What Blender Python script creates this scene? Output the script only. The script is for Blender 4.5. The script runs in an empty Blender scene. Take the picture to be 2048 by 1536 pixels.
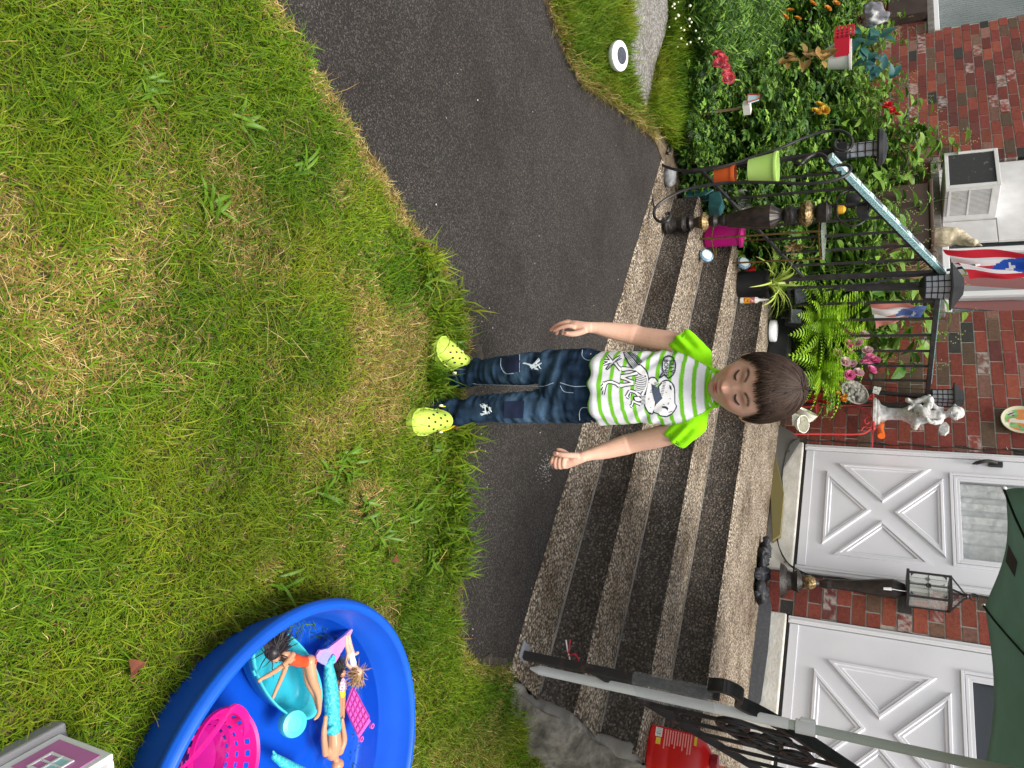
import bpy, bmesh, math, random
import numpy as np
from mathutils import Vector, Matrix, Euler
from mathutils.bvhtree import BVHTree
from mathutils.geometry import tessellate_polygon
SC = bpy.context.scene
COL = SC.collection
rad = math.radians
# ---------------------------------------------------------------- camera (the photo was taken with the phone on its side)
FPX, PITCH, ROLL, CAMZ = 1465.0, rad(26.5), rad(1.4), 1.2
cp, sp, cr, sr = math.cos(PITCH), math.sin(PITCH), math.cos(ROLL), math.sin(ROLL)
ROT = np.array([[1, 0, 0], [0, sp, -cp], [0, cp, sp]]) @ np.array([[cr, -sr, 0], [sr, cr, 0], [0, 0, 1]])
CAMP = np.array([0, 0, CAMZ])
cam_d = bpy.data.cameras.new('camera')
cam = bpy.data.objects.new('camera', cam_d); COL.objects.link(cam)
ax_x, ax_y, ax_z = ROT[:, 0], ROT[:, 1], ROT[:, 2]
m = Matrix.Identity(4)
for i in range(3):
    m[i][0] = ax_y[i]; m[i][1] = -ax_x[i]; m[i][2] = ax_z[i]; m[i][3] = CAMP[i]
cam.matrix_world = m
cam_d.sensor_fit = 'HORIZONTAL'; cam_d.sensor_width = 36.0; cam_d.lens = 36.0 * FPX / 2048.0
cam_d.clip_start = 0.05; cam_d.clip_end = 2000
SC.camera = cam
# ---------------------------------------------------------------- world, sun, exposure
SUN_EL, SUN_AZ = rad(73), rad(170)      # azimuth clockwise from +Y: high, behind the camera
wd = bpy.data.worlds.new('World'); SC.world = wd; wd.use_nodes = True
nt = wd.node_tree; bg = nt.nodes['Background']
sky = nt.nodes.new('ShaderNodeTexSky'); sky.sky_type = 'NISHITA'; sky.sun_disc = False
sky.sun_elevation = SUN_EL; sky.sun_rotation = SUN_AZ; sky.air_density = 1.0; sky.dust_density = 4.0; sky.ozone_density = 0.6
hs = nt.nodes.new('ShaderNodeHueSaturation'); hs.inputs['Saturation'].default_value = 0.2
nt.links.new(sky.outputs[0], hs.inputs['Color']); nt.links.new(hs.outputs[0], bg.inputs['Color'])
bg.inputs['Strength'].default_value = 0.14
sl = bpy.data.lights.new('sun', 'SUN'); sl.energy = 2.6; sl.angle = rad(24); sl.color = (1.0, 0.94, 0.85)
so = bpy.data.objects.new('sun', sl); COL.objects.link(so)
sdir = Vector((math.sin(SUN_AZ) * math.cos(SUN_EL), math.cos(SUN_AZ) * math.cos(SUN_EL), math.sin(SUN_EL)))
so.rotation_euler = sdir.to_track_quat('Z', 'Y').to_euler(); so.location = (2, 2, 8)
SC.view_settings.view_transform = 'Standard'; SC.view_settings.look = 'None'
SC.view_settings.exposure = 0.66; SC.view_settings.gamma = 1.0
SC.cycles.max_bounces = 6; SC.cycles.transparent_max_bounces = 12
SC.cycles.use_adaptive_sampling = True
try: SC.cycles.use_denoising = True
except Exception: pass
# ---------------------------------------------------------------- frames and picture helpers (photo pixel -> point at a known real depth)
YAW = rad(38)
UX = np.array([math.cos(YAW), -math.sin(YAW), 0.0]); DX = np.array([math.sin(YAW), math.cos(YAW), 0.0]); ZX = np.array([0, 0, 1.0])
def W(u, d, z): return UX * u + DX * d + ZX * z
def ray(x, y): return ROT @ np.array([y - 768.0, x - 1024.0, -FPX])
def at(x, y, d):                     # on the upright plane parallel to the house wall at depth d
    r = ray(x, y); return CAMP + r * (d / (r @ DX))
def on(x, y, z=0.0):                 # on a level surface
    r = ray(x, y); return CAMP + r * ((z - CAMZ) / r[2])
def aty(x, y, Y):                    # on the upright plane facing the camera
    r = ray(x, y); return CAMP + r * (Y / r[1])
def uz(x, y, d):
    p = at(x, y, d); return p @ UX, p[2]
def uv2(p): return (p @ UX, p @ DX)
def project(P):
    c = (np.atleast_2d(P) - CAMP) @ ROT
    w = np.where(c[:, 2] < -1e-3, -c[:, 2], np.nan)
    return 1024 + c[:, 1] / w * FPX, 768 + c[:, 0] / w * FPX
RNG = np.random.default_rng(7); rnd = random.Random(5)
ORG = {}
# ---------------------------------------------------------------- mesh builder
def nrm(a):
    a = np.asarray(a, float); return a / (np.linalg.norm(a) + 1e-12)
class MB:
    def __init__(s): s.v = []; s.f = []; s.mi = []; s.c = []; s.hascol = False
    def add(s, vs, fs, m=0, c=None):
        o = len(s.v); s.v.extend([tuple(map(float, p)) for p in vs]); s.f.extend([tuple(o + i for i in f) for f in fs]); s.mi.extend([m] * len(fs))
        if c is not None: s.hascol = True
        s.c.extend([tuple(c) if c is not None else (1, 1, 1)] * len(vs)); return s
    def box(s, o, a, b, c, m=0, col=None):
        o, a, b, c = map(np.asarray, (o, a, b, c))
        P = [o, o + a, o + a + b, o + b, o + c, o + a + c, o + a + b + c, o + b + c]
        F = [(0, 3, 2, 1), (4, 5, 6, 7), (0, 1, 5, 4), (1, 2, 6, 5), (2, 3, 7, 6), (3, 0, 4, 7)]
        if np.dot(np.cross(a, b), c) < 0: F = [f[::-1] for f in F]
        return s.add(P, F, m, col)
    def hb(s, u0, u1, d0, d1, z0, z1, m=0, col=None):
        return s.box(W(u0, d0, z0), UX * (u1 - u0), DX * (d1 - d0), ZX * (z1 - z0), m, col)
    def bar(s, p, q, w, h=None, up=(0, 0, 1), m=0):
        p, q = np.asarray(p, float), np.asarray(q, float); t = nrm(q - p); h = h or w
        side = np.cross(t, up); side = nrm(side) if np.linalg.norm(side) > .05 else UX
        n2 = nrm(np.cross(side, t))
        return s.box(p - side * w / 2 - n2 * h / 2, q - p, side * w, n2 * h, m)
    def tube(s, pts, r, n=8, cap=True, m=0, flat=None, c=None):
        P = [np.asarray(p, float) for p in pts]; k = len(P)
        R = [r] * k if np.isscalar(r) else list(r)
        t0 = nrm(P[1] - P[0]); a = np.cross(t0, (0, 0, 1)); a = nrm(a) if np.linalg.norm(a) > .05 else nrm(np.cross(t0, (1, 0, 0)))
        V = []
        for i in range(k):
            t = nrm(P[min(i + 1, k - 1)] - P[max(i - 1, 0)]); a = nrm(a - t * (a @ t)); b = np.cross(t, a)
            for j in range(n):
                th = 2 * math.pi * j / n
                V.append(P[i] + R[i] * (a * math.cos(th) + b * math.sin(th)))
        F = [(i * n + j, i * n + (j + 1) % n, (i + 1) * n + (j + 1) % n, (i + 1) * n + j) for i in range(k - 1) for j in range(n)]
        if cap: F += [tuple(range(n))[::-1], tuple((k - 1) * n + j for j in range(n))]
        return s.add(V, F, m, c)
    def lathe(s, o, prof, n=24, ax=ZX, m=0, c=None, sc=(1, 1)):
        ax = nrm(ax); a = np.cross(ax, (0, 1, 0)); a = nrm(a) if np.linalg.norm(a) > .05 else np.array([1., 0, 0]); b = np.cross(ax, a); o = np.asarray(o, float)
        V = []; k = len(prof)
        for r, h in prof:
            for j in range(n):
                th = 2 * math.pi * j / n; V.append(o + ax * h + r * (a * math.cos(th) * sc[0] + b * math.sin(th) * sc[1]))
        F = [(i * n + j, i * n + (j + 1) % n, (i + 1) * n + (j + 1) % n, (i + 1) * n + j) for i in range(k - 1) for j in range(n)]
        if prof[0][0] > 1e-4: F.append(tuple(range(n))[::-1])
        if prof[-1][0] > 1e-4: F.append(tuple((k - 1) * n + j for j in range(n)))
        return s.add(V, F, m, c)
    def ell(s, o, r, n=16, k=10, R=None, m=0, c=None):
        o = np.asarray(o, float); r = (r, r, r) if np.isscalar(r) else r
        V = []
        for i in range(k + 1):
            ph = math.pi * i / k
            for j in range(n):
                th = 2 * math.pi * j / n
                p = np.array([r[0] * math.sin(ph) * math.cos(th), r[1] * math.sin(ph) * math.sin(th), -r[2] * math.cos(ph)])
                V.append(o + (R @ p if R is not None else p))
        F = [(i * n + j, i * n + (j + 1) % n, (i + 1) * n + (j + 1) % n, (i + 1) * n + j) for i in range(k) for j in range(n)]
        return s.add(V, F, m, c)
    def prism(s, pts, ext, m=0, c=None):
        P = [np.asarray(p, float) for p in pts]; ext = np.asarray(ext, float); n = len(P)
        nn = sum(np.cross(P[i] - P[0], P[(i + 1) % n] - P[0]) for i in range(n))
        if nn @ ext > 0: P = P[::-1]
        tris = tessellate_polygon([[Vector(p) for p in P]])
        V = P + [p + ext for p in P]
        F = [tuple(t) for t in tris] + [tuple(n + i for i in t) for t in tris] + [(i, n + i, n + (i + 1) % n, (i + 1) % n) for i in range(n)]
        return s.add(V, F, m, c)
    def quad(s, a, b, c_, d, m=0, c=None): return s.add([a, b, c_, d], [(0, 1, 2, 3)], m, c)
    def build(s, name, mat, parent=None, smooth=True, loc=None, bevel=0, auto=True, recalc=False):
        me = bpy.data.meshes.new(name)
        if parent is not None: org = ORG[parent.name]
        else: org = np.asarray(loc if loc is not None else (0, 0, 0), float)
        V = np.asarray(s.v, float) - org
        me.from_pydata(V.tolist(), [], s.f)
        mats = mat if isinstance(mat, (list, tuple)) else [mat]
        for q in mats: me.materials.append(q)
        if any(s.mi): me.polygons.foreach_set('material_index', np.asarray(s.mi, np.int32))
        if s.hascol:
            a = me.color_attributes.new('Col', 'FLOAT_COLOR', 'POINT')
            a.data.foreach_set('color', np.c_[np.asarray(s.c, np.float32), np.ones(len(s.c), np.float32)].ravel())
        if recalc:
            bm = bmesh.new(); bm.from_mesh(me); bmesh.ops.remove_doubles(bm, verts=bm.verts, dist=1e-5); bmesh.ops.recalc_face_normals(bm, faces=bm.faces); bm.to_mesh(me); bm.free()
        if smooth:
            me.polygons.foreach_set('use_smooth', np.ones(len(me.polygons), bool))
        o = bpy.data.objects.new(name, me); COL.objects.link(o)
        if parent is not None: o.parent = parent
        else: o.location = org
        ORG[o.name] = org
        if bevel:
            b = o.modifiers.new('b', 'BEVEL'); b.width = bevel; b.segments = 2; b.limit_method = 'ANGLE'; b.angle_limit = rad(40)
        if smooth and auto: edge_split(me)
        return o
def edge_split(me, ang=38):
    bm = bmesh.new(); bm.from_mesh(me); bm.normal_update()
    for e in bm.edges:
        if len(e.link_faces) == 2 and e.calc_face_angle(0) > rad(ang): e.smooth = False
    bm.to_mesh(me); bm.free()
def tag(o, label=None, cat=None, group=None, kind=None):
    if label: o['label'] = label
    if cat: o['category'] = cat
    if group: o['group'] = group
    if kind: o['kind'] = kind
    return o
def thing(name, label, cat, loc, group=None, kind=None):
    o = bpy.data.objects.new(name, None); COL.objects.link(o); o.empty_display_size = .05
    o.location = tuple(map(float, loc)); ORG[o.name] = np.asarray(loc, float)
    return tag(o, label, cat, group, kind)
def copy_tree(o, loc, rz=0.0, sc=1.0, label=None, par=None):
    c = o.copy(); COL.objects.link(c)
    if par is not None: c.parent = par
    else:
        c.location = tuple(map(float, loc)); c.rotation_euler = (0, 0, rz); c.scale = (sc, sc, sc)
        if label: c['label'] = label
    for ch in list(o.children): copy_tree(ch, None, par=c)
    return c
def raw(name, V, F, mat, parent=None, col=None, smooth=False, loc=(0, 0, 0)):      # fast path for big numpy meshes of equal-size faces
    me = bpy.data.meshes.new(name); V = np.asarray(V, np.float32); F = np.asarray(F, np.int32)
    org = ORG[parent.name] if parent is not None else np.asarray(loc, float)
    V = V - org.astype(np.float32)
    n, k = F.shape
    me.vertices.add(len(V)); me.vertices.foreach_set('co', V.ravel())
    me.loops.add(n * k); me.loops.foreach_set('vertex_index', F.ravel())
    me.polygons.add(n); me.polygons.foreach_set('loop_start', np.arange(0, n * k, k, dtype=np.int32))
    if smooth: me.polygons.foreach_set('use_smooth', np.ones(n, bool))
    me.update(calc_edges=True); me.validate()
    if col is not None:
        a = me.color_attributes.new('Col', 'FLOAT_COLOR', 'POINT')
        a.data.foreach_set('color', np.c_[np.asarray(col, np.float32), np.ones(len(V), np.float32)].ravel())
    me.materials.append(mat)
    o = bpy.data.objects.new(name, me); COL.objects.link(o)
    if parent is not None: o.parent = parent
    else: o.location = org
    ORG[o.name] = org
    return o
def meld(o, voxel, it=6, fac=.5):      # join the overlapping shapes of one mesh into one continuous skin
    r = o.modifiers.new('r', 'REMESH'); r.mode = 'VOXEL'; r.voxel_size = voxel; r.use_smooth_shade = True
    if it: q = o.modifiers.new('s', 'SMOOTH'); q.iterations = it; q.factor = fac
    dg = bpy.context.evaluated_depsgraph_get(); me = bpy.data.meshes.new_from_object(o.evaluated_get(dg))
    mats = list(o.data.materials); o.modifiers.clear(); o.data = me
    me.materials.clear()
    for q in mats: me.materials.append(q)
    me.polygons.foreach_set('use_smooth', np.ones(len(me.polygons), bool))
    return o
def getv(o):
    me = o.data; V = np.empty(len(me.vertices) * 3, np.float32); me.vertices.foreach_get('co', V); V = V.reshape(-1, 3)
    N = np.empty(len(me.vertices) * 3, np.float32); me.vertices.foreach_get('normal', N)
    return V + ORG[o.name], N.reshape(-1, 3)
def setv(o, V): o.data.vertices.foreach_set('co', (np.asarray(V) - ORG[o.name]).astype(np.float32).ravel()); o.data.update()
def setc(o, C):
    me = o.data; a = me.color_attributes.get('Col') or me.color_attributes.new('Col', 'FLOAT_COLOR', 'POINT')
    a.data.foreach_set('color', np.c_[C, np.ones(len(C))].astype(np.float32).ravel())
def vnoise(P, s, seed=0):            # smooth value noise, numpy, 0..1
    Q = np.asarray(P, float) * s + seed * 17.13; I = np.floor(Q).astype(np.int64); f = Q - I; f = f * f * (3 - 2 * f)
    def h(a, b, c):
        x = (a * 374761393 + b * 668265263 + c * 2147483647 + seed * 974711) & 0xffffffff
        x = ((x ^ (x >> 13)) * 1274126177) & 0xffffffff; return ((x ^ (x >> 16)) & 0xffff) / 65535.0
    r = 0
    for a in (0, 1):
        for b in (0, 1):
            for c in (0, 1):
                w = (f[:, 0] if a else 1 - f[:, 0]) * (f[:, 1] if b else 1 - f[:, 1]) * (f[:, 2] if c else 1 - f[:, 2])
                r = r + w * h(I[:, 0] + a, I[:, 1] + b, I[:, 2] + c)
    return r
def sstep(x, a, b): t = np.clip((x - a) / (b - a), 0, 1); return t * t * (3 - 2 * t)
def curve(pts, n=8):                 # Catmull-Rom through points
    P = [np.asarray(p, float) for p in pts]; P = [2 * P[0] - P[1]] + P + [2 * P[-1] - P[-2]]; out = []
    for i in range(1, len(P) - 2):
        for k in range(n):
            t = k / n; a, b, c, d = P[i - 1:i + 3]
            out.append(.5 * (2 * b + (c - a) * t + (2 * a - 5 * b + 4 * c - d) * t * t + (3 * b - a - 3 * c + d) * t ** 3))
    return out + [P[-2]]
def inpoly(x, y, poly):
    ins = np.zeros(len(x), bool); n = len(poly)
    for i in range(n):
        (x1, y1), (x2, y2) = poly[i][:2], poly[(i + 1) % n][:2]
        if y1 == y2: continue
        ins ^= ((y1 > y) != (y2 > y)) & (x < (x2 - x1) * (y - y1) / (y2 - y1) + x1)
    return ins
# ---------------------------------------------------------------- materials
def M(name, col, rough=.55, metal=0., var=None, vs=8., vlo=.35, vhi=.65, bump=0., bs=60., attr=False, spec=.5, coat=0., trans=0., sss=0., transl=0., emit=None, detail=6., bd=.01, mot=0., ior=1.45, alpha=1.):
    mt = bpy.data.materials.new(name); mt.use_nodes = True; N = mt.node_tree.nodes; L = mt.node_tree.links
    b = N['Principled BSDF']; b.inputs['Roughness'].default_value = rough; b.inputs['Metallic'].default_value = metal
    b.inputs['Specular IOR Level'].default_value = spec; b.inputs['Coat Weight'].default_value = coat; b.inputs['IOR'].default_value = ior
    b.inputs['Transmission Weight'].default_value = trans; b.inputs['Alpha'].default_value = alpha
    c4 = (*col, 1); b.inputs['Base Color'].default_value = c4
    tc = N.new('ShaderNodeTexCoord'); out = None
    if attr:
        a = N.new('ShaderNodeAttribute'); a.attribute_name = 'Col'; out = a.outputs['Color']
    if var is not None:
        n = N.new('ShaderNodeTexNoise'); n.inputs['Scale'].default_value = vs; n.inputs['Detail'].default_value = detail; L.new(tc.outputs['Object'], n.inputs['Vector'])
        mr = N.new('ShaderNodeMapRange'); mr.inputs[1].default_value = vlo; mr.inputs[2].default_value = vhi; L.new(n.outputs['Fac'], mr.inputs[0])
        x = N.new('ShaderNodeMix'); x.data_type = 'RGBA'; L.new(mr.outputs[0], x.inputs[0]); x.inputs[6].default_value = c4; x.inputs[7].default_value = (*var, 1)
        if out is not None:
            y = N.new('ShaderNodeMix'); y.data_type = 'RGBA'; y.blend_type = 'MULTIPLY'; y.inputs[0].default_value = 1; L.new(out, y.inputs[6]); L.new(x.outputs[2], y.inputs[7]); out = y.outputs[2]
        else: out = x.outputs[2]
    if mot:
        n = N.new('ShaderNodeTexNoise'); n.inputs['Scale'].default_value = bs; n.inputs['Detail'].default_value = 3; L.new(tc.outputs['Object'], n.inputs['Vector'])
        mr = N.new('ShaderNodeMapRange'); mr.inputs[1].default_value = .3; mr.inputs[2].default_value = .7; mr.inputs[3].default_value = 1 - mot; mr.inputs[4].default_value = 1 + mot; L.new(n.outputs['Fac'], mr.inputs[0])
        y = N.new('ShaderNodeMix'); y.data_type = 'RGBA'; y.blend_type = 'MULTIPLY'; y.inputs[0].default_value = 1
        if out is not None: L.new(out, y.inputs[6])
        else: y.inputs[6].default_value = c4
        L.new(mr.outputs[0], y.inputs[7]); out = y.outputs[2]
    if out is not None: L.new(out, b.inputs['Base Color'])
    if bump:
        n = N.new('ShaderNodeTexNoise'); n.inputs['Scale'].default_value = bs; n.inputs['Detail'].default_value = 5; L.new(tc.outputs['Object'], n.inputs['Vector'])
        bp = N.new('ShaderNodeBump'); bp.inputs['Strength'].default_value = bump; bp.inputs['Distance'].default_value = bd; L.new(n.outputs['Fac'], bp.inputs['Height']); L.new(bp.outputs[0], b.inputs['Normal'])
    if sss: b.inputs['Subsurface Weight'].default_value = sss; b.inputs['Subsurface Radius'].default_value = (.012, .005, .003); b.inputs['Subsurface Scale'].default_value = .6
    if emit: b.inputs['Emission Color'].default_value = (*emit[0], 1); b.inputs['Emission Strength'].default_value = emit[1]
    if transl:
        t = N.new('ShaderNodeBsdfTranslucent'); t.inputs['Color'].default_value = c4
        if out is not None: L.new(out, t.inputs['Color'])
        s = N.new('ShaderNodeMixShader'); s.inputs[0].default_value = transl; L.new(b.outputs[0], s.inputs[1]); L.new(t.outputs[0], s.inputs[2]); L.new(s.outputs[0], N['Material Output'].inputs['Surface'])
    return mt
def stone_mat(name, base, peb, dark, scale, cover=.5, rough=.85, bump=.6, dist=.004, stain=None, stain_s=2.2, slo=.45, shi=.7):   # pebbles set in mortar
    mt = bpy.data.materials.new(name); mt.use_nodes = True; N = mt.node_tree.nodes; L = mt.node_tree.links; b = N['Principled BSDF']
    b.inputs['Roughness'].default_value = rough; b.inputs['Specular IOR Level'].default_value = .3
    tc = N.new('ShaderNodeTexCoord'); vo = N.new('ShaderNodeTexVoronoi'); vo.inputs['Scale'].default_value = scale; vo.inputs['Randomness'].default_value = 1
    nz = N.new('ShaderNodeTexNoise'); nz.inputs['Scale'].default_value = scale * .6; L.new(tc.outputs['Object'], nz.inputs['Vector'])
    mx = N.new('ShaderNodeMix'); mx.data_type = 'VECTOR'; mx.inputs[0].default_value = .012 if scale > 60 else .03; L.new(tc.outputs['Object'], mx.inputs[4]); L.new(nz.outputs['Color'], mx.inputs[5]); L.new(mx.outputs[1], vo.inputs['Vector'])
    r1 = N.new('ShaderNodeValToRGB'); e = r1.color_ramp.elements; e[0].position = 0; e[0].color = (*peb[0], 1); e[1].position = 1; e[1].color = (*peb[-1], 1)
    for i, c in enumerate(peb[1:-1]): q = e.new((i + 1) / (len(peb) - 1)); q.color = (*c, 1)
    sx = N.new('ShaderNodeSeparateColor'); L.new(vo.outputs['Color'], sx.inputs[0]); L.new(sx.outputs[0], r1.inputs[0])
    mr = N.new('ShaderNodeMapRange'); mr.inputs[1].default_value = cover; mr.inputs[2].default_value = cover + .22; L.new(vo.outputs['Distance'], mr.inputs[0])
    x = N.new('ShaderNodeMix'); x.data_type = 'RGBA'; L.new(mr.outputs[0], x.inputs[0]); L.new(r1.outputs[0], x.inputs[6]); x.inputs[7].default_value = (*base, 1)
    o = x.outputs[2]
    n2 = N.new('ShaderNodeTexNoise'); n2.inputs['Scale'].default_value = stain_s; n2.inputs['Detail'].default_value = 8; n2.inputs['Roughness'].default_value = .65; L.new(tc.outputs['Object'], n2.inputs['Vector'])
    m2 = N.new('ShaderNodeMapRange'); m2.inputs[1].default_value = slo; m2.inputs[2].default_value = shi; L.new(n2.outputs['Fac'], m2.inputs[0])
    y = N.new('ShaderNodeMix'); y.data_type = 'RGBA'; y.blend_type = 'MULTIPLY'; L.new(m2.outputs[0], y.inputs[0]); L.new(o, y.inputs[6]); y.inputs[7].default_value = (*(stain or (.6, .55, .5)), 1); L.new(y.outputs[2], b.inputs['Base Color'])
    iv = N.new('ShaderNodeMath'); iv.operation = 'MULTIPLY'; iv.inputs[1].default_value = -1; L.new(vo.outputs['Distance'], iv.inputs[0])
    n3 = N.new('ShaderNodeTexNoise'); n3.inputs['Scale'].default_value = scale * .25; n3.inputs['Detail'].default_value = 6; L.new(tc.outputs['Object'], n3.inputs['Vector'])
    ad = N.new('ShaderNodeMath'); ad.operation = 'ADD'; L.new(iv.outputs[0], ad.inputs[0]); L.new(n3.outputs['Fac'], ad.inputs[1])
    bp = N.new('ShaderNodeBump'); bp.inputs['Strength'].default_value = bump; bp.inputs['Distance'].default_value = dist; L.new(ad.outputs[0], bp.inputs['Height']); L.new(bp.outputs[0], b.inputs['Normal'])
    return mt
asphalt = stone_mat('asphalt', (.026, .023, .021), [(.058, .050, .045), (.088, .077, .068), (.044, .039, .035), (.118, .102, .091), (.066, .057, .051), (.102, .088, .078), (.135, .12, .108)], None, 175, .33, .9, 1.0, .008, (.56, .53, .50), 1.7)
tread_m = stone_mat('exposed_aggregate', (.085, .068, .05), [(.32, .25, .175), (.52, .44, .34), (.24, .18, .13), (.62, .55, .45), (.42, .33, .235), (.14, .115, .095), (.55, .46, .34)], None, 88, .40, .85, 1.0, .008, (.42, .37, .31), 3.2, .42, .66)
riser_m = stone_mat('dark_shaded_aggregate', (.045, .039, .033), [(.055, .046, .038), (.11, .092, .075), (.034, .029, .025), (.20, .17, .14), (.074, .060, .050)], None, 95, .42, .9, 1.0, .007, (.48, .40, .32), 3.5)  # darker than the treads: dirt, with the risers' shade put into the colour too
slab_m = stone_mat('pebble_concrete', (.13, .125, .115), [(.26, .25, .235), (.17, .16, .15), (.36, .345, .32), (.09, .085, .08)], None, 85, .45, .85, .9, .006)
cement = M('cement', (.30, .28, .25), .9, var=(.14, .13, .115), vs=5, bump=.6, bs=40, bd=.008)
black_iron = M('black_iron', (.012, .012, .013), .45, .0, var=(.03, .028, .027), vs=25, bump=.15, bs=120, bd=.002)
rust_iron = M('rusty_iron', (.022, .019, .018), .7, 0, var=(.12, .05, .034), vs=14, vlo=.56, vhi=.72, bump=.4, bs=90, bd=.003)
white_paint = M('white_paint', (.78, .79, .82), .4, var=(.72, .73, .76), vs=3)
glass = M('glass', (1, 1, 1), .02, trans=1, ior=1.1)
# ================================================================ ground
soil_m = M('soil', (.07, .05, .032), .95, var=(.15, .115, .07), vs=18, bump=.8, bs=55, bd=.015)
thatch_m = M('lawn_thatch', (.040, .036, .012), .95, var=(.12, .09, .036), vs=30, vlo=.4, vhi=.6, bump=.9, bs=90, bd=.015)
mb = MB(); mb.quad((-300, -300, -.06), (300, -300, -.06), (300, 300, -.06), (-300, 300, -.06)); g = mb.build('ground', soil_m, smooth=False); tag(g, kind='structure')
def sheet(name, poly, z, mat, thick=.05, kind='structure'):
    mb = MB(); mb.prism([(x, y, z) for x, y in poly], (0, 0, -thick)); o = mb.build(name, mat, smooth=False); return tag(o, kind=kind)
E_lawn = [(-2.6, -1.6), (-1.5, .18), (-.822, 1.182), (-.70, 1.36), (-.577, 1.543), (-.47, 1.70), (-.368, 1.867), (-.29, 1.98), (-.20, 2.05), (-.09, 2.07), (.05, 2.03), (.214, 1.996), (.34, 2.015), (.469, 2.008), (.66, 2.03), (.872, 2.074), (.96, 2.2), (1.045, 2.42)]
R_lawn = [(1.2, 2.47), (2.2, 3.6), (4.2, 5.6), (7, 4), (7, -3), (-2.6, -3)]
LAWN = E_lawn + R_lawn
E_path = [(-4.4, .2), (-2.4, 1.55), (-1.62, 2.40), (-1.44, 2.68), (-1.36, 2.83), (-1.32, 3.0), (-1.345, 3.129), (-1.38, 3.45), (-1.41, 3.728), (-1.43, 4.0), (-1.44, 4.2), (-1.30, 4.55)]
S0 = W(-.6, 2.75, 0); S1 = W(-3.7, 2.9, 0)
PATH = [(-6, -2)] + [(-2.9, -1.7), (-1.7, .1)] + [(x + .06, y - .06) for x, y in E_lawn[2:]] + [(1.2, 2.4), (S0[0], S0[1]), (S1[0], S1[1])] + E_path[::-1]
sheet('asphalt_path', PATH, 0.0, asphalt)
sheet('lawn_soil', LAWN, .012, thatch_m, .06)
BED = E_path[2:] + [tuple(W(-3.72, 2.75, 0)[:2]), tuple(W(-3.72, 4.95, 0)[:2]), tuple(W(-11, 4.95, 0)[:2]), (-9, 2.0), (-4.4, .2)]
sheet('bed_soil', BED, .008, soil_m, .05)
# pebble-faced concrete edging in the grass beside the bed
sl_px = [(1262, -60), (1255, 0), (1268, 60), (1250, 110), (1262, 150), (1280, 205), (1290, 215), (1300, 190), (1308, 130), (1328, 70), (1334, 30), (1330, -60)]
SLAB = [tuple(on(x, y, .02)[:2]) for x, y in sl_px]
mb = MB(); mb.prism([(x, y, .03) for x, y in SLAB], (0, 0, -.05))
tag(mb.build('stone_edging', slab_m, smooth=False, bevel=.008, loc=(*SLAB[1], 0)), 'grey pebbled concrete edging tapering to a point between grass and flower bed', 'edging')
# thin dark strip laid on the asphalt along the lawn edge
edge_strip_m = M('dark_edge', (.022, .018, .014), .95, var=(.055, .045, .034), vs=22, bump=.8, bs=120, bd=.008)
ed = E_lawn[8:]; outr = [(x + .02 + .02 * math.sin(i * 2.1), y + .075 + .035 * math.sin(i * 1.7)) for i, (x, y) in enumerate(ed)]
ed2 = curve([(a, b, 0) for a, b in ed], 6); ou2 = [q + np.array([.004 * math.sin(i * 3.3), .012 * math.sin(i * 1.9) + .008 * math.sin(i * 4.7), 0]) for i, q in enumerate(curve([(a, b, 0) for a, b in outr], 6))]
mb = MB(); V = [(q[0], q[1] - .02, .0045) for q in ed2] + [(q[0], q[1], .0035) for q in ou2]; n_ = len(ed2); mb.add(V, [(i, i + 1, n_ + i + 1, n_ + i) for i in range(n_ - 1)]); tag(mb.build('edge_strip', edge_strip_m, smooth=False), kind='structure')
# grit on the asphalt
mb = MB(); gx, gy = scatter_pts = RNG.uniform(-1.6, 1.1, 900), RNG.uniform(1.2, 4.4, 900)
kk = inpoly(gx, gy, PATH) & ~inpoly(gx, gy, LAWN) & (RNG.random(900) < .10 + .80 * np.exp(-np.abs(gy - 2.12) / .12) * (gx > -.3))
for a, b in zip(gx[kk], gy[kk]): r_ = rnd.uniform(.0012, .0035); mb.ell((a, b, r_ * .5 + .001), (r_, r_ * rnd.uniform(.6, 1), r_ * .6), 6, 4, None, 0, np.array((.32, .29, .25)) * rnd.uniform(.4, 1.7)); mb.hascol = True
for k in range(110): t = rnd.gauss(0, 1); q = on(1092 + 9 * t + rnd.gauss(0, 5), 932 + 15 * rnd.gauss(0, 1) - 6 * t, .0); r_ = rnd.uniform(.0010, .0026); mb.ell((q[0], q[1], .0012), (r_, r_, .0012), 6, 4, None, 0, (.42, .41, .40))
tag(mb.build('grit', M('grit_stone', (1, 1, 1), .9, attr=True)), kind='stuff')
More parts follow.
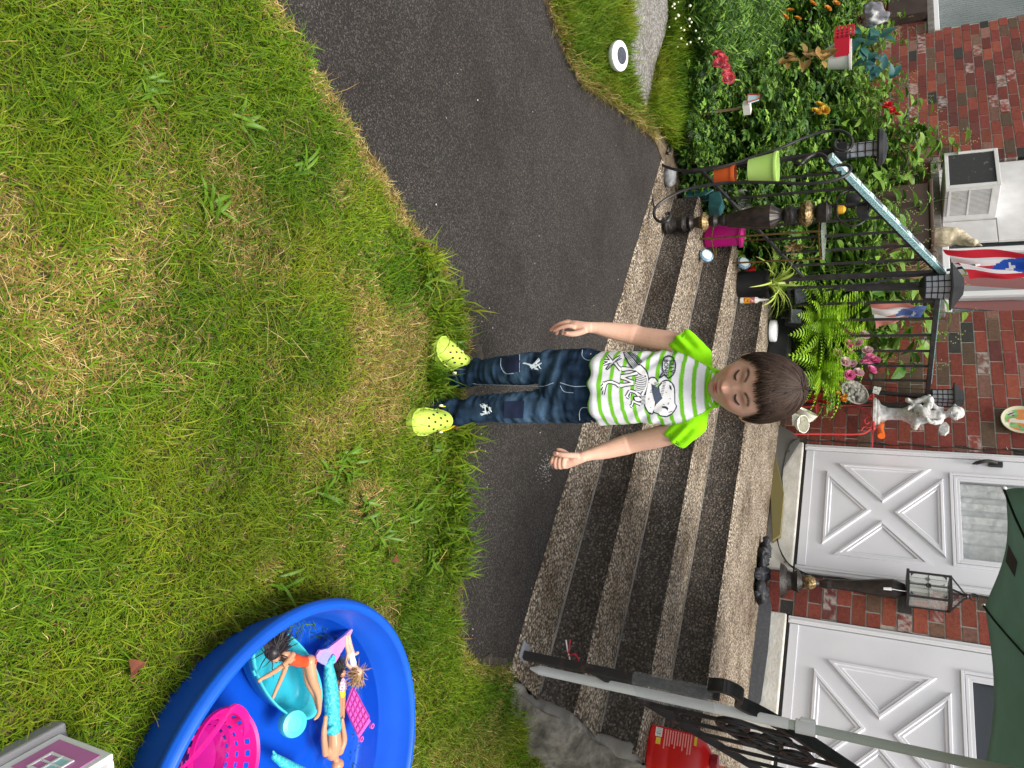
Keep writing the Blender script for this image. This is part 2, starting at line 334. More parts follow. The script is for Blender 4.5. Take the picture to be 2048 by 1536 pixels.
# ---- grass blades
GREEN = np.array([(.032, .084, .005), (.058, .124, .006), (.096, .166, .008), (.138, .190, .011), (.192, .212, .016)])
STRAW = np.array([(.25, .18, .045), (.37, .28, .09), (.50, .39, .165), (.29, .20, .06), (.18, .12, .035)])
def blades(P, L, wd, az, lean, bend, C):
    n = len(P); d = np.c_[np.cos(az), np.sin(az), np.zeros(n)]; s = np.c_[-np.sin(az), np.cos(az), np.zeros(n)]
    up = np.array([0, 0, 1.0])
    a1 = d * np.sin(lean)[:, None] + up * np.cos(lean)[:, None]; l2 = lean + bend
    a2 = d * np.sin(l2)[:, None] + up * np.cos(l2)[:, None]
    M1 = P + a1 * (L * .5)[:, None]; T = M1 + a2 * (L * .5)[:, None]; T[:, 2] = np.maximum(T[:, 2], P[:, 2] + .003)
    w = (wd / 2)[:, None]
    V = np.stack([P - s * w, P + s * w, M1 - s * w * .85, M1 + s * w * .85, T], 1).reshape(-1, 3)
    o = (np.arange(n) * 5)[:, None, None]; F = (o + np.array([[0, 1, 2], [1, 3, 2], [2, 3, 4]])[None]).reshape(-1, 3)
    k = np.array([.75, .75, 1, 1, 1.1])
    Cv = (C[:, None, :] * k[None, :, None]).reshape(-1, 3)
    return V, F, Cv
def scatter(poly, n, box, marg=90):
    x = RNG.uniform(box[0], box[1], n); y = RNG.uniform(box[2], box[3], n)
    k = inpoly(x, y, poly); x, y = x[k], y[k]
    px, py = project(np.c_[x, y, np.full(len(x), .02)])
    k = (px > -marg * 1.6) & (px < 2048 + marg) & (py > -marg) & (py < 1536 + marg)
    k |= (px > -500) & (px < 2300) & (py > -500) & (py < 2300) & (RNG.random(len(x)) < .55)      # thinner cover beyond the picture's edge
    return x[k], y[k]
POOL_C, POOL_R = np.array([.876, 1.181]), .42
def mix(a, b, t): return a * (1 - t)[:, None] + b * t[:, None]
def lawn(name, poly, n, box, dry, hgt, wdt=.0026, skip=None, flat=.85, ed=None, seed=0, z0=.012):
    x, y = scatter(poly, n, box); P = np.c_[x, y, np.full(len(x), z0)]
    if skip is not None: k = ~skip(x, y); P = P[k]; x, y = x[k], y[k]
    m = len(P)
    dr = dry(P); r = RNG.random(m); isd = r < dr
    gi = np.clip((vnoise(P, 5, seed + 3) * 3.4 + RNG.random(m) * 2.4 - .4), 0, 4).astype(int)
    C = np.where(isd[:, None], STRAW[RNG.integers(0, 5, m)], GREEN[gi]) * (RNG.uniform(.75, 1.3, m) * (.55 + .6 * vnoise(P, 2.6, seed + 15) + .35 * vnoise(P, 11, seed + 16)))[:, None]
    L = hgt * RNG.lognormal(0, .42, m) * (.45 + .65 * vnoise(P, 7, seed + 5) + .6 * vnoise(P, 24, seed + 6)); L[isd] *= .85
    az = 2 * math.pi * (vnoise(P, 6, seed + 8) * 1.3) + RNG.normal(0, 1.9, m)
    lean = np.abs(RNG.normal(flat, .38, m)) + isd * .25; bend = RNG.uniform(.1, 1.0, m)
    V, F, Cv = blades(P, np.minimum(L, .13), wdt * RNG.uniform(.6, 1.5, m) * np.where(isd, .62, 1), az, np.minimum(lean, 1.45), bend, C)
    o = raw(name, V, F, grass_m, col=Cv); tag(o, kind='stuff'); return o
grass_m = M('grass_blade', (1, 1, 1), .5, attr=True, spec=.12, transl=.22)
def edge_d(x, y, line):
    d = np.full(len(x), 9.0)
    for (a, b), (c, e) in zip(line[:-1], line[1:]):
        t = np.clip(((x - a) * (c - a) + (y - b) * (e - b)) / ((c - a) ** 2 + (e - b) ** 2), 0, 1)
        d = np.minimum(d, np.hypot(x - a - t * (c - a), y - b - t * (e - b)))
    return d
def dry1(P):
    x, y = P[:, 0], P[:, 1]
    v = .07 + .70 * sstep(vnoise(P, 3.0, 1) * .55 + vnoise(P, 9, 2) * .45 + .10 * np.exp(-((x - .05) ** 2 + (y - 1.35) ** 2) / .12), .47, .66)
    v += .08 * np.exp(-((x - .05) ** 2 / .10 + (y - 1.42) ** 2 / .10))        # worn centre of the lawn
    v -= .25 * np.exp(-((x + .35) ** 2 / .08 + (y - 1.15) ** 2 / .12))
    e = edge_d(x, y, E_lawn); v += .9 * (1 - sstep(e, .02, .085)) * sstep(vnoise(P, 5, 9), .30, .5)
    v -= .5 * np.exp(-((x - .22) ** 2 / .20 + (y - 1.95) ** 2 / .012))
    v -= .3 * (x > .6) * (y > 1.7)
    return np.clip(v, .05, .92)
inpool = lambda x, y: np.hypot(x - POOL_C[0], y - POOL_C[1]) < POOL_R - .10
SHOE = [(on(880, 720)[:2], .075), (on(842, 838)[:2], .08)]
inshoe = lambda x, y: np.any([np.hypot(x - c[0], y - c[1]) < r for c, r in SHOE], 0) & (RNG.random(len(x)) < .7)
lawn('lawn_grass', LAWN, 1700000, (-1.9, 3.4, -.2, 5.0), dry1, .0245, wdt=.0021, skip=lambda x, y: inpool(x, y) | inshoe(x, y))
# longer dead straws lying on top
def dry2(P): return np.full(len(P), .97)
lawn('straw_litter', LAWN, 4200, (-1.7, 1.4, .3, 2.2), dry2, .058, .0013, skip=lambda x, y: inpool(x, y) | (vnoise(np.c_[x, y, x * 0], 2.6, 1) < .42), flat=1.25, seed=4, z0=.03)
# lush fringe of weeds along the path edge by the feet
FR = [(-.42, 1.72), (-.35, 1.95), (-.2, 2.08), (.0, 2.07), (.3, 2.05), (.62, 2.06), (.62, 1.93), (.35, 1.84), (.1, 1.80), (-.2, 1.82)]
lawn('edge_weeds', FR, 9000, (-.5, .7, 1.6, 2.2), lambda P: np.full(len(P), .02), .06, .0055, flat=.6, seed=11, skip=lambda x, y: (vnoise(np.c_[x, y, x * 0], 6, 21) < .42) | inshoe(x, y))
# grass patch between the path and the edging, and the thin grass and clover in front of the bed
GP = [p for p in E_path[:11]] + [SLAB[6], SLAB[5], SLAB[4], SLAB[3], SLAB[2], SLAB[1], SLAB[0], (-3.5, 2.4)]
lawn('verge_grass', GP, 260000, (-3.4, -1.2, 1.3, 4.3), lambda P: np.clip(.12 + .6 * (edge_d(P[:, 0], P[:, 1], E_path) < .045) + .5 * (P[:, 1] > 3.75), 0, .9), .05, .0032, flat=.6, seed=31)
GB = [SLAB[6], SLAB[8], SLAB[9], SLAB[10], SLAB[11], (-3.6, 4.0), (-3.6, 5.6), (-2.6, 6.2), (-1.9, 5.2), (-1.5, 4.5)]
lawn('bed_grass', GB, 200000, (-4, -1.3, 3.3, 6.2), lambda P: np.full(len(P), .06), .085, .004, flat=.5, seed=41)
# ================================================================ concrete steps
ZT = [.012, .178, .352, .527]; DT = [2.58, 2.90, 3.25, 3.60, 4.95]; UL = -3.80; UR = [-.66, -.64, -.62, -.60]
st = thing('concrete_steps', 'worn exposed aggregate concrete steps with pale treads climbing to the doors', 'steps', W(-2.1, 2.9, 0))
UE = .9
for i in range(4):
    d0, d1 = DT[i], DT[i + 1]; ur = UR[i] if i < 3 else UE
    nu = 160; nd = max(4, int((d1 - d0) / .02)); mb = MB(); V = []; F = []
    us = np.linspace(UL, ur, nu); ds = np.linspace(d0, d1 - .001, nd)
    for a in us:
        for b in ds:
            e = (.012 * (vnoise([[a * 9, 3.1 * i, 0]], 1, 5)[0] - .5) + .005 * (vnoise([[a * 40, 1.7 * i, 0]], 1, 6)[0] - .5)) if b == d0 else 0
            V.append(W(a, b + e, ZT[i] - (.010 if b == d0 else .002 if b == ds[1] else 0)))
    F = [(p * nd + q, (p + 1) * nd + q, (p + 1) * nd + q + 1, p * nd + q + 1) for p in range(nu - 1) for q in range(nd - 1)]
    mb.add(V, F); t = mb.build('tread' if i < 3 else 'landing', tread_m, st, auto=False)
    if i:
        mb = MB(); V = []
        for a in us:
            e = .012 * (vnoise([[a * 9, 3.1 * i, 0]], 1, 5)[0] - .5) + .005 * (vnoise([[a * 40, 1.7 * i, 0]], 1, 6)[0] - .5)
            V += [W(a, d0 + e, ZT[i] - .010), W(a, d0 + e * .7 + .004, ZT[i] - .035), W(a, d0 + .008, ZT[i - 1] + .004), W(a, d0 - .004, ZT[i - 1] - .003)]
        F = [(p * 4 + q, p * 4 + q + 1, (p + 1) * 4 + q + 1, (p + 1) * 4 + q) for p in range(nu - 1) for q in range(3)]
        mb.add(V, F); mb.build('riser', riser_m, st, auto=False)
    mb = MB()                                    # grey cement strip where tread meets riser
    if i < 3:
        mb.hb(UL + .01, UR[i] - .03, d1 - .016, d1 - .004, ZT[i] - .01, ZT[i] + .0035); mb.build('grout_line', cement, st, smooth=False)
# rough cement cheek of the stair, right side
prof = [(DT[0], -.05), (DT[0], ZT[0] - .012), (DT[1], ZT[0] - .012), (DT[1], ZT[1] - .012), (DT[2], ZT[1] - .012), (DT[2], ZT[2] - .012), (DT[3], ZT[2] - .012), (DT[3], ZT[3] - .012)]
mb = MB(); top = []
for k, (d, z) in enumerate(prof): top.append((d, z))
n_s = 60
def cheek(u):
    V = []
    return V
P3 = [W(-.66, d, z) for d, z in prof] + [W(-.60, 4.9, ZT[3] - .012), W(-.60, 4.9, -.05)]
mb.prism(P3, UX * .055)
ck = mb.build('cheek_wall', cement, st, smooth=False); md = ck.modifiers.new('r', 'REMESH'); md.mode = 'VOXEL'; md.voxel_size = .018
dg = bpy.context.evaluated_depsgraph_get(); me = bpy.data.meshes.new_from_object(ck.evaluated_get(dg)); ck.modifiers.clear(); ck.data = me
V, N = getv(ck); nz_ = vnoise(V, 9, 3) - .5 + .5 * (vnoise(V, 26, 4) - .5); setv(ck, V + N * (nz_ * .035)[:, None]); me.polygons.foreach_set('use_smooth', np.ones(len(me.polygons), bool))
if not me.materials: me.materials.append(cement)
# battered outer face of the cheek, weathered cement spreading toward the grass
def zprof(d):
    st_ = float(np.interp(d, [2.50, 2.58, 2.585, 2.88, 2.93, 3.22, 3.28, 3.57, 3.63, 4.9], [0, 0, .005, .02, .165, .175, .33, .345, .505, .515])); rp_ = float(np.interp(d, [2.55, 3.65], [.0, .50])); return .72 * st_ + .28 * rp_
nd_, nt2 = 150, 30; V = []
for a in np.linspace(2.50, 4.4, nd_):
    zt_ = zprof(a)
    for t in np.linspace(0, 1, nt2): V.append(W(-.612 + .06 * min(1, t * 5) + (.05 + .42 * zt_) * t ** 1.2 * .75, a - .05 * t, zt_ * (1 - t ** 1.15) - .025 * t - .004 * (t > 0)))
mb = MB(); mb.add(V, [(i * nt2 + j, (i + 1) * nt2 + j, (i + 1) * nt2 + j + 1, i * nt2 + j + 1) for i in range(nd_ - 1) for j in range(nt2 - 1)])
ft = mb.build('footing', M('weathered_cement', (.185, .17, .14), .95, var=(.06, .056, .042), vs=7, vlo=.40, vhi=.62, bump=.9, bs=38, bd=.012, mot=.3), st, auto=False)
V, N = getv(ft); setv(ft, V + np.abs(N) * np.sign(N) * ((vnoise(V, 11, 8) - .5) * .040 + (vnoise(V, 32, 9) - .5) * .018 + (vnoise(V, 80, 10) - .5) * .007)[:, None])
# ================================================================ house
DW = 4.95
hou = thing('brick_house', 'red brick house front with two white cross-panelled storm doors', 'house', W(-4, DW, .5))
mortar_m = M('mortar', (.44, .41, .36), .95, var=(.33, .30, .26), vs=30, bump=.5, bs=150, bd=.004)
brick_m = M('brick', (1, 1, 1), .88, attr=True, var=(.62, .6, .6), vs=45, vlo=.35, vhi=.75, bump=.5, bs=130, bd=.004, mot=.22)
BC = [((.20, .045, .030), 42), ((.165, .035, .027), 24), ((.235, .06, .035), 18), ((.12, .035, .03), 10), ((.085, .055, .035), 9), ((.035, .033, .030), 7), ((.15, .085, .055), 9), ((.20, .10, .075), 8)]
BW = np.array([w for _, w in BC], float); BW /= BW.sum()
UWL, UWR, ZW0, ZW1, CP, LP, MJ = -11.6, 1.6, .30, 3.1, .0862, .217, .011
W1 = (-11.5, -9.08, 1.62, 3.1); W2 = (-6.62, -4.70, 1.60, 3.1)       # window openings u0,u1,z0,z1
DO1 = (-3.36, -2.29, .5, 3.1); DO2 = (-2.00, -.75, .5, 3.1)
HOLES = [W1, W2, DO1, DO2]
def clip(u0, u1, z0, z1):            # cut a brick against the openings
    segs = [(u0, u1)]
    for a, b, c, d in HOLES:
        if z1 <= c + .01 or z0 >= d: continue
        ns = []
        for s0, s1 in segs:
            if s1 <= a or s0 >= b: ns.append((s0, s1)); continue
            if s0 < a: ns.append((s0, a))
            if s1 > b: ns.append((b, s1))
        segs = ns
    return [s for s in segs if s[1] - s[0] > .025]
mb = MB(); mm = MB()
row = 0; z = 1.256 - 11 * CP
while z < ZW1:
    u = UWL + (LP / 2 if row % 2 else 0) - .05 + rnd.uniform(-.006, .006)
    while u < UWR:
        L0 = LP + rnd.uniform(-.004, .004)
        for s0, s1 in clip(u, u + L0 - MJ, z + MJ / 2, z + CP - MJ / 2):
            c = np.array(BC[RNG.choice(len(BC), p=BW)][0]) * rnd.uniform(.88, 1.45)
            pale = rnd.random()
            jit = rnd.uniform(-.0025, .0025)
            P = []
            z0, z1 = z + MJ / 2 + rnd.uniform(-.0012, .0012), z + CP - MJ / 2 + rnd.uniform(-.0012, .0012)
            if pale < .05:          # salvaged bricks with old whitewash: patchy pale face
                nn = 12
                for a in np.linspace(s0, s1, nn):
                    for b in np.linspace(z0, z1, 7): P.append(W(a, DW - .012 + jit, b))
                o = len(mb.v); mb.add(P, [(i * 7 + j, (i + 1) * 7 + j, (i + 1) * 7 + j + 1, i * 7 + j + 1) for i in range(nn - 1) for j in range(6)], 0, c)
                t = sstep(vnoise(np.array(P), 42, 3) * .6 + vnoise(np.array(P), 120, 4) * .4, .42, .62) * .75
                for i in range(len(P)): mb.c[o + i] = tuple(c * (1 - t[i]) + np.array((.52, .47, .44)) * t[i])
            mb.hb(s0, s1, DW - .010 + jit, DW + .05, z0, z1, 0, c)
        u += L0
    z += CP; row += 1
wl = mb.build('brick_wall', brick_m, hou, smooth=False)
mm = MB()
for u0, u1, z0, z1 in [(UWL, W1[0], ZW0, ZW1), (W1[0], W1[1], ZW0, W1[2]), (W1[1], W2[0], ZW0, ZW1), (W2[0], W2[1], ZW0, W2[2]), (W2[1], DO1[0], ZW0, ZW1), (DO1[1], DO2[0], ZW0, ZW1), (DO2[1], UWR, ZW0, ZW1)]:
    mm.hb(u0, u1, DW - .004, DW + .16, z0, z1)
mm.build('mortar', mortar_m, wl, smooth=False)
# ---- windows
sill_m = M('sill_stone', (.22, .21, .19), .9, var=(.14, .13, .12), vs=14, bump=.4, bs=60)
frame_m = M('window_white', (.74, .75, .76), .35)
dark_in = M('dark_interior', (.02, .022, .024), .8)
blind_m = M('window_blind', (.40, .46, .46), .7, var=(.30, .36, .36), vs=3)
pane_m = M('window_pane', (.03, .04, .045), .03, trans=0, spec=.9, alpha=.16, coat=1)
def blinds(mb, u0, u1, z0, z1, d, step, w):      # upright vanes
    u = u0
    while u < u1:
        mb.hb(u, u + w, d, d + .004, z0, z1); mb.hb(u + w, min(u + step, u1), d + .012, d + .016, z0, z1); u += step
def window(u0, u1, z0, z1, muls, dd=.06):
    mb = MB(); f = .055
    mb.hb(u0, u1, DW + dd, DW + dd + .07, z0, z0 + f); mb.hb(u0, u1, DW + dd, DW + dd + .07, z1 - f, z1)
    for a in [u0, u1 - f] + muls: mb.hb(a, a + f, DW + dd + .002, DW + dd + .068, z0 + f, z1 - f)
    fr = mb.build('window', frame_m, hou, smooth=False, bevel=.006)
    mb = MB(); mb.hb(u0 + f, u1 - f, DW + dd + .03, DW + dd + .034, z0 + f, z1 - f); mb.build('pane', pane_m, fr, smooth=False)
    mb = MB(); blinds(mb, u0 + f, u1 - f, z0 + f, z1, DW + dd + .10, .05, .042); mb.build('blind', blind_m, fr, smooth=False)
    mb = MB(); mb.hb(u0 - .06, u1 + .06, DW - .05, DW + dd - .001, z0 - .075, z0 - .004); mb.build('sill', sill_m, fr, smooth=False, bevel=.006)
    mb = MB(); mb.hb(u0, u1, DW + dd + .2, DW + dd + .22, z0, z1); mb.build('dark_room', dark_in, fr, smooth=False)
    return fr
w1 = window(W1[0], W1[1], W1[2] + .075, W1[3], [-10.3])
w2 = window(W2[0], W2[1], W2[2] + .075, W2[3], [-5.52, -5.0])
# curtain printed with a flag behind the right sash
def flag_uv(mb, O, A, B, star=True):             # flag drawn on the parallelogram O + s*A + t*B, as flush pieces: materials 0 red 1 white 2 blue
    O, A, B = map(np.asarray, (O, A, B)); n_ = nrm(np.cross(A, B)) * .0015
    for k in range(5):
        mb.add([O + B * k / 5, O + A + B * k / 5, O + A + B * (k + 1) / 5, O + B * (k + 1) / 5], [(0, 1, 2, 3)], 0 if k % 2 == 0 else 1)
    mb.add([O + n_, O + B + n_, O + A * .42 + B * .5 + n_], [(0, 1, 2)], 2)
    c = O + A * .15 + B * .5 + 2 * n_; P = []
    ar = np.linalg.norm(B) * .17
    for k in range(10):
        r = ar * (1 if k % 2 == 0 else .4); th = math.pi * k / 5; P.append(c + nrm(A) * r * math.cos(th) + nrm(B) * r * math.sin(th))
    mb.add([c] + P, [(0, 1 + k, 1 + (k + 1) % 10) for k in range(10)], 1)
red_f = M('flag_red', (.55, .012, .03), .8, transl=.2); wht_f = M('flag_white', (.72, .70, .72), .8, transl=.2); blu_f = M('flag_blue', (.01, .07, .42), .8, transl=.2)
redp = M('faded_red', (.62, .22, .20), .85, transl=.2); blup = M('faded_blue', (.10, .15, .40), .85, transl=.2)
mb = MB(); flag_uv(mb, W(-4.80, DW + .145, 2.35), -UX * .1 - ZX * .62, -UX * .66 + ZX * .02); mb.build('flag_curtain', [redp, wht_f, blup], w2, smooth=False)
# ---- storm doors
door_m = M('door_white', (.70, .71, .745), .38, var=(.63, .64, .68), vs=2.5, bump=.05, bs=200, bd=.001)
trim_m = M('door_trim', (.66, .67, .69), .4); thresh_m = M('threshold_white', (.66, .65, .60), .7, var=(.5, .48, .43), vs=9, bump=.3, bs=60)
seal_m = M('door_seal', (.03, .03, .03), .7)
curt = M('lace_curtain', (.80, .83, .82), .9, var=(.66, .70, .70), vs=22, bump=.5, bs=18, bd=.02)
def molding(mb, P, w, d):           # raised moulding with sloped sides around a triangle in the door plane (u,z)
    c = np.mean(P, 0); n = len(P)
    def off(k):
        out = []
        for i in range(n):
            a, b, c_ = np.array(P[i - 1]), np.array(P[i]), np.array(P[(i + 1) % n])
            e1 = nrm(b - a); e2 = nrm(c_ - b); n1 = np.array([-e1[1], e1[0]]); n2 = np.array([-e2[1], e2[0]])
            if n1 @ (c - b) < 0: n1, n2 = -n1, -n2
            bis = nrm(n1 + n2); out.append(b + bis * k / max(.3, bis @ n1))
        return out
    R_ = [(0, 0), (.12 * w, .9 * d), (.45 * w, .95 * d), (.55 * w, .45 * d), (.85 * w, .55 * d), (w, .1 * d), (w * 1.02, -.2 * d)]
    rings = [[W(q[0], DD - h, q[1]) for q in off(k)] for k, h in R_]
    V = [p for r in rings for p in r]; F = []
    for i in range(len(rings) - 1):
        for j in range(n): F.append((i * n + j, i * n + (j + 1) % n, (i + 1) * n + (j + 1) % n, (i + 1) * n + j))
    mb.add(V, F)
DD = DW - .01
def storm_door(u0, u1, z0, zg, dark):
    """u0..u1 slab, z0 bottom, zg bottom of the glazed upper half"""
    mb = MB(); mb.hb(u0, u1, DD, DD + .04, z0, zg); mb.hb(u0, u0 + .15, DD, DD + .04, zg, 3.1); mb.hb(u1 - .15, u1, DD, DD + .04, zg, 3.1)
    dr = mb.build('door', door_m, hou, smooth=False)
    mb = MB(); zc = (z0 + .07 + zg) / 2 + .005; uc = (u0 + u1) / 2; s = .30; g_ = .068
    for tri in ([(uc - s, zc + s + g_), (uc + s, zc + s + g_), (uc, zc + g_)], [(uc - s, zc - s - g_), (uc, zc - g_), (uc + s, zc - s - g_)], [(uc - s - g_, zc - s), (uc - s - g_, zc + s), (uc - g_, zc)], [(uc + s + g_, zc - s), (uc + g_, zc), (uc + s + g_, zc + s)]):
        molding(mb, tri, .042, .015)
    mb.build('moulding', door_m, dr, smooth=False, recalc=True)
    mb = MB(); mb.hb(u0, u1, DD - .006, DD - .0005, z0, z0 + .055); mb.build('sweep', door_m, dr, smooth=False, bevel=.003)
    mb = MB()
    for k, t in ((0, .012), (.022, .009), (.04, .006)):
        mb.hb(u0 + .12 + k, u1 - .12 - k, DD - t, DD - .0004, zg - .03 + k, zg - .012 + k)
        mb.hb(u0 + .12 + k, u0 + .138 + k, DD - t, DD - .0004, zg - .012 + k, 3.1); mb.hb(u1 - .138 - k, u1 - .12 - k, DD - t, DD - .0004, zg - .012 + k, 3.1)
    mb.build('glazing_frame', door_m, dr, smooth=False, bevel=.002)
    mb = MB(); mb.hb(u0 + .15, u1 - .15, DD + .012, DD + .016, zg + .02, 3.1); mb.build('pane', pane_m, dr, smooth=False)
    mb = MB(); nn = 60
    if dark: mb.hb(u0 + .15, u1 - .15, DD + .05, DD + .06, zg, 3.1); mb.build('dark_room', M('slate_interior', (.05, .06, .075), .7), dr, smooth=False)
    else:
        V = []; us = np.linspace(u0 + .13, u1 - .13, nn)
        for a in us:
            o = .012 * math.sin(a * 55) + .006 * math.sin(a * 123)
            V += [W(a, DD + .07 + o, zg - .03), W(a, DD + .07 + o * .7, 3.1)]
        mb.add(V, [(2 * i, 2 * i + 2, 2 * i + 3, 2 * i + 1) for i in range(nn - 1)]); mb.build('lace_curtain', curt, dr)
    mb = MB()
    mb.hb(u0 - .05, u0 - .006, DD - .012, DD + .09, z0 - .01, 3.1); mb.hb(u1 + .006, u1 + .05, DD - .012, DD + .09, z0 - .01, 3.1)
    mb.hb(u0 - .03, u0 - .018, DD - .02, DD - .012, z0, 3.1); mb.hb(u1 + .018, u1 + .03, DD - .02, DD - .012, z0, 3.1)
    mb.build('jamb', trim_m, dr, smooth=False, bevel=.003)
    mb = MB(); mb.hb(u0 - .05, u1 + .05, DD + .008, DD + .09, z0 - .022, z0 - .004); mb.build('seal', seal_m, dr, smooth=False)
    mb = MB(); mb.hb(u0 - .055, u1 + .055, DD - .03, DD + .1, ZT[3] - .02, z0 - .022); mb.build('threshold', thresh_m, dr, smooth=False, bevel=.01)
    return dr
d1 = storm_door(-3.295, -2.36, .735, 1.685, False)
d2 = storm_door(-1.94, -.82, .725, 1.70, True)
mb = MB(); hp = uz(1975, 930, DD); mb.tube(curve([W(hp[0] + .0, DD - .004, hp[1] - .085), W(hp[0] + .012, DD - .045, hp[1] - .05), W(hp[0], DD - .05, hp[1]), W(hp[0], DD - .03, hp[1] + .05)], 5), [.006, .008, .011, .014] + [.013] * 12, 8)
mb.hb(hp[0] - .016, hp[0] + .016, DD - .03, DD, hp[1] + .005, hp[1] + .085); mb.build('handle', black_iron, d1, bevel=.004)
# ================================================================ things on the left of the steps
def atu(x, y, u):
    r = ray(x, y); return CAMP + r * (u / (r @ UX))
def pxr(px, p):                       # radius in metres of a thing px wide in the photo at point p
    c = (np.asarray(p) - CAMP) @ ROT; return px * -c[2] / FPX
def upcyl(mb, x0, x1, y, d, prof, n=20, m=0):   # lathe between two picture heights; prof = (fraction, px radius)
    a, b = at(x0, y, d), at(x1, y, d); a = a.copy(); h = b[2] - a[2]; s = pxr(1, (a + b) / 2)
    mb.lathe(a, [(r * s, f * h) for f, r in prof], n, ZX, m); return a, h, s
gloss_black = M('black_plastic', (.012, .013, .014), .55, spec=.3, var=(.022, .023, .024), vs=10)
lens_m = M('frosted_lens', (.55, .57, .62), .25, trans=.25, spec=.6)
tape_m = M('speckled_tape', (.62, .70, .70), .5, var=(.22, .46, .48), vs=130, vlo=.42, vhi=.62, detail=3)
tape_side = M('speckled_tape_side', (.42, .62, .63), .5, var=(.10, .28, .30), vs=150, vlo=.4, vhi=.6, detail=3)
# ---- wrought iron railing with the patterned handrail
UR_ = -3.7
rail = thing('stair_railing', 'black iron railing left of the steps, its sloping handrail wrapped in silver tape', 'railing', W(UR_, 3.1, .2))
A0, A1 = atu(1660, 312, UR_), atu(1888, 545, UR_)
mb = MB(); mb.bar(A0, A1, .042, .030); mb.build('handrail', tape_m, rail, smooth=False, bevel=.002)
mb = MB(); t = nrm(A1 - A0); nn = nrm(np.cross(t, UX)); nn = nn if nn[2] > 0 else -nn
mb.bar(A0 + UX * .0225, A1 + UX * .0225, .004, .030, m=0); mb.build('tape_side', tape_side, rail, smooth=False)
ink_l = M('tape_ink', (.10, .12, .13), .6)
K = 9
for k in range(K):
    mb = MB(); a, b = A0 + (A1 - A0) * (k + .12) / K, A0 + (A1 - A0) * (k + .78) / K; h = nn * .0165
    for s_ in (-.013, .013): mb.bar(a + h + UX * s_, b + h + UX * s_, .0035, .001)
    for q in (a, b): mb.bar(q + h - UX * .013, q + h + UX * .013, .0035, .001, up=nn)
    if k in (3, 5, 6, 7, 8): mb.bar(a + h * 1.01 + t * .012, b + h * 1.01 - t * .012, .019, .001)
    mb.build('tape_print', ink_l, rail, smooth=False)
mb = MB(); mb.bar(A0 - (0, 0, .03), A1 - (0, 0, .03), .012, .022); mb.build('rail_channel', black_iron, rail, smooth=False)
B0, B1 = A0 - (0, 0, .70), A1 - (0, 0, .78)
mb = MB(); mb.bar(B0, B1, .02, .014); mb.build('bottom_rail', black_iron, rail, smooth=False)
for k in range(1, 8):
    f = k / 8; p, q = B0 + (B1 - B0) * f, A0 + (A1 - A0) * f - (0, 0, .03); mb = MB(); mb.bar(p, q, .012, up=DX); mb.build('baluster', black_iron, rail, smooth=False)
mb = MB(); q = A1 * 1; mb.bar(W(UR_, q @ DX, .40), q - (0, 0, .02), .026, up=DX); mb.build('newel', black_iron, rail, smooth=False)
E1 = atu(1855, 783, UR_); E0 = A1 + (0, 0, -.02); zr = (E0[2] + E1[2]) / 2
lrail = thing('landing_railing', 'level black iron railing along the landing edge, strip of teal tape on top', 'railing', W(UR_, 4.1, .53))
Q0, Q1 = W(UR_, E0 @ DX + .02, zr), W(UR_, 4.90, zr)
mb = MB(); mb.bar(Q0, Q1, .03, .03); mb.build('handrail', black_iron, lrail, smooth=False, bevel=.003)
mb = MB(); mb.bar(Q0 + (0, 0, .017) + DX * .12, Q1 + (0, 0, .017) - DX * .30, .026, .004); mb.build('tape_strip', tape_side, lrail, smooth=False)
R0, R1 = Q0 * 1, Q1 * 1; R0[2] = R1[2] = .66
mb = MB(); mb.bar(R0, R1, .022, .016); mb.build('bottom_rail', black_iron, lrail, smooth=False)
for k in range(0, 8):
    f = (k + .4) / 8.4; mb = MB(); mb.bar(R0 + (R1 - R0) * f, Q0 + (Q1 - Q0) * f, .013, up=DX); mb.build('baluster', black_iron, lrail, smooth=False)
mb = MB(); mb.bar(W(UR_, Q1 @ DX - .02, ZT[3]), W(UR_, Q1 @ DX - .02, zr + .05), .028, up=DX); mb.build('post', black_iron, lrail, smooth=False)
# ---- lyre-shaped wrought iron trellis at the foot of the railing
DLY = 2.60
c6 = lambda a, b: at(1280 + a * .28, 250 + b * .28, DLY)
ly = thing('trellis', 'black wrought iron lyre trellis with curled ends in front of the flower bed', 'trellis', c6(110, 400))
def scroll(nm, pts, w):
    P = curve([c6(a, b) for a, b in pts], 5); mb = MB()
    mb.tube(P, w, 8); return mb.build(nm, black_iron, ly)
scroll('scroll_bar', [(178, 190), (205, 205), (220, 180), (208, 140), (170, 112), (130, 125), (106, 165), (103, 215), (130, 262), (190, 300), (300, 325), (450, 322), (560, 305), (700, 265), (850, 215), (1000, 165), (1150, 100), (1300, 50), (1420, 40), (1490, 70), (1515, 115), (1505, 165), (1460, 188), (1405, 175), (1390, 140), (1410, 108), (1440, 118)], .0085)
scroll('scroll_bar', [(182, 640), (208, 628), (214, 655), (192, 685), (145, 692), (108, 665), (100, 620), (125, 575), (200, 520), (330, 460), (480, 430), (640, 412), (800, 408), (1000, 413), (1200, 418), (1350, 402), (1450, 370), (1500, 330), (1500, 297), (1460, 284), (1400, 292), (1380, 318), (1400, 342), (1440, 338)], .0085)
scroll('link_rod', [(105, 215), (88, 300), (82, 400), (86, 500), (104, 610)], .005)
scroll('link_rod', [(1115, 265), (1150, 275), (1195, 235), (1260, 205), (1320, 222), (1340, 250)], .009)
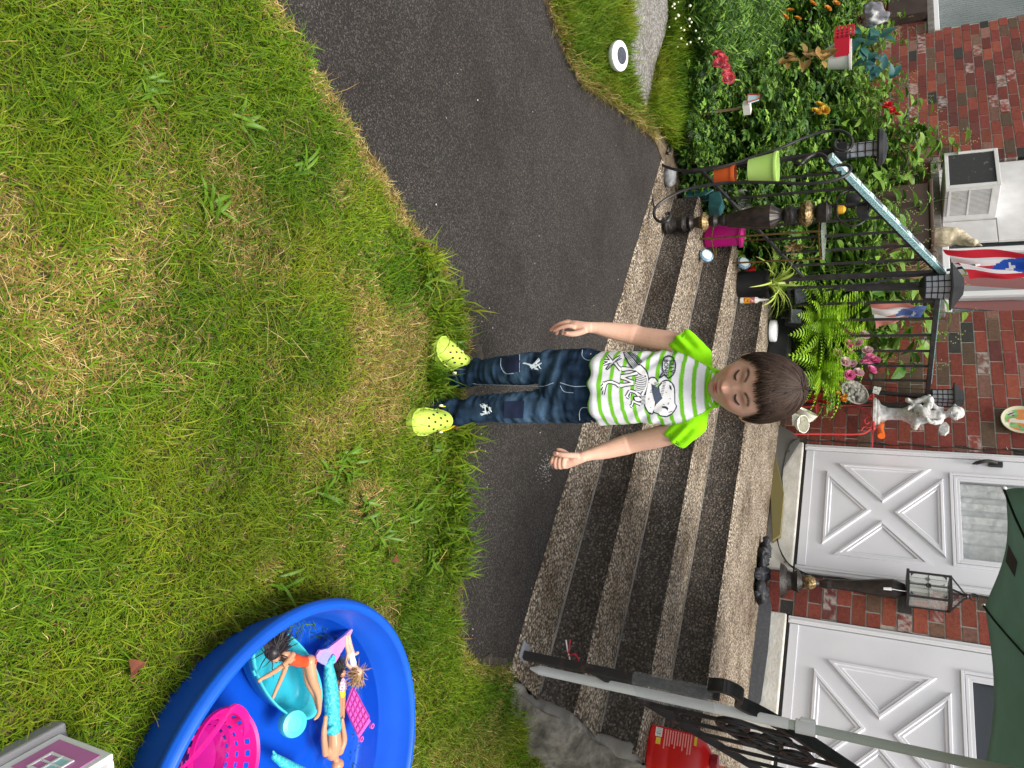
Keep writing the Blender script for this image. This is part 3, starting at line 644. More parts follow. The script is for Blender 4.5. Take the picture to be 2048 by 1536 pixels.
# ---- post with the near solar lantern
def lantern(name, label, x0, x1, y, d, postx, cap_r, body_r, style, group=None, axis_y=None):
    base = at(postx, axis_y or y, d); r = thing(name, label, 'lantern', base, group)
    mb = MB(); mb.bar(base, at(x0, y, d), .022, up=DX); mb.build('post', black_iron, r, smooth=False)
    L = x1 - x0
    a = at(x0, y, d); h = at(x1, y, d)[2] - a[2]; s = pxr(1, a); a = a * 1
    if style == 'round':
        mb = MB(); mb.lathe(a, [(0, -.35 * h), (6 * s, -.35 * h), (8 * s, -.12 * h), (15 * s, 0), (19 * s, .02 * h), (19 * s, .24 * h), (14 * s, .25 * h), (0, .25 * h)], 8); mb.build('base', gloss_black, r)
        mb = MB(); mb.lathe(a, [(0, .25 * h), (14 * s, .25 * h), (14 * s, .80 * h), (0, .8 * h)], 24); mb.build('lens', lens_m, r)
        mb = MB()
        for k in range(4): mb.lathe(a + ZX * h * (.30 + .14 * k), [(15.5 * s, 0), (17 * s, 0), (17 * s, .02 * h), (15.5 * s, .02 * h), (15.5 * s, 0)], 24)
        for k in range(6):
            th = k * math.pi / 3; o = np.array([math.cos(th), math.sin(th), 0]) * 16 * s; mb.bar(a + o + ZX * .24 * h, a + o + ZX * .82 * h, .003)
        mb.build('cage', gloss_black, r)
        mb = MB(); mb.lathe(a, [(0, .80 * h), (cap_r * s * .95, .80 * h), (cap_r * s, .84 * h), (cap_r * s * .93, .91 * h), (cap_r * .62 * s, .97 * h), (0, 1.0 * h)], 32); mb.build('cap', gloss_black, r)
    else:
        R = body_r * s; rr = [R * (math.cos(k * math.pi / 2 + math.pi / 4) * 1.414) for k in range(4)]
        def sq(f0, r0, f1, r1, m=0):
            V = []
            for f, q in ((f0, r0), (f1, r1)):
                for su, sd in ((-1, -1), (1, -1), (1, 1), (-1, 1)): V.append(a + UX * su * q * s + DX * sd * q * s + ZX * f * h)
            mb.add(V, [(0, 1, 5, 4), (1, 2, 6, 5), (2, 3, 7, 6), (3, 0, 4, 7), (3, 2, 1, 0), (4, 5, 6, 7)], m)
        mb = MB(); sq(-.06, body_r * .5, .06, body_r * 1.02); sq(.06, body_r * 1.02, .10, body_r * 1.02); mb.build('base', gloss_black, r, smooth=False)
        mb = MB(); sq(.10, body_r * .88, .66, body_r * .98); mb.build('lens', lens_m, r, smooth=False)
        mb = MB()
        for su in (-1, 0, 1):
            for sd in (-1, 0, 1):
                if su == 0 and sd == 0: continue
                p = a + (UX * su + DX * sd) * body_r * .93 * s; mb.bar(p + ZX * .08 * h, p + (UX * su + DX * sd) * .1 * body_r * s + ZX * .68 * h, .0045)
        for f in (.24, .38, .52):
            q = body_r * (.92 + .12 * f) * s
            for e1, e2 in ((UX, DX), (DX, UX)):
                for sg in (-1, 1): mb.bar(a + e1 * q * sg - e2 * q + ZX * f * h, a + e1 * q * sg + e2 * q + ZX * f * h, .0045)
        mb.build('cage', gloss_black, r, smooth=False)
        mb = MB(); sq(.66, cap_r, .70, cap_r); sq(.70, cap_r, .97, cap_r * .35); mb.build('cap', gloss_black, r, smooth=False)
    return r
lantern('solar_lantern', 'black round solar lantern on the foot post beside the curled trellis', 1668, 1776, 305, 2.68, 1365, 36, 17, 'round', axis_y=345)
lantern('solar_lantern', 'square black solar lantern on the corner post beside the draped flag', 1843, 1930, 575, 3.56, 1690, 33, 17, 'square', axis_y=578)
lantern('solar_lantern', 'square black solar lantern behind the white fairy figurine', 1858, 1930, 795, 4.83, 1735, 22, 12, 'square', axis_y=783)
# ---- pots on the trellis post
pot_m = M('orange_pot', (.50, .085, .012), .5, var=(.40, .065, .01), vs=9); lime_m = M('lime_pot', (.42, .68, .14), .45, var=(.5, .74, .2), vs=7)
def pot(name, label, x0, x1, y, d, r0, r1, mat, lip=.1, parent=None, soil=True, grp=None):
    a = at(x0, y, d); h = at(x1, y, d)[2] - a[2]; s = pxr(1, a); o = thing(name, label, 'pot', a, grp); R = lambda f: (r0 + (r1 - r0) * f) * s
    mb = MB(); mb.lathe(a, [(0, 0), (R(0), 0), (R(.03), .03 * h), (R(1 - 2 * lip), (1 - 2 * lip) * h), (R(1 - 2 * lip) * 1.06, (1 - 2 * lip) * h), (R(1) * 1.07, .97 * h), (R(1) * 1.05, h), (R(1) * .97, h), (R(.8) * .95, .82 * h), (0, .82 * h)], 32); mb.build('shell', mat, o)
    if soil: mb = MB(); mb.lathe(a, [(R(.8) * .94, .825 * h), (0, .84 * h)], 24); mb.build('soil', soil_m, o)
    return o, a, h, s
pot('flower_pot', 'small orange plastic pot fixed on the post inside the trellis', 1430, 1470, 352, 2.66, 14.5, 18, pot_m)
pot('flower_pot', 'lime green plastic pot above the small orange one', 1498, 1555, 341, 2.66, 22, 30, lime_m, .06)
# ---- round stone with a carved face
p = on(1327, 355, .0); mb = MB(); mb.ell(p + (0, 0, .035), (.065, .05, .04), 24, 14)
fs = mb.build('carved_stone', M('grey_stone', (.34, .35, .36), .8, var=(.18, .18, .19), vs=22, bump=.7, bs=30, bd=.012), loc=p); tag(fs, 'round grey carved stone on the ground at the foot of the trellis', 'stone')
V, N = getv(fs); setv(fs, V + N * ((vnoise(V, 70, 2) - .5) * .014)[:, None])
# ---- ornate turned lamp base, black and gold, with a cat-shaped sign on top
def spindle(name, label, xs, y, d, segs, mats, names, dy=0):
    a = at(xs[0], y, d); r = thing(name, label, 'lamp', a)
    for (f0, f1, prof, mi, nm, n) in segs:
        x0, x1 = xs[0] + (xs[1] - xs[0]) * f0, xs[0] + (xs[1] - xs[0]) * f1; p0, p1 = at(x0, y + dy * f0, d), at(x1, y + dy * f1, d); s = pxr(1, p0); ax = p1 - p0
        mb = MB(); mb.lathe(p0, [(q * s, g_ * np.linalg.norm(ax)) for g_, q in prof], n, ax); o = mb.build(nm, mats[mi], r)
        if nm in ('carved_leaf', 'gilt_ball'):
            V, N = getv(o); setv(o, V + N * ((vnoise(V, 130, 3) - .5) * .006)[:, None])
        if nm in ('fluted_vase',):
            V, N = getv(o); th = np.arctan2((V - p0)[:, 1], (V - p0)[:, 0]); setv(o, V + N * (np.cos(th * 12) * .0018)[:, None])
    return r
bronze = M('bronze_black', (.015, .012, .010), .5, .0, var=(.07, .04, .022), vs=60, vlo=.6, vhi=.8, bump=.5, bs=90, bd=.006)
gilt = M('gilt_crackle', (.30, .21, .09), .45, .5, var=(.06, .04, .02), vs=70, vlo=.4, vhi=.62, bump=.6, bs=80, bd=.004)
vase_m = M('dark_vase', (.011, .009, .009), .42, .0, var=(.035, .022, .016), vs=30)
def dense(prof, k=5):
    out = []
    for (a, b), (c, e) in zip(prof[:-1], prof[1:]):
        for i in range(k): out.append((a + (c - a) * i / k, b + (e - b) * i / k))
    return out + [prof[-1]]
lb = spindle('turned_lamp', 'tall turned black and gilt lamp base standing at the left end of the bottom step', (1335, 1668), 450, 2.85,
    [(0, .12, dense([(0, 0), (0, 18), (.2, 15), (.5, 11), (.8, 17), (1, 14)]), 0, 'carved_leaf', 28), (.12, .19, dense([(0, 10), (.3, 15), (.6, 9), (1, 12)]), 2, 'neck', 24), (.19, .25, dense([(0, 10), (.5, 20), (1, 10)]), 1, 'gilt_ball', 32),
     (.25, .36, dense([(0, 8), (.3, 13), (.5, 8), (.8, 12), (1, 10)]), 0, 'collar', 24), (.36, .69, dense([(0, 13), (.15, 15), (.55, 23), (.8, 24), (.95, 12), (1, 9)]), 2, 'fluted_vase', 64), (.69, .785, dense([(0, 10), (.2, 17), (.6, 18), (1, 11)]), 0, 'carved_leaf', 32),
     (.785, .885, dense([(0, 9), (.25, 22), (.5, 26), (.75, 22), (1, 9)]), 1, 'gilt_ball', 36), (.885, .985, dense([(0, 9), (.2, 18), (.7, 20), (.85, 12), (1, 10)]), 0, 'carved_leaf', 32)], [bronze, gilt, vase_m], None, dy=-27)
# lantern ring with yellow bulb and the cat silhouette
q = at(1672, 420, 3.0); s = pxr(1, q); r = thing('hanging_lantern', 'dark lantern with a yellow bulb and a black cat cut-out, above the gilt lamp base', 'lantern', q)
mb = MB(); P = [at(1704 + 34 * math.cos(t), 416 + 36 * math.sin(t), 3.0) for t in np.linspace(0, 2 * math.pi, 40)]; mb.tube(P, .006, 8, cap=False); mb.build('hoop', black_iron, r)
mb = MB(); mb.lathe(at(1668, 422, 3.0), [(0, 0), (14 * s, 0), (16 * s, 6 * s), (9 * s, 9 * s), (0, 9 * s)], 20); mb.build('base', bronze, r)
mb = MB(); mb.lathe(at(1672, 420, 2.99), [(0, 0), (8 * s, 0), (9 * s, 6 * s), (8 * s, 14 * s), (3 * s, 18 * s), (0, 18 * s)], 20); mb.build('bulb', M('amber_glass', (.62, .33, .02), .25, spec=.6), r)
mb = MB(); mb.lathe(at(1690, 402, 3.02), [(0, 0), (15 * s, 2 * s), (16 * s, 14 * s), (10 * s, 26 * s), (0, 30 * s)], 20); mb.build('shade', gloss_black, r)
ct = [(1722, 405), (1730, 398), (1742, 400), (1734, 408), (1736, 420), (1734, 428), (1742, 436), (1730, 440), (1716, 434), (1712, 420), (1714, 410)]
mb = MB(); mb.prism([at(a, b, 2.985) for a, b in ct], DX * .006); mb.build('cat_cutout', black_iron, r, smooth=False)
# ---- magenta carry case
a = on(1408, 470, ZT[1]); e = uv2(a); r = thing('carry_case', 'glossy magenta plastic case standing on the second tread beside the brass stand', 'case', a)
mag = M('magenta_plastic', (.42, .006, .16), .4, var=(.36, .005, .14), vs=12); hz = at(1487, 470, e[1])[2] - ZT[1]
mb = MB(); mb.hb(e[0] - .085, e[0] + .065, e[1] - .03, e[1] + .06, ZT[1], ZT[1] + hz); mb.build('shell', mag, r, smooth=False, bevel=.018)
mb = MB(); mb.hb(e[0] - .091, e[0] + .071, e[1] - .036, e[1] + .066, ZT[1] + hz * .88, ZT[1] + hz * .97); mb.build('lid_rim', mag, r, smooth=False, bevel=.005)
# ---- brass wire plant stand with a glass top
brass = M('dull_brass', (.16, .10, .025), .5, .5, var=(.10, .06, .018), vs=40, bump=.2, bs=90)
r = thing('plant_stand', 'tall brass wire plant stand with a square glass top standing on the second tread', 'plant stand', on(1405, 490, ZT[1]))
fz = ZT[1]; f1 = on(1399, 478, fz); f2 = on(1410, 529, fz); wv = f2 - f1; wv[2] = 0; sid = np.linalg.norm(wv); w1_ = nrm(wv); w2_ = np.array([-w1_[1], w1_[0], 0]); 
f3 = f2 + w2_ * sid * .9; f4 = f1 + w2_ * sid * .9; H_ = at(1640, 480, uv2(f1)[1])[2] - fz
mb_t = MB()
for f in (f1, f2, f3, f4):
    mb = MB(); mb.tube([f, f + ZX * H_], .006, 8); mb.build('leg', brass, r)
mb = MB()
for z_ in (H_ - .012, .10 * H_):
    mb = MB()
    for a, b in ((f1, f2), (f2, f3), (f3, f4), (f4, f1)): mb.tube([a + ZX * z_, b + ZX * z_], .005, 8)
    if z_ > .3 * H_: mb.build('top_frame', brass, r)
mb.tube([f1 + ZX * .1 * H_, f3 + ZX * .1 * H_], .005, 8); mb.tube([f2 + ZX * .1 * H_, f4 + ZX * .1 * H_], .005, 8); mb.build('cross_brace', brass, r)
cen = (f1 + f3) / 2
mb = MB(); V = [f + ZX * (H_ + .001) + (f - cen) * .06 * (1, 1, 0) for f in (f1, f2, f3, f4)]; mb.prism(V, ZX * .012); mb.build('glass_top', M('edge_glass', (.50, .56, .50), .1, trans=.4, spec=.8), r, smooth=False)
# gilt floral ornament hanging in the stand
mb = MB(); o = (f1 + f2) / 2 + ZX * H_ * .78
for k in range(34):
    th = rnd.uniform(0, 6.283); L_ = rnd.uniform(.03, .075); d_ = w1_ * math.cos(th) + ZX * math.sin(th) - w2_ * rnd.uniform(0, .6); p = o + d_ * L_; n_ = np.cross(d_, w2_) * .010
    mb.add([o, p * .5 + o * .5 + n_, p, p * .5 + o * .5 - n_], [(0, 1, 2, 3)])
mb.tube(curve([o + ZX * .12 - w1_ * .05, o + ZX * .09 + w1_ * .01, o + ZX * .03, o - ZX * .02 + w1_ * .03], 6), .003, 6)
tag(mb.build('gilt_flower', gilt, smooth=False, loc=o), 'gilt metal flower ornament inside the brass plant stand', 'ornament')
# ---- glass disc lights on the steps
mosaic = M('mosaic_glass', (.30, .46, .56), .2, var=(.08, .20, .30), vs=90, vlo=.4, vhi=.6, detail=2, spec=.8)
def disc(label, px, py, z, rr, faced, hgt=.03):
    c = on(px, py, z); o = thing('disc_light', label, 'garden light', c + ZX * rr, )
    ax = nrm(-DX * .75 + ZX * .5 + UX * faced); cc = c + ZX * (rr * .95)
    mb = MB(); mb.lathe(cc, [(0, -hgt * .5), (rr * .8, -hgt * .5), (rr, -hgt * .2), (rr, hgt * .2), (rr * .78, hgt * .5), (rr * .72, hgt * .42)], 32, ax); mb.build('rim', mosaic, o)
    mb = MB(); mb.lathe(cc, [(rr * .72, hgt * .42), (rr * .5, hgt * .50), (0, hgt * .55)], 32, ax); mb.build('lens', M('pale_lens', (.62, .68, .68), .15, spec=.8), o)
disc('blue mosaic glass disc light leaning on the lower tread by the brass stand', 1399, 512, ZT[1], .045, .1)
disc('blue mosaic glass disc light on the upper tread behind the brass leg', 1474, 527, ZT[2], .045, .1)
# ---- spider plant in a black pot
o, a, h, s = pot('planter', 'black square-shouldered pot of spider plant on the third tread', 1476, 1540, 570, 3.56, 26, 27, gloss_black, .05)
leaf_sp = M('spider_leaf', (1, 1, 1), .45, attr=True, transl=.3)
def strap_leaf(mb, o, az, L_, w, rise, droop, c1, c2, n=9, tw=.3):
    d_ = np.array([math.cos(az), math.sin(az), 0]); sd = np.array([-d_[1], d_[0], 0]); V = []; C_ = []; p = np.asarray(o, float); el = rise
    for i in range(n + 1):
        t = i / n; ww = w * math.sin(math.pi * min(1, .18 + t * .82)) ** .7 * (1 if t < 1 else .05); cv = ZX * ww * .35
        V += [p - sd * ww + cv, p, p + sd * ww + cv]; C_ += [c2, c1, c2]
        p = p + (d_ * math.cos(el) + ZX * math.sin(el)) * L_ / n; el -= droop / n
    b = len(mb.v); mb.add(V, [(3 * i + k, 3 * i + 3 + k, 3 * i + 4 + k, 3 * i + 1 + k) for i in range(n) for k in (0, 1)], 0, (1, 1, 1))
    for i, q in enumerate(C_): mb.c[b + i] = tuple(q)
    mb.hascol = True
sp = thing('spider_plant', 'spider plant with arching pale striped leaves in the black pot', 'plant', a + ZX * h * .85); mb = MB()
for k in range(46): strap_leaf(mb, a + ZX * h * .85 + (rnd.gauss(0, .012), rnd.gauss(0, .012), 0), rnd.uniform(0, 6.28), rnd.uniform(.20, .40), rnd.uniform(.006, .011), rnd.uniform(.5, 1.4), rnd.uniform(.9, 2.0), np.array((.55, .60, .16)) * rnd.uniform(.8, 1.15), np.array((.24, .38, .04)) * rnd.uniform(.7, 1.2))
mb.build('leaves', leaf_sp, sp)
# red bloom behind the spider plant
def petal_bloom(mb, o, r, ax, c1, c2, n=5, layers=3, cup=.5):
    ax = nrm(ax); u = nrm(np.cross(ax, (0.3, .2, 1))); v = np.cross(ax, u); o = np.asarray(o, float)
    for l in range(layers):
        rr = r * (1 - .26 * l)
        for k in range(n):
            th = 6.283 * (k + .5 * l) / n + rnd.uniform(-.2, .2); d_ = u * math.cos(th) + v * math.sin(th); sd = np.cross(ax, d_); up_ = cup * (.3 + .5 * l) 
            V = []; C_ = []
            for i in range(5):
                t = i / 4; w = rr * .62 * math.sin(math.pi * (.12 + .72 * t)); p = o + d_ * rr * t * (1 - .25 * up_) + ax * rr * (up_ * t * t * 1.2 + .05 * l)
                V += [p - sd * w + ax * w * .35, p, p + sd * w + ax * w * .35]; c = np.array(c1) * (1 - t) + np.array(c2) * t; C_ += [c, c * .92, c]
            b = len(mb.v); mb.add(V, [(3 * i + q, 3 * i + 3 + q, 3 * i + 4 + q, 3 * i + 1 + q) for i in range(4) for q in (0, 1)], 0, (1, 1, 1))
            for i, q in enumerate(C_): mb.c[b + i] = tuple(q)
    mb.hascol = True
petal_m = M('petal', (1, 1, 1), .6, attr=True, transl=.25)
mb = MB(); p = at(1506, 540, 3.66)
for k in range(4): petal_bloom(mb, p + np.array([rnd.gauss(0, .02), 0, rnd.gauss(0, .025)]), .035, -DX + UX * rnd.gauss(0, .5) + ZX * .6, (.45, .01, .012), (.62, .04, .03))
tag(mb.build('red_bloom', petal_m, loc=p), 'red cloth bloom tucked behind the spider plant pot', 'flower')
# white cloth flowers at the lower left of the lamp base
mb = MB(); p = at(1462, 410, 3.12)
for dx, dy in ((-10, 5), (8, -8), (14, 8), (-2, -14), (22, -16), (24, 2), (-16, -4)): petal_bloom(mb, at(1462 + dx, 410 + dy, 3.12 + rnd.uniform(-.03, .03)), .05, -DX + ZX * rnd.uniform(0, .8) + UX * rnd.gauss(0, .5), (.62, .62, .52), (.74, .74, .72), 5, 3)
tag(mb.build('white_bouquet', petal_m, loc=p), 'white cloth flowers behind the tall gilt lamp base', 'flowers')
# teal glazed pieces half hidden
teal = M('teal_glaze', (.03, .14, .15), .4, var=(.02, .08, .085), vs=20)
for nm, lab, cat, pts in (('teal_board', 'teal slab leaning low behind the right arm of the trellis', 'board', [(1362, 388), (1400, 372), (1428, 378), (1410, 390), (1372, 398)]), ('teal_pot', 'teal glazed pot fragment below the white cloth flowers', 'pot', [(1418, 388), (1440, 380), (1446, 402), (1438, 418), (1416, 416)])):
    mb = MB(); mb.prism([at(a, b, 2.95) for a, b in pts], DX * .05); tag(mb.build(nm, teal, smooth=False, bevel=.006, loc=at(*pts[0], 2.95)), lab, cat)
# ---- glue bottle
a = at(1481, 601, 3.52); s = pxr(1, a); r = thing('glue_bottle', 'small white glue bottle with orange label beside the black pot', 'bottle', a)
mb = MB(); mb.lathe(a, [(0, 0), (5.8 * s, 0), (6 * s, 2 * s), (6 * s, 32 * s), (3 * s, 36 * s), (2.4 * s, 41 * s), (1 * s, 54 * s), (0, 54 * s)], 20); mb.build('body', M('white_plastic', (.75, .74, .70), .4), r)
mb = MB(); mb.lathe(a, [(6.2 * s, 7 * s), (6.2 * s, 19 * s)], 20); mb.build('label', M('label_yellow', (.72, .42, .02), .5, var=(.55, .06, .03), vs=70, vlo=.5, vhi=.56), r)
mb = MB(); mb.lathe(a, [(6.2 * s, 19.2 * s), (6.2 * s, 28 * s)], 20); mb.build('label', M('label_red', (.42, .10, .10), .5, var=(.7, .5, .4), vs=90, vlo=.55, vhi=.6), r)
# ---- white puck light and black flood lights on the landing
a = on(1537, 662, ZT[3]); s = pxr(1, a); r = thing('puck_light', 'round white puck light on the landing edge below the fern', 'garden light', a)
mb = MB(); mb.lathe(a, [(0, 0), (21 * s, 0), (22 * s, 2 * s), (22 * s, 13 * s), (20 * s, 16 * s), (0, 17 * s)], 40); mb.build('body', M('white_gloss', (.80, .81, .83), .25), r)
mb = MB(); mb.lathe(a, [(22.4 * s, 1 * s), (22.4 * s, 3.4 * s), (0, 3.4 * s), (0, 1 * s)], 40); mb.build('base_ring', gloss_black, r)
def flood(label, x, y, d, yaw, w, h):
    c = at(x, y, d); r = thing('flood_light', label, 'flood light', c - ZX * h); s = pxr(1, c); R = np.array(Euler((rad(-25), 0, yaw)).to_matrix()); e = [R @ np.array(q) for q in ((1., 0, 0), (0, 1., 0), (0, 0, 1.))]
    mb = MB(); mb.box(c - e[0] * w / 2 - e[2] * h / 2, e[0] * w, e[1] * .03, e[2] * h); mb.build('housing', gloss_black, r, smooth=False, bevel=.006)
    mb = MB(); mb.box(c - e[0] * w * .44 - e[2] * h * .42 - e[1] * .002, e[0] * w * .88, e[1] * .001, e[2] * h * .84); mb.build('lens', M('dark_lens', (.03, .035, .045), .12, spec=.8), r, smooth=False)
    mb = MB(); mb.tube([c + e[1] * .03, c + e[1] * .05 - ZX * h * .6, c + e[1] * .04 - ZX * h], .010, 8); mb.build('bracket', gloss_black, r)
flood('black flood light tilted up on the landing corner nearest the post', 1602, 590, 3.72, .6, .13, .09)
flood('black flood light facing the steps just above the white puck', 1592, 632, 3.78, -.1, .10, .08)
flood('black slab-like solar flood light tilted toward the fern', 1625, 612, 3.84, .95, .17, .06)
mb = MB(); mb.hb(-3.74, -3.34, 3.94, 4.16, ZT[3], ZT[3] + .13); tag(mb.build('planter_box', gloss_black, smooth=False, bevel=.01, loc=W(-3.5, 3.94, ZT[3])), 'low black box planter under the fern on the landing', 'planter')
# ================================================================ right of the steps: iron railing, white umbrella, bottles
nb = on(1045, 1310, ZT[0]); un, dn = uv2(nb); rr = thing('stair_railing', 'black and rusty iron railing on the right with a white umbrella pole strapped to it', 'railing', nb)
zt = at(1440, 1385, dn)[2]
mb = MB(); mb.bar(nb, W(un, dn, zt), .030, up=DX); mb.build('newel', rust_iron, rr, smooth=False, bevel=.003)
mb = MB(); mb.hb(un - .045, un + .02, dn - .035, dn + .035, ZT[0], ZT[0] + .008); mb.build('foot_plate', M('grey_metal', (.30, .31, .33), .5, .3), rr, smooth=False, bevel=.002)
SLP = .52
H0 = W(un, dn + .02, zt + .11)
def hr(d): return W(un, d, zt + .10 + (d - dn) * SLP)
mb = MB(); P = curve([W(un, dn - .10, zt - .02), W(un, dn - .115, zt + .035), W(un, dn - .06, zt + .075), W(un, dn + .02, zt + .06), W(un, dn + .10, zt + .125), hr(dn + .25)], 6)
for p, q in zip(P[:-1], P[1:]): mb.bar(p, q + (q - p) * .2, .042, .018)
mb.build('curled_end', black_iron, rr, smooth=False)
mb = MB(); mb.bar(hr(dn + .23), hr(dn + 1.9), .045, .022); mb.build('handrail', black_iron, rr, smooth=False, bevel=.004)
lowz = at(1180, 1357, dn)[2]
def lr(d): return W(un, d, lowz + (d - dn) * SLP)
mb = MB(); mb.bar(lr(dn), lr(dn + 1.9), .028, .014); mb.build('bottom_rail', rust_iron, rr, smooth=False)
for k in range(9):
    d_ = dn + .16 + k * .135; mb = MB(); mb.bar(lr(d_), hr(d_), .013, up=DX); mb.build('baluster', black_iron, rr, smooth=False)
# cast filigree plaque between the balusters
d_c, cz = dn + .52, lowz + .42 * SLP + .30
mb = MB()
def el(a, b, t): return W(un, d_c + a * math.cos(t) * 1.0, cz + SLP * a * math.cos(t) + b * math.sin(t))
cq = at(1530, 1487, dn + .45); d_c, cz = dn + .45, cq[2]
for a, b in ((.19, .125), (.06, .045)): mb.tube([el(a, b, t) for t in np.linspace(0, 6.283, 36)], .009, 6, cap=False)
for sgn in (-1, 1):
    for k in range(4):
        th0 = k * 1.57 + .5; P = []
        for i in range(16):
            t = i / 15; r_ = .058 * (1 - .8 * t); ph = th0 + sgn * t * 7; P.append(el(.12, .080, th0) + DX * r_ * math.cos(ph) + ZX * r_ * math.sin(ph))
        mb.tube(P, .0085, 6)
mb.build('filigree', black_iron, rr)
# ---- white umbrella pole and the green canopy
um = thing('patio_umbrella', 'dark green patio umbrella on a tall white pole tied beside the right railing', 'umbrella', on(1058, 1336, ZT[0]))
pb = on(1058, 1336, ZT[0]); pole_w = M('white_pole', (.86, .87, .86), .35, var=(.78, .79, .78), vs=10, bump=.1, bs=60)
mb = MB(); P1 = pb + ZX * .95 ; mb.tube([pb + ZX * .005, pb + ZX * .04, pb + ZX * .045, P1], [.004, .015, .0175, .0175], 20); mb.build('pole', pole_w, um)
cz0 = aty(1590, 1432, pb[1])[2]; mb = MB(); mb.lathe(pb + ZX * (cz0 - .01), [(.0178, 0), (.023, 0), (.023, .062), (.0178, .062)], 24); mb.box(pb + ZX * (cz0 + .004) + np.array([-.03, -.008, 0]), (.012, 0, 0), (0, .016, 0), (0, 0, .045)); mb.build('collar', pole_w, um, bevel=.002)
mb = MB(); mb.tube([P1 - ZX * .05, pb + ZX * 2.0], .0155, 20); mb.build('upper_pole', M('grey_green_pole', (.50, .55, .50), .35), um)
canv = M('green_canvas', (.20, .30, .25), .85, var=(.215, .32, .27), vs=14, bump=.15, bs=400, bd=.001, transl=.5)
uc = uv2(pb); RIM, APX, RAD = 1.60, 1.95, .88
def um_p(th, f, sag=0): r_ = RAD * f * (1 - .06 * f * abs(math.sin(4 * (th - UM0))) ** 1.0); return W(uc[0] + r_ * math.cos(th), uc[1] + r_ * math.sin(th), RIM + (APX - RIM) * (1 - f) ** 1.15 - .0 + .035 * f * abs(math.sin(4 * (th - UM0))) - sag)
UM0 = rad(146); mb = MB(); n, k = 96, 14; V = []
for i in range(k + 1):
    for j in range(n): V.append(um_p(UM0 + 2 * math.pi * j / n, i / k))
mb.add(V, [(i * n + j, (i + 1) * n + j, (i + 1) * n + (j + 1) % n, i * n + (j + 1) % n) for i in range(k) for j in range(n)]); cn = mb.build('canopy', canv, um, auto=False); sd_ = cn.modifiers.new('s', 'SOLIDIFY'); sd_.thickness = .0015
seam = M('canvas_seam', (.008, .020, .014), .8)
for j in range(8):
    th = UM0 + j * math.pi / 4; mb = MB(); mb.tube([um_p(th, f, .006) for f in np.linspace(.02, 1, 10)], .004, 6); rb = mb.build('rib', seam, um)
    mb = MB(); mb.ell(um_p(th, 1.005, .004), (.007, .007, .009), 8, 6); mb.build('rib_tip', M('rib_tip', (.7, .7, .68), .4), rb)
mb = MB(); V = [um_p(UM0 + rad(20) + a, f, .004) for a, f in ((0, .97), (.12, .97), (.12, .88), (0, .88))]; mb.quad(*V); mb.build('sewn_patch', M('dark_patch', (.03, .032, .03), .8), um, smooth=False)
# clear packing tape wound round pole and post, and the twine
mb = MB(); z0 = at(1270, 1345, dn)[2]; z1_ = at(1430, 1375, dn)[2]; cpt = (nb + pb) / 2
tp = M('clear_tape', (.42, .45, .46), .12, spec=.9, alpha=.16, bump=.6, bs=60, bd=.01, var=(.7, .72, .73), vs=50)
ringpts = []
a_, b_ = nb * (1, 1, 0), pb * (1, 1, 0); e_ = nrm(b_ - a_); n_ = np.array([-e_[1], e_[0], 0]); hw = np.linalg.norm(b_ - a_)
V = []; kk = 30; zz_ = np.linspace(z0, z1_, 22)
for z_ in zz_:
    for j in range(kk):
        t = 2 * math.pi * j / kk; c = math.cos(t); base = a_ if c < 0 else b_
        V.append(base + (e_ * c + n_ * math.sin(t)) * (.0225 + .0025 * rnd.random()) + ZX * z_)
mb.add(V, [(i * kk + j, i * kk + (j + 1) % kk, (i + 1) * kk + (j + 1) % kk, (i + 1) * kk + j) for i in range(21) for j in range(kk)]); tag(mb.build('clear_tape', tp, smooth=False, loc=cpt + ZX * z0), 'clear tape wound around the white pole and the iron post', 'tape')
def twine(label, pts, mat):
    P = curve([aty(a, b, pb[1] - .03 + c) for a, b, c in pts], 6); mb = MB(); mb.tube(P, .0028, 6); return mb.build('strand', mat, tw)
tw = thing('twine', 'red and white twine knotted around the foot of the white pole', 'twine', aty(1140, 1310, pb[1] - .03))
twine('', [(1132, 1280, 0), (1135, 1300, 0), (1138, 1312, -.005), (1142, 1330, 0), (1150, 1336, .02)], M('white_twine', (.72, .70, .68), .8)); twine('', [(1140, 1279, 0), (1138, 1300, -.005), (1136, 1312, -.005), (1150, 1308, -.006), (1157, 1322, 0), (1146, 1322, .01)], M('red_twine', (.52, .02, .04), .8))
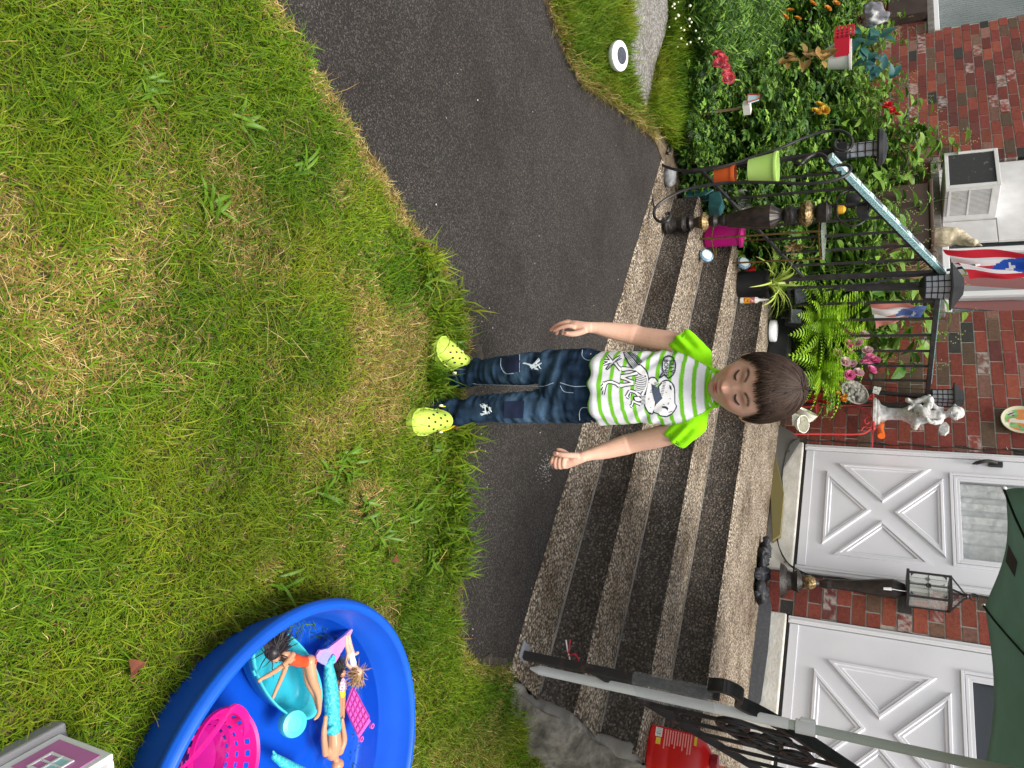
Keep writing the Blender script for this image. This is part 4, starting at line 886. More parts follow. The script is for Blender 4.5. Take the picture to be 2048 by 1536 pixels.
# ---- red jugs on the treads
red_pl = M('red_plastic', (.62, .012, .012), .28, spec=.6, var=(.52, .008, .01), vs=6); red_cap = M('red_cap', (.30, .006, .02), .4)
def jug(label, base, hgt, w, dpt, yaw, lab=True, grp=None):
    r = thing('plastic_jug', label, 'jug', base, grp); c_, s_ = math.cos(yaw), math.sin(yaw); ex = np.array([c_, s_, 0]); ey = np.array([-s_, c_, 0])
    n = 40; V = []; prof = [(0, .92), (.02, 1), (.08, 1), (.10, .985), (.12, 1), (.30, 1), (.32, .98), (.34, 1), (.55, 1), (.70, .97), (.80, .80), (.88, .50), (.905, .30)]
    for f, k_ in prof:
        for j in range(n):
            t = 2 * math.pi * j / n; c, s = math.cos(t), math.sin(t); q = 3.2
            V.append(base + ex * w / 2 * k_ * math.copysign(abs(c) ** (2 / q), c) + ey * dpt / 2 * k_ * math.copysign(abs(s) ** (2 / q), s) + ZX * hgt * f)
    mb = MB(); m_ = len(prof); mb.add(V, [(i * n + j, i * n + (j + 1) % n, (i + 1) * n + (j + 1) % n, (i + 1) * n + j) for i in range(m_ - 1) for j in range(n)] + [tuple(range(n))[::-1], tuple((m_ - 1) * n + j for j in range(n))]); mb.build('body', red_pl, r)
    mb = MB(); mb.lathe(base + ZX * hgt * .90, [(0, 0), (w * .16, 0), (w * .17, .01), (w * .17, hgt * .085), (w * .15, hgt * .1), (0, hgt * .1)], 24); mb.build('cap', red_cap, r)
    if lab:
        mb = MB(); o = base - ey * (dpt / 2 + .0006) - ex * w * .02; 
        def rc(x0, x1, z0, z1, m): mb.add([o + ex * x0 * w + ZX * z0 * hgt, o + ex * x1 * w + ZX * z0 * hgt, o + ex * x1 * w + ZX * z1 * hgt, o + ex * x0 * w + ZX * z1 * hgt], [(0, 1, 2, 3)], m)
        rc(-.42, -.22, .10, .20, 0)
        for k in range(5): rc(-.40 + .035 * k, -.40 + .035 * k + (.018 if k % 2 else .012), .115, .185, 3)
        for k in range(11): rc(-.42, -.42 + rnd.uniform(.3, .5), .235 + k * .038, .255 + k * .038, 1)
        rc(-.2, -.05, .12, .19, 2); rc(-.40, -.20, .67, .71, 2)
        mb.build('label', [M('label_white', (.75, .74, .7), .5), M('label_pink', (.78, .26, .24), .5), M('label_gold', (.75, .5, .04), .5), M('label_black', (.03, .03, .03), .5)], r, smooth=False)
    return r
jb = W(uv2(on(1303, 1492, ZT[1]))[0] + .02, 3.40, ZT[1] + .0); jb = on(1312, 1500, ZT[2]) if False else W(-.70, 3.42, ZT[2] * 0 + ZT[1] + .174)
jug('big red plastic jug with a lettered label on the upper tread behind the railing', jb, .29, .175, .11, YAW * -1 + .15)
jug('dark red jug standing on the landing behind the filigree plaque', W(-.72, 3.84, ZT[3]), .20, .11, .08, -YAW, True)
jug('second dark red jug beside the other on the landing, partly cut off by the frame', W(-.58, 3.80, ZT[3]), .20, .11, .08, -YAW + .2, True)
# ================================================================ paddling pool with toys
PC = np.array([.876, 1.181, .012]); ZR = .138
pool_m = M('pool_blue', (.004, .075, .50), .42, spec=.35, var=(.006, .095, .56), vs=5, bump=.08, bs=14, bd=.02)
pool = thing('paddling_pool', 'round bright blue hard plastic paddling pool on the grass, toys floating inside', 'paddling pool', PC)
prof = [(.0, .012), (.305, .012), (.326, .020), (.336, .05), (.348, .09), (.360, ZR - .018), (.3635, ZR - .006), (.366, ZR + .005), (.371, ZR + .011), (.378, ZR + .012), (.385, ZR + .006), (.389, ZR - .006), (.385, ZR - .018), (.376, ZR - .022), (.366, ZR - .04), (.352, .05), (.334, 0.0)]
pr_ = []
for a, b in zip(prof[:-1], prof[1:]):
    for t in (0, .33, .66): pr_.append((a[0] + (b[0] - a[0]) * t, a[1] + (b[1] - a[1]) * t))
mb = MB(); n = 160; V = []
for r, h in [(a * 1.046, b) for a, b in pr_ + [prof[-1]]]:
    for j in range(n):
        th = 2 * math.pi * j / n; w = 0
        if .3 < r < .338 and .03 < h < ZR - .03: w = .006 * math.cos(th * 9) + .003 * math.sin(th * 23)      # moulded waves in the side
        V.append(PC + np.array([(r + w) * math.cos(th), (r + w) * math.sin(th), h]))
k = len(pr_) + 1
mb.add(V, [(i * n + j, i * n + (j + 1) % n, (i + 1) * n + (j + 1) % n, (i + 1) * n + j) for i in range(k - 1) for j in range(n)]); mb.build('shell', pool_m, pool, auto=False)
# water
ZWA = .076
wm = bpy.data.materials.new('pool_water'); wm.use_nodes = True; N_ = wm.node_tree.nodes; L_n = wm.node_tree.links; N_.remove(N_['Principled BSDF'])
tr_n = N_.new('ShaderNodeBsdfTransparent'); tr_n.inputs[0].default_value = (.72, .90, .97, 1); gl_n = N_.new('ShaderNodeBsdfGlossy'); gl_n.inputs['Roughness'].default_value = .03; fr_n = N_.new('ShaderNodeFresnel'); fr_n.inputs[0].default_value = 1.33; mx_n = N_.new('ShaderNodeMixShader')
nn_ = N_.new('ShaderNodeTexNoise'); nn_.inputs['Scale'].default_value = 8; bb_ = N_.new('ShaderNodeBump'); bb_.inputs['Strength'].default_value = .15; bb_.inputs['Distance'].default_value = .02; tc_ = N_.new('ShaderNodeTexCoord')
L_n.new(tc_.outputs['Object'], nn_.inputs['Vector']); L_n.new(nn_.outputs['Fac'], bb_.inputs['Height']); L_n.new(bb_.outputs[0], gl_n.inputs['Normal']); L_n.new(bb_.outputs[0], fr_n.inputs['Normal']); L_n.new(fr_n.outputs[0], mx_n.inputs[0]); L_n.new(tr_n.outputs[0], mx_n.inputs[1]); L_n.new(gl_n.outputs[0], mx_n.inputs[2]); L_n.new(mx_n.outputs[0], N_['Material Output'].inputs['Surface'])
mb = MB(); mb.add([PC + ZX * (ZWA - .012) + .355 * np.array([math.cos(t), math.sin(t), 0]) for t in np.linspace(0, 2 * math.pi, 97)[:-1]], [tuple(range(96))]); w_ = mb.build('pool_water', wm, loc=PC); tag(w_, kind='structure')
cr3 = lambda a, b, z=ZWA: on(500 + a * .3215, 1230 + b * .3215, z)
# ---- turquoise tub shaped like a floating animal
aqua = M('aqua_plastic', (.045, .44, .52), .35, spec=.5, var=(.06, .50, .57), vs=8); aqua_d = M('aqua_grip', (.04, .40, .48), .4)
tub = thing('toy_tub', 'oval turquoise toy tub with a round face at one end floating in the pool', 'toy tub', cr3(235, 370))
C0 = cr3(238, 372, ZWA + .026); a1 = cr3(200, 100, ZWA + .026) ; a2 = cr3(300, 655, ZWA + .026); b1 = cr3(34, 300, ZWA + .026); b2 = cr3(455, 440, ZWA + .026)
C0 = (a1 + a2 + b1 + b2) / 4; ea, eb = (a2 - a1) / 2, (b2 - b1) / 2
mb = MB(); n = 72; V = []; pf = [(0, -.055), (.72, -.055), (.80, -.048), (.90, -.012), (.93, -.003), (.97, .0), (1.0, -.002), (1.0, -.010), (.96, -.012), (.88, -.05), (.78, -.060), (0, -.060)]
for f, h in pf:
    for j in range(n):
        th = 2 * math.pi * j / n; V.append(C0 + (ea * math.cos(th) + eb * math.sin(th)) * max(f, .001) + ZX * h)
k = len(pf); mb.add(V, [(i * n + j, i * n + (j + 1) % n, (i + 1) * n + (j + 1) % n, (i + 1) * n + j) for i in range(k - 1) for j in range(n)]); mb.build('bowl', aqua, tub, auto=False)
hc = cr3(272, 675, ZWA + .032); hr_ = .029; axh = nrm((-.15, -.35, 1)); hk = nrm(np.cross(axh, (1, 0, 0))); hq = np.cross(axh, hk)
mb = MB(); mb.lathe(hc - axh * .012, [(0, -.01), (hr_ * .9, -.01), (hr_, 0), (hr_, .012), (hr_ * .93, .018), (hr_ * .6, .0195), (hr_ * .58, .0185), (0, .019)], 40, axh); hd_ = mb.build('head', aqua, tub)
for s_ in (-1, 1):
    mb = MB(); c = cr3(272 + 36 * (1 if s_ > 0 else .35), 675 - 30 * (1.2 if s_ > 0 else .5) , ZWA + .0355); mb.lathe(c - axh * .001, [(.0035, 0), (.0035, .0012), (.0048, .0012), (.0048, 0)], 16, axh); mb.build('eye_ring', aqua_d, hd_)
for f in (.30, .36):
    mb = MB(); th = math.pi * (1 + f * .42); e_ = ea * math.cos(th * 1.0) + eb * math.sin(-th * .0 + math.pi * 1.35); 
# two finger grips cut in the rim
for px, py in ((60, 175), (30, 360)):
    mb = MB(); c = cr3(px, py, ZWA + .046); mb.tube([c - eb * .03 - ea * .05, c + ea * .05 - eb * .0], .0026, 8); mb.build('grip', aqua_d, tub)
# ---- dolls
doll_skin = M('doll_skin', (.52, .27, .15), .35, spec=.5, var=(.48, .245, .135), vs=20); doll_skin2 = M('doll_skin_tan', (.40, .19, .10), .35, spec=.5); doll_fair = M('doll_skin_fair', (.60, .36, .26), .35, spec=.5)
feat_m = M('doll_eye', (.02, .012, .012), .4); lipd = M('doll_lip', (.40, .05, .06), .5)
def limb(mb, pts, rs):
    P = [cr3(a, b, z) for a, b, z in pts]; Q = curve(P, 5); rr_ = list(np.interp(np.linspace(0, len(P) - 1, len(Q)), range(len(P)), rs)); mb.tube(Q, rr_, 12); mb.ell(Q[0], rr_[0], 10, 8); mb.ell(Q[-1], rr_[-1], 10, 8)
def hairdo(name, root, o, n, L, spread, dirs, col, parent, rcap, capc):
    mb = MB(); mb.ell(capc, rcap, 16, 10)
    for q in range(int(n * 1.8)):
        d_ = nrm(np.array(dirs) + np.array([rnd.gauss(0, spread), rnd.gauss(0, spread), rnd.gauss(0, spread * .35)])); s0 = capc + nrm(np.array([rnd.gauss(0, 1), rnd.gauss(0, 1), abs(rnd.gauss(0, .6))])) * rcap * .95
        L_ = L * rnd.uniform(.5, 1.15); P = [s0]; dd = d_ * 1
        for i in range(5): dd = nrm(dd + np.array([rnd.gauss(0, .11), rnd.gauss(0, .11), rnd.gauss(-.03, .05)])); P.append(P[-1] + dd * L_ / 5)
        for p in P: p[2] = max(p[2], ZWA - .01)
        mb.tube(P, [.0012, .0013, .0012, .0011, .0009, .0003], 4)
    return mb.build(name, M(name + '_tone', col, .4, var=tuple(c * 2 for c in col), vs=120), parent)
z = ZWA
# brunette doll in the tub
d = thing('doll', 'dark haired doll in an orange swimsuit sprawled in the turquoise tub', 'doll', cr3(270, 300, z))
zt_ = z + .020
mb = MB(); limb(mb, [(215, 245, zt_ + .02), (265, 275, zt_ + .022), (330, 285, zt_ + .024), (375, 300, zt_ + .026)], [.0105, .0125, .0095, .014])
mb.ell(cr3(150, 255, zt_ + .020), (.0125, .0125, .015), 16, 12); limb(mb, [(165, 250, zt_ + .02), (215, 245, zt_ + .02)], [.0045, .006])
limb(mb, [(265, 245, zt_ + .03), (215, 305, zt_ + .035), (130, 365, zt_ + .036), (75, 395, zt_ + .034), (58, 408, zt_ + .032)], [.0065, .0055, .0048, .0036, .0045])
limb(mb, [(235, 285, zt_ + .012), (205, 370, zt_ + .006), (170, 450, zt_), (140, 520, zt_ - .004)], [.006, .0052, .0045, .0035])
limb(mb, [(370, 285, zt_ + .028), (390, 400, zt_ + .034), (425, 490, zt_ + .036), (432, 590, zt_ + .034), (418, 630, zt_ + .03), (402, 648, zt_ + .028)], [.0135, .0105, .0075, .0046, .0048, .003])
limb(mb, [(355, 305, zt_ + .018), (365, 410, zt_ + .02), (405, 500, zt_ + .022), (425, 585, zt_ + .022)], [.012, .0095, .007, .0045])
o = mb.build('body', doll_skin, d); meld(o, .0016, 3)
mb = MB(); limb(mb, [(262, 272, zt_ + .022), (300, 285, zt_ + .024), (335, 288, zt_ + .024), (372, 292, zt_ + .026)], [.0135, .0125, .0112, .0158]); sw = mb.build('swimsuit', M('orange_swimsuit', (.62, .075, .015), .45, var=(.5, .05, .01), vs=30), d); meld(sw, .0016, 3)
hairdo('dark_hair', None, None, 170, .048, .40, (-.25, .55, -.1), (.012, .009, .010), d, .0165, cr3(140, 228, zt_ + .022))
mb = MB(); mb.ell(cr3(158, 262, zt_ + .033), (.0016, .0016, .0016), 8, 6); mb.build('eye', feat_m, d); mb = MB(); mb.ell(cr3(178, 268, zt_ + .031), (.002, .0012, .0012), 8, 6); mb.build('lips', lipd, d)
# merman doll
d = thing('doll', 'bare chested merman doll with a scaly turquoise tail floating face up', 'doll', cr3(515, 700, z))
zf = z + .004
mb = MB(); limb(mb, [(515, 690, zf), (520, 740, zf + .004), (522, 800, zf + .006), (512, 860, zf + .004)], [.0155, .0165, .0185, .0165]); limb(mb, [(478, 850, zf + .002), (545, 850, zf + .002)], [.010, .010])
limb(mb, [(520, 870, zf + .004), (535, 900, zf + .006)], [.008, .0075]); mb.ell(cr3(545, 930, zf + .008), (.0135, .016, .014), 16, 12)
limb(mb, [(470, 860, zf + .004), (463, 800, zf + .01), (460, 720, zf + .014), (468, 660, zf + .014), (470, 635, zf + .014)], [.0085, .0075, .0065, .0052, .0055]); limb(mb, [(560, 850, zf + .004), (585, 780, zf + .006), (578, 700, zf + .008), (572, 650, zf + .008)], [.0085, .0075, .006, .0048])
o = mb.build('body', doll_skin, d); meld(o, .0018, 3)
tail_m = M('mermaid_tail', (.02, .38, .46), .35, var=(.10, .55, .60), vs=160, vlo=.45, vhi=.6, bump=.7, bs=220, bd=.004)
mb = MB(); limb(mb, [(515, 700, zf + .002), (512, 640, zf + .004), (508, 560, zf + .004), (502, 460, zf + .004), (495, 380, zf + .004), (490, 320, zf + .004)], [.0205, .0185, .0195, .0175, .0150, .0110]); limb(mb, [(475, 318, zf + .004), (505, 285, zf + .008), (518, 262, zf + .010)], [.006, .010, .006]); mb.build('tail', tail_m, d)
mb = MB(); limb(mb, [(480, 722, zf + .004), (515, 700, zf + .016), (548, 672, zf + .004)], [.006, .005, .006]); mb.build('waistband', aqua, d)
# small doll in a yellow bottomed swimsuit
d = thing('doll', 'little doll in a white and yellow swimsuit floating beside the merman', 'doll', cr3(568, 470, z))
mb = MB(); mb.ell(cr3(566, 360, z + .012), (.0105, .0105, .0125), 16, 12); limb(mb, [(568, 395, z + .01), (570, 420, z + .01), (570, 460, z + .01), (568, 490, z + .01)], [.004, .0085, .0075, .009])
limb(mb, [(545, 410, z + .01), (533, 460, z + .012), (540, 525, z + .014)], [.0045, .004, .0035]); limb(mb, [(588, 410, z + .01), (592, 460, z + .008)], [.0042, .0038])
limb(mb, [(560, 495, z + .01), (560, 560, z + .01), (563, 630, z + .01)], [.007, .0055, .0038]); limb(mb, [(578, 495, z + .01), (578, 560, z + .01), (580, 635, z + .01)], [.007, .0055, .0038]); o = mb.build('body', doll_skin2, d); meld(o, .0014, 2)
mb = MB(); limb(mb, [(570, 408, z + .0105), (570, 440, z + .0105), (570, 468, z + .0105)], [.0082, .0092, .0086]); mb.build('swimsuit_top', M('striped_top', (.72, .68, .70), .6, var=(.45, .14, .35), vs=260, vlo=.48, vhi=.52), d)
mb = MB(); limb(mb, [(570, 470, z + .0105), (568, 492, z + .0105)], [.0088, .0098]); mb.build('swimsuit_brief', M('yellow_brief', (.72, .58, .01), .5), d)
hairdo('black_hair', None, None, 110, .034, .35, (-.25, -.45, -.1), (.010, .008, .009), d, .0125, cr3(563, 352, z + .009))
for a, b in ((556, 358), (577, 356)): mb = MB(); mb.ell(cr3(a, b, z + .0245), (.0016, .0018, .0012), 8, 6); mb.build('eye', feat_m, d)
mb = MB(); mb.ell(cr3(569, 380, z + .0225), (.0026, .001, .001), 8, 6); mb.build('lips', lipd, d)
# small blonde doll
d = thing('doll', 'little fair haired doll in a pale swimsuit lying head down near the pool wall', 'doll', cr3(640, 270, z))
mb = MB(); mb.ell(cr3(668, 350, z + .010), (.011, .011, .0125), 16, 12); limb(mb, [(660, 322, z + .008), (640, 300, z + .008), (630, 260, z + .008), (625, 238, z + .008)], [.004, .008, .0072, .0085])
limb(mb, [(608, 250, z + .01), (600, 300, z + .012), (625, 325, z + .014)], [.0045, .004, .0035]); limb(mb, [(650, 245, z + .01), (668, 235, z + .01)], [.0042, .0045]); limb(mb, [(615, 235, z + .01), (600, 180, z + .01), (600, 130, z + .01)], [.0068, .0055, .0036]); limb(mb, [(635, 235, z + .01), (622, 180, z + .01), (615, 125, z + .01)], [.0068, .0055, .0036]); o = mb.build('body', doll_fair, d); meld(o, .0014, 2)
mb = MB(); limb(mb, [(640, 298, z + .0085), (632, 265, z + .0085), (626, 242, z + .0085)], [.0088, .0080, .0094]); mb.build('swimsuit', M('pale_suit', (.55, .66, .72), .6, var=(.75, .76, .78), vs=120), d)
hairdo('fair_hair', None, None, 110, .036, .4, (.30, -.28, -.1), (.22, .13, .06), d, .0130, cr3(672, 358, z + .008))
for a, b in ((662, 340), (678, 358)): mb = MB(); mb.ell(cr3(a, b, z + .0225), (.0015, .0017, .0012), 8, 6); mb.build('eye', feat_m, d)
# ---- loose pink and lilac tail fin
fin = [(402, 250), (420, 215), (470, 205), (530, 160), (580, 120), (620, 80), (625, 92), (600, 150), (560, 220), (520, 290), (480, 318), (440, 305), (405, 280)]
mb = MB(); mb.prism([cr3(a, b, z + .004) for a, b in fin], ZX * .006); fo = mb.build('tail_fin', M('lilac_fin', (.58, .22, .50), .5, var=(.30, .28, .62), vs=14, vlo=.42, vhi=.58, bump=.6, bs=240, bd=.003), bevel=.002, loc=cr3(500, 220, z)); tag(fo, 'pink and lilac toy mermaid fin floating beside the turquoise tub', 'toy')
# ---- pink grid tray
pk = M('orchid_plastic', (.60, .10, .42), .4, spec=.5)
tr = thing('toy_tray', 'flat orchid pink toy tray with a grid of squares and two ring feet', 'toy', cr3(670, 620, z))
TL, TR_, BR, BL = cr3(580, 490, z + .006), cr3(628, 448, z + .006), cr3(735, 640, z + .006), cr3(680, 735, z + .006)
TL, TR_, BR, BL = cr3(585, 575, z + .006), cr3(632, 448, z + .006), cr3(745, 660, z + .006), cr3(672, 765, z + .006)
mb = MB(); mb.prism([TL, TR_, BR, BL], ZX * .003); mb.build('plate', pk, tr, smooth=False)
mb = MB()
L_ = lambda a, b: (TL * (1 - a) + TR_ * a) * (1 - b) + (BL * (1 - a) + BR * a) * b + ZX * .005
for k in range(5): mb.bar(L_(k / 4, .03), L_(k / 4, .86), .0024, .004)
for k in range(6): mb.bar(L_(0, .03 + k * .166), L_(1, .03 + k * .166), .0024, .004)
mb.build('grid', M('orchid_dark', (.42, .05, .28), .4), tr, smooth=False)
for a, b in ((685, 770), (752, 688)): mb = MB(); c = cr3(a, b, z + .006); mb.lathe(c, [(.0035, 0), (.0035, .006), (.0068, .006), (.0068, 0)], 20); mb.build('ring_foot', pk, tr)
# ---- turquoise tail of another doll, cut off by the frame
mb = MB(); limb(mb, [(150, 880, z + .004), (195, 910, z + .004), (250, 945, z + .004), (330, 990, z + .004)], [.007, .010, .012, .014])
for a in (-14, 0, 14): limb(mb, [(165, 890, z + .004), (150 + a * .4, 862 + a, z + .004)], [.006, .002])
tag(mb.build('toy_tail', tail_m, loc=cr3(200, 910, z)), 'loose scaly turquoise toy tail sunk at the edge of the picture', 'toy')
# ---- hot pink basket with a handle and oblong holes
hot = M('hot_pink', (.72, .006, .22), .38, spec=.5, var=(.62, .005, .20), vs=6)
c4 = lambda a, b, z_: on(a * .2734, 1350 + b * .2734, z_)
bk = thing('toy_basket', 'hot pink plastic basket with oblong holes and an upright handle in the pool', 'basket', c4(1600, 560, ZWA))
bc = c4(1585, 610, ZWA + .030); R1 = .083; hole_px = []
n = 88; V = []; F = []; rows = [(.66, -.052), (.69, -.046), (.735, -.036), (.765, -.030), (.82, -.018), (.85, -.012), (.905, 0.0), (.95, .010), (1.0, .022), (1.03, .024), (1.04, .020)]
bt = nrm((-.25, .1, 1)); b1_ = nrm(np.cross(bt, (0, 1, 0))); b2_ = np.cross(bt, b1_)
for f, h in rows:
    for j in range(n): th = 2 * math.pi * j / n; V.append(bc + (b1_ * math.cos(th) + b2_ * math.sin(th)) * R1 * f + bt * h)
for i in range(len(rows) - 1):
    for j in range(n):
        hole = (i in (2, 4, 6)) and (j % 4 in (0, 1, 2)) and True
        if hole and j % 4 != 3: 
            if j % 4 in (1, 2): continue
        F.append((i * n + j, i * n + (j + 1) % n, (i + 1) * n + (j + 1) % n, (i + 1) * n + j))
mb = MB(); mb.add(V, F); mb.add([bc - bt * .052 + (b1_ * math.cos(2 * math.pi * j / n) + b2_ * math.sin(2 * math.pi * j / n)) * R1 * .66 for j in range(n)], [tuple(range(n))]); sh = mb.build('shell', hot, bk, smooth=False); q_ = sh.modifiers.new('s', 'SOLIDIFY'); q_.thickness = .0028
ha, hb2 = c4(1750, 300, ZWA + .05), c4(1360, 690, ZWA + .026); top_ = (ha + hb2) / 2 + ZX * .055 - b1_ * .01
P = curve([c4(1800, 420, ZWA + .05), c4(1790, 300, ZWA + .07), c4(1700, 245, ZWA + .085), c4(1600, 380, ZWA + .095), c4(1440, 580, ZWA + .09), c4(1310, 700, ZWA + .07)], 6); mb = MB()
for p, q in zip(P[:-1], P[1:]): mb.bar(p, q + (q - p) * .1, .016, .004, up=(.4, .3, 1))
mb.build('handle', hot, bk, smooth=False)
# ---- toy house at the corner of the picture
A_ = on(98, 1458, .02); B_ = on(0, 1511, .02); e1 = nrm(B_ - A_); e2 = np.array([-e1[1], e1[0], 0]); e2 = e2 if e2 @ np.array([1, 0, 0]) > 0 else -e2
th_ = thing('toy_house', 'white and pink toy house with a grey ledge at the edge of the lawn', 'toy house', A_)
tw_m = M('toy_white', (.72, .72, .74), .4); tg = M('toy_grey', (.20, .20, .21), .55); tp_ = M('toy_pink', (.52, .17, .42), .45)
HH = .13; LL, DD_ = .34, .26
mb = MB(); mb.box(A_ - e1 * .012 - e2 * .012, e1 * (LL + .024), e2 * (DD_ + .024), ZX * .028); mb.build('base', tg, th_, smooth=False, bevel=.004)
mb = MB(); mb.box(A_ + ZX * .0285, e1 * LL, e2 * .010, ZX * HH); mb.box(A_ + ZX * .0285 + e2 * .0105, e1 * .010, e2 * DD_, ZX * HH); mb.box(A_ + ZX * .0285 + e2 * (DD_ + .0005) + e1 * .011, e1 * LL, e2 * .010, ZX * HH); mb.build('wall', tw_m, th_, smooth=False, bevel=.002)
mb = MB(); mb.box(A_ + e2 * .0105 + e1 * .0105 + ZX * (HH * .75), e1 * LL, e2 * (DD_ - .012), ZX * .006); mb.build('floor', tg, th_, smooth=False)
Q = A_ - e2 * .0012 + ZX * .0285
mb = MB(); mb.box(Q + e1 * .012 + ZX * .018, e1 * .072, e2 * .001, ZX * (HH - .030)); mb.build('pink_panel', tp_, th_, smooth=False)
wq = Q - e2 * .0022 + e1 * .038 + ZX * .042; mb = MB(); ww_, wh_ = .034, .050
for o_, a_, c_ in ((wq, .004, wh_), (wq + e1 * ww_, .004, wh_), (wq + e1 * ww_ * .5, .003, wh_)): mb.box(o_, e1 * a_, e2 * .002, ZX * c_)
for h in (0, wh_ * .5, wh_): mb.box(wq + ZX * h - e2 * .0003, e1 * (ww_ + .004), e2 * .002, ZX * .004)
wf = mb.build('window_frame', tw_m, th_, smooth=False); mb = MB(); mb.box(wq + e2 * .001 + ZX * wh_ * .5, e1 * ww_, e2 * .0008, ZX * wh_ * .5); mb.build('pane', M('toy_pane', (.35, .62, .70), .3), wf, smooth=False)
mb = MB()
for k in range(9): mb.box(Q + e1 * .096 + ZX * (.014 + k * .0125), e1 * .2, e2 * .001, ZX * .006)
mb.build('louvre', M('toy_dark', (.10, .10, .11), .6), th_, smooth=False)
# dry leaves lying in the grass
lf = M('dry_leaf', (.16, .045, .020), .8, var=(.10, .03, .015), vs=40)
def leaf(lab, x, y, L_, az, z_=.05):
    c = on(x, y, z_); d_ = np.array([math.cos(az), math.sin(az), .1]); s_ = np.array([-math.sin(az), math.cos(az), .25]); V = []
    for i in range(7):
        t = i / 6; w = L_ * .36 * math.sin(math.pi * (.04 + .94 * t)); p = c + d_ * L_ * (t - .5) + ZX * .012 * math.sin(t * 5); V += [p - s_ * w + ZX * w * .4, p, p + s_ * w]
    mb = MB(); mb.add(V, [(3 * i + k, 3 * i + 3 + k, 3 * i + 4 + k, 3 * i + 1 + k) for i in range(6) for k in (0, 1)]); tag(mb.build('dry_leaf', lf, loc=c), lab, 'leaf')
leaf('curled reddish dry leaf in the lawn near the pool rim', 268, 1338, .042, .4); leaf('reddish dry leaf at the asphalt edge just behind the boy', 912, 857, .035, 1.2, .03); leaf('reddish dry leaf in the fringe of weeds near the path edge', 790, 1112, .04, 2.2)
# ================================================================ along the wall: porch things
# ---- window air conditioner
ac_w = M('ac_white', (.70, .70, .70), .45, var=(.60, .60, .59), vs=9); ac_d = M('ac_louvre', (.07, .072, .075), .6, var=(.22, .22, .21), vs=20, vlo=.62, vhi=.68)
za_ = W2[2] + .085; da, db, hA = DW - .34, DW + .05, .40
ua, ub = uz(1906, 306, da)[0], uz(1906, 376, da)[0]
ac = thing('air_conditioner', 'white window air conditioner with dark finned face and slotted side below the white panel', 'air conditioner', W((ua + ub) / 2, DW, za_))
mb = MB(); mb.hb(ua, ub, da + .012, db, za_, za_ + hA); mb.build('casing', ac_w, ac, smooth=False, bevel=.006)
fw = .030; mb = MB()
for a, b, c, e in ((ua, ub, za_, za_ + fw), (ua, ub, za_ + hA - fw, za_ + hA), (ua, ua + fw, za_ + fw, za_ + hA - fw), (ub - fw, ub, za_ + fw, za_ + hA - fw)): mb.hb(a, b, da - .008, da + .0115, c, e)
mb.build('front_frame', ac_w, ac, smooth=False, bevel=.003)
mb = MB(); mb.hb(ua + fw, ub - fw, da + .004, da + .0116, za_ + fw, za_ + hA - fw)
for k in range(60): u = ua + fw + (ub - ua - 2 * fw) * (k + .5) / 60; mb.hb(u - .001, u + .001, da - .001, da + .0039, za_ + fw, za_ + hA - fw)
mb.build('fins', ac_d, ac, smooth=False)
mb = MB(); mb.hb(ub - .002, ub + .002, da + .035, DW - .04, za_ + .03, za_ + hA * .86); mb.build('side_opening', M('ac_dark', (.015, .015, .017), .7), ac, smooth=False)
mb = MB(); ns_ = 20
for k in range(ns_ + 1): q = da + .035 + (DW - .075 - da) * k / ns_; mb.hb(ub + .0021, ub + .006, q - .0035, q + .0035, za_ + .03, za_ + hA * .86)
for f in (.03, .45, .86): mb.hb(ub + .0062, ub + .009, da + .03, DW - .036, za_ + max(.026, hA * f - .006), za_ + hA * f + .006 + (.026 if f < .1 else 0))
mb.build('side_grille', ac_w, ac, smooth=False)
mb = MB(); mb.hb(W2[0] + .02, -5.55, DW + .02, DW + .05, za_ + hA + .003, 3.1); mb.hb(ub + .012, -5.55, DW + .022, DW + .048, za_, za_ + hA); mb.build('filler_panel', ac_w, ac, smooth=False, bevel=.004)
# ---- brown storage box below the window with a carved goose on it
brn = M('brown_resin', (.085, .050, .038), .55, var=(.07, .04, .03), vs=4, bump=.05, bs=60)
p0, p1 = at(1868, 402, 4.55), at(1868, 483, 4.55); zt2 = (p0[2] + p1[2]) / 2
bx = thing('storage_box', 'large dark brown resin storage box under the window behind the railing', 'storage box', W(p0 @ UX, 4.55, .53))
mb = MB(); mb.hb(p0 @ UX - .25, p1 @ UX, 4.55, 4.90, .05, zt2 - .03); mb.build('body', brn, bx, smooth=False, bevel=.01); mb = MB(); mb.hb(p0 @ UX - .28, p1 @ UX + .02, 4.53, 4.91, zt2 - .029, zt2); mb.build('lid', brn, bx, smooth=False, bevel=.008)
gm = M('weathered_plaster', (.58, .50, .36), .85, var=(.40, .34, .24), vs=16, bump=.7, bs=70, bd=.006)
g0 = at(1870, 474, 4.62); s = pxr(1, g0); gz = lambda a, b, dd=0: at(a, b, 4.62 + dd)
mb = MB(); Q = curve([gz(1868, 474), gz(1885, 474), gz(1905, 473), gz(1922, 477), (gz(1938, 483)), gz(1950, 486)], 5); mb.tube(Q, list(np.interp(np.linspace(0, 5, len(Q)), range(6), [17 * s, 19 * s, 18.5 * s, 13 * s, 8.5 * s, 7.5 * s])), 18); mb.ell(gz(1948, 486), (8 * s, 8 * s, 7 * s), 14, 10); mb.tube([gz(1952, 488), gz(1966, 492)], [4 * s, .8 * s], 8)
mb.ell(gz(1890, 466), (13 * s, 16 * s, 20 * s), 14, 10); go_ = mb.build('goose_figure', gm, loc=g0); meld(go_, .006, 2); V, N = getv(go_); setv(go_, V + N * ((vnoise(V * (1, 1, .4), 60, 3) - .5) * .014)[:, None]); tag(go_, 'cream carved goose figure stretching its neck up on the brown box', 'statue')
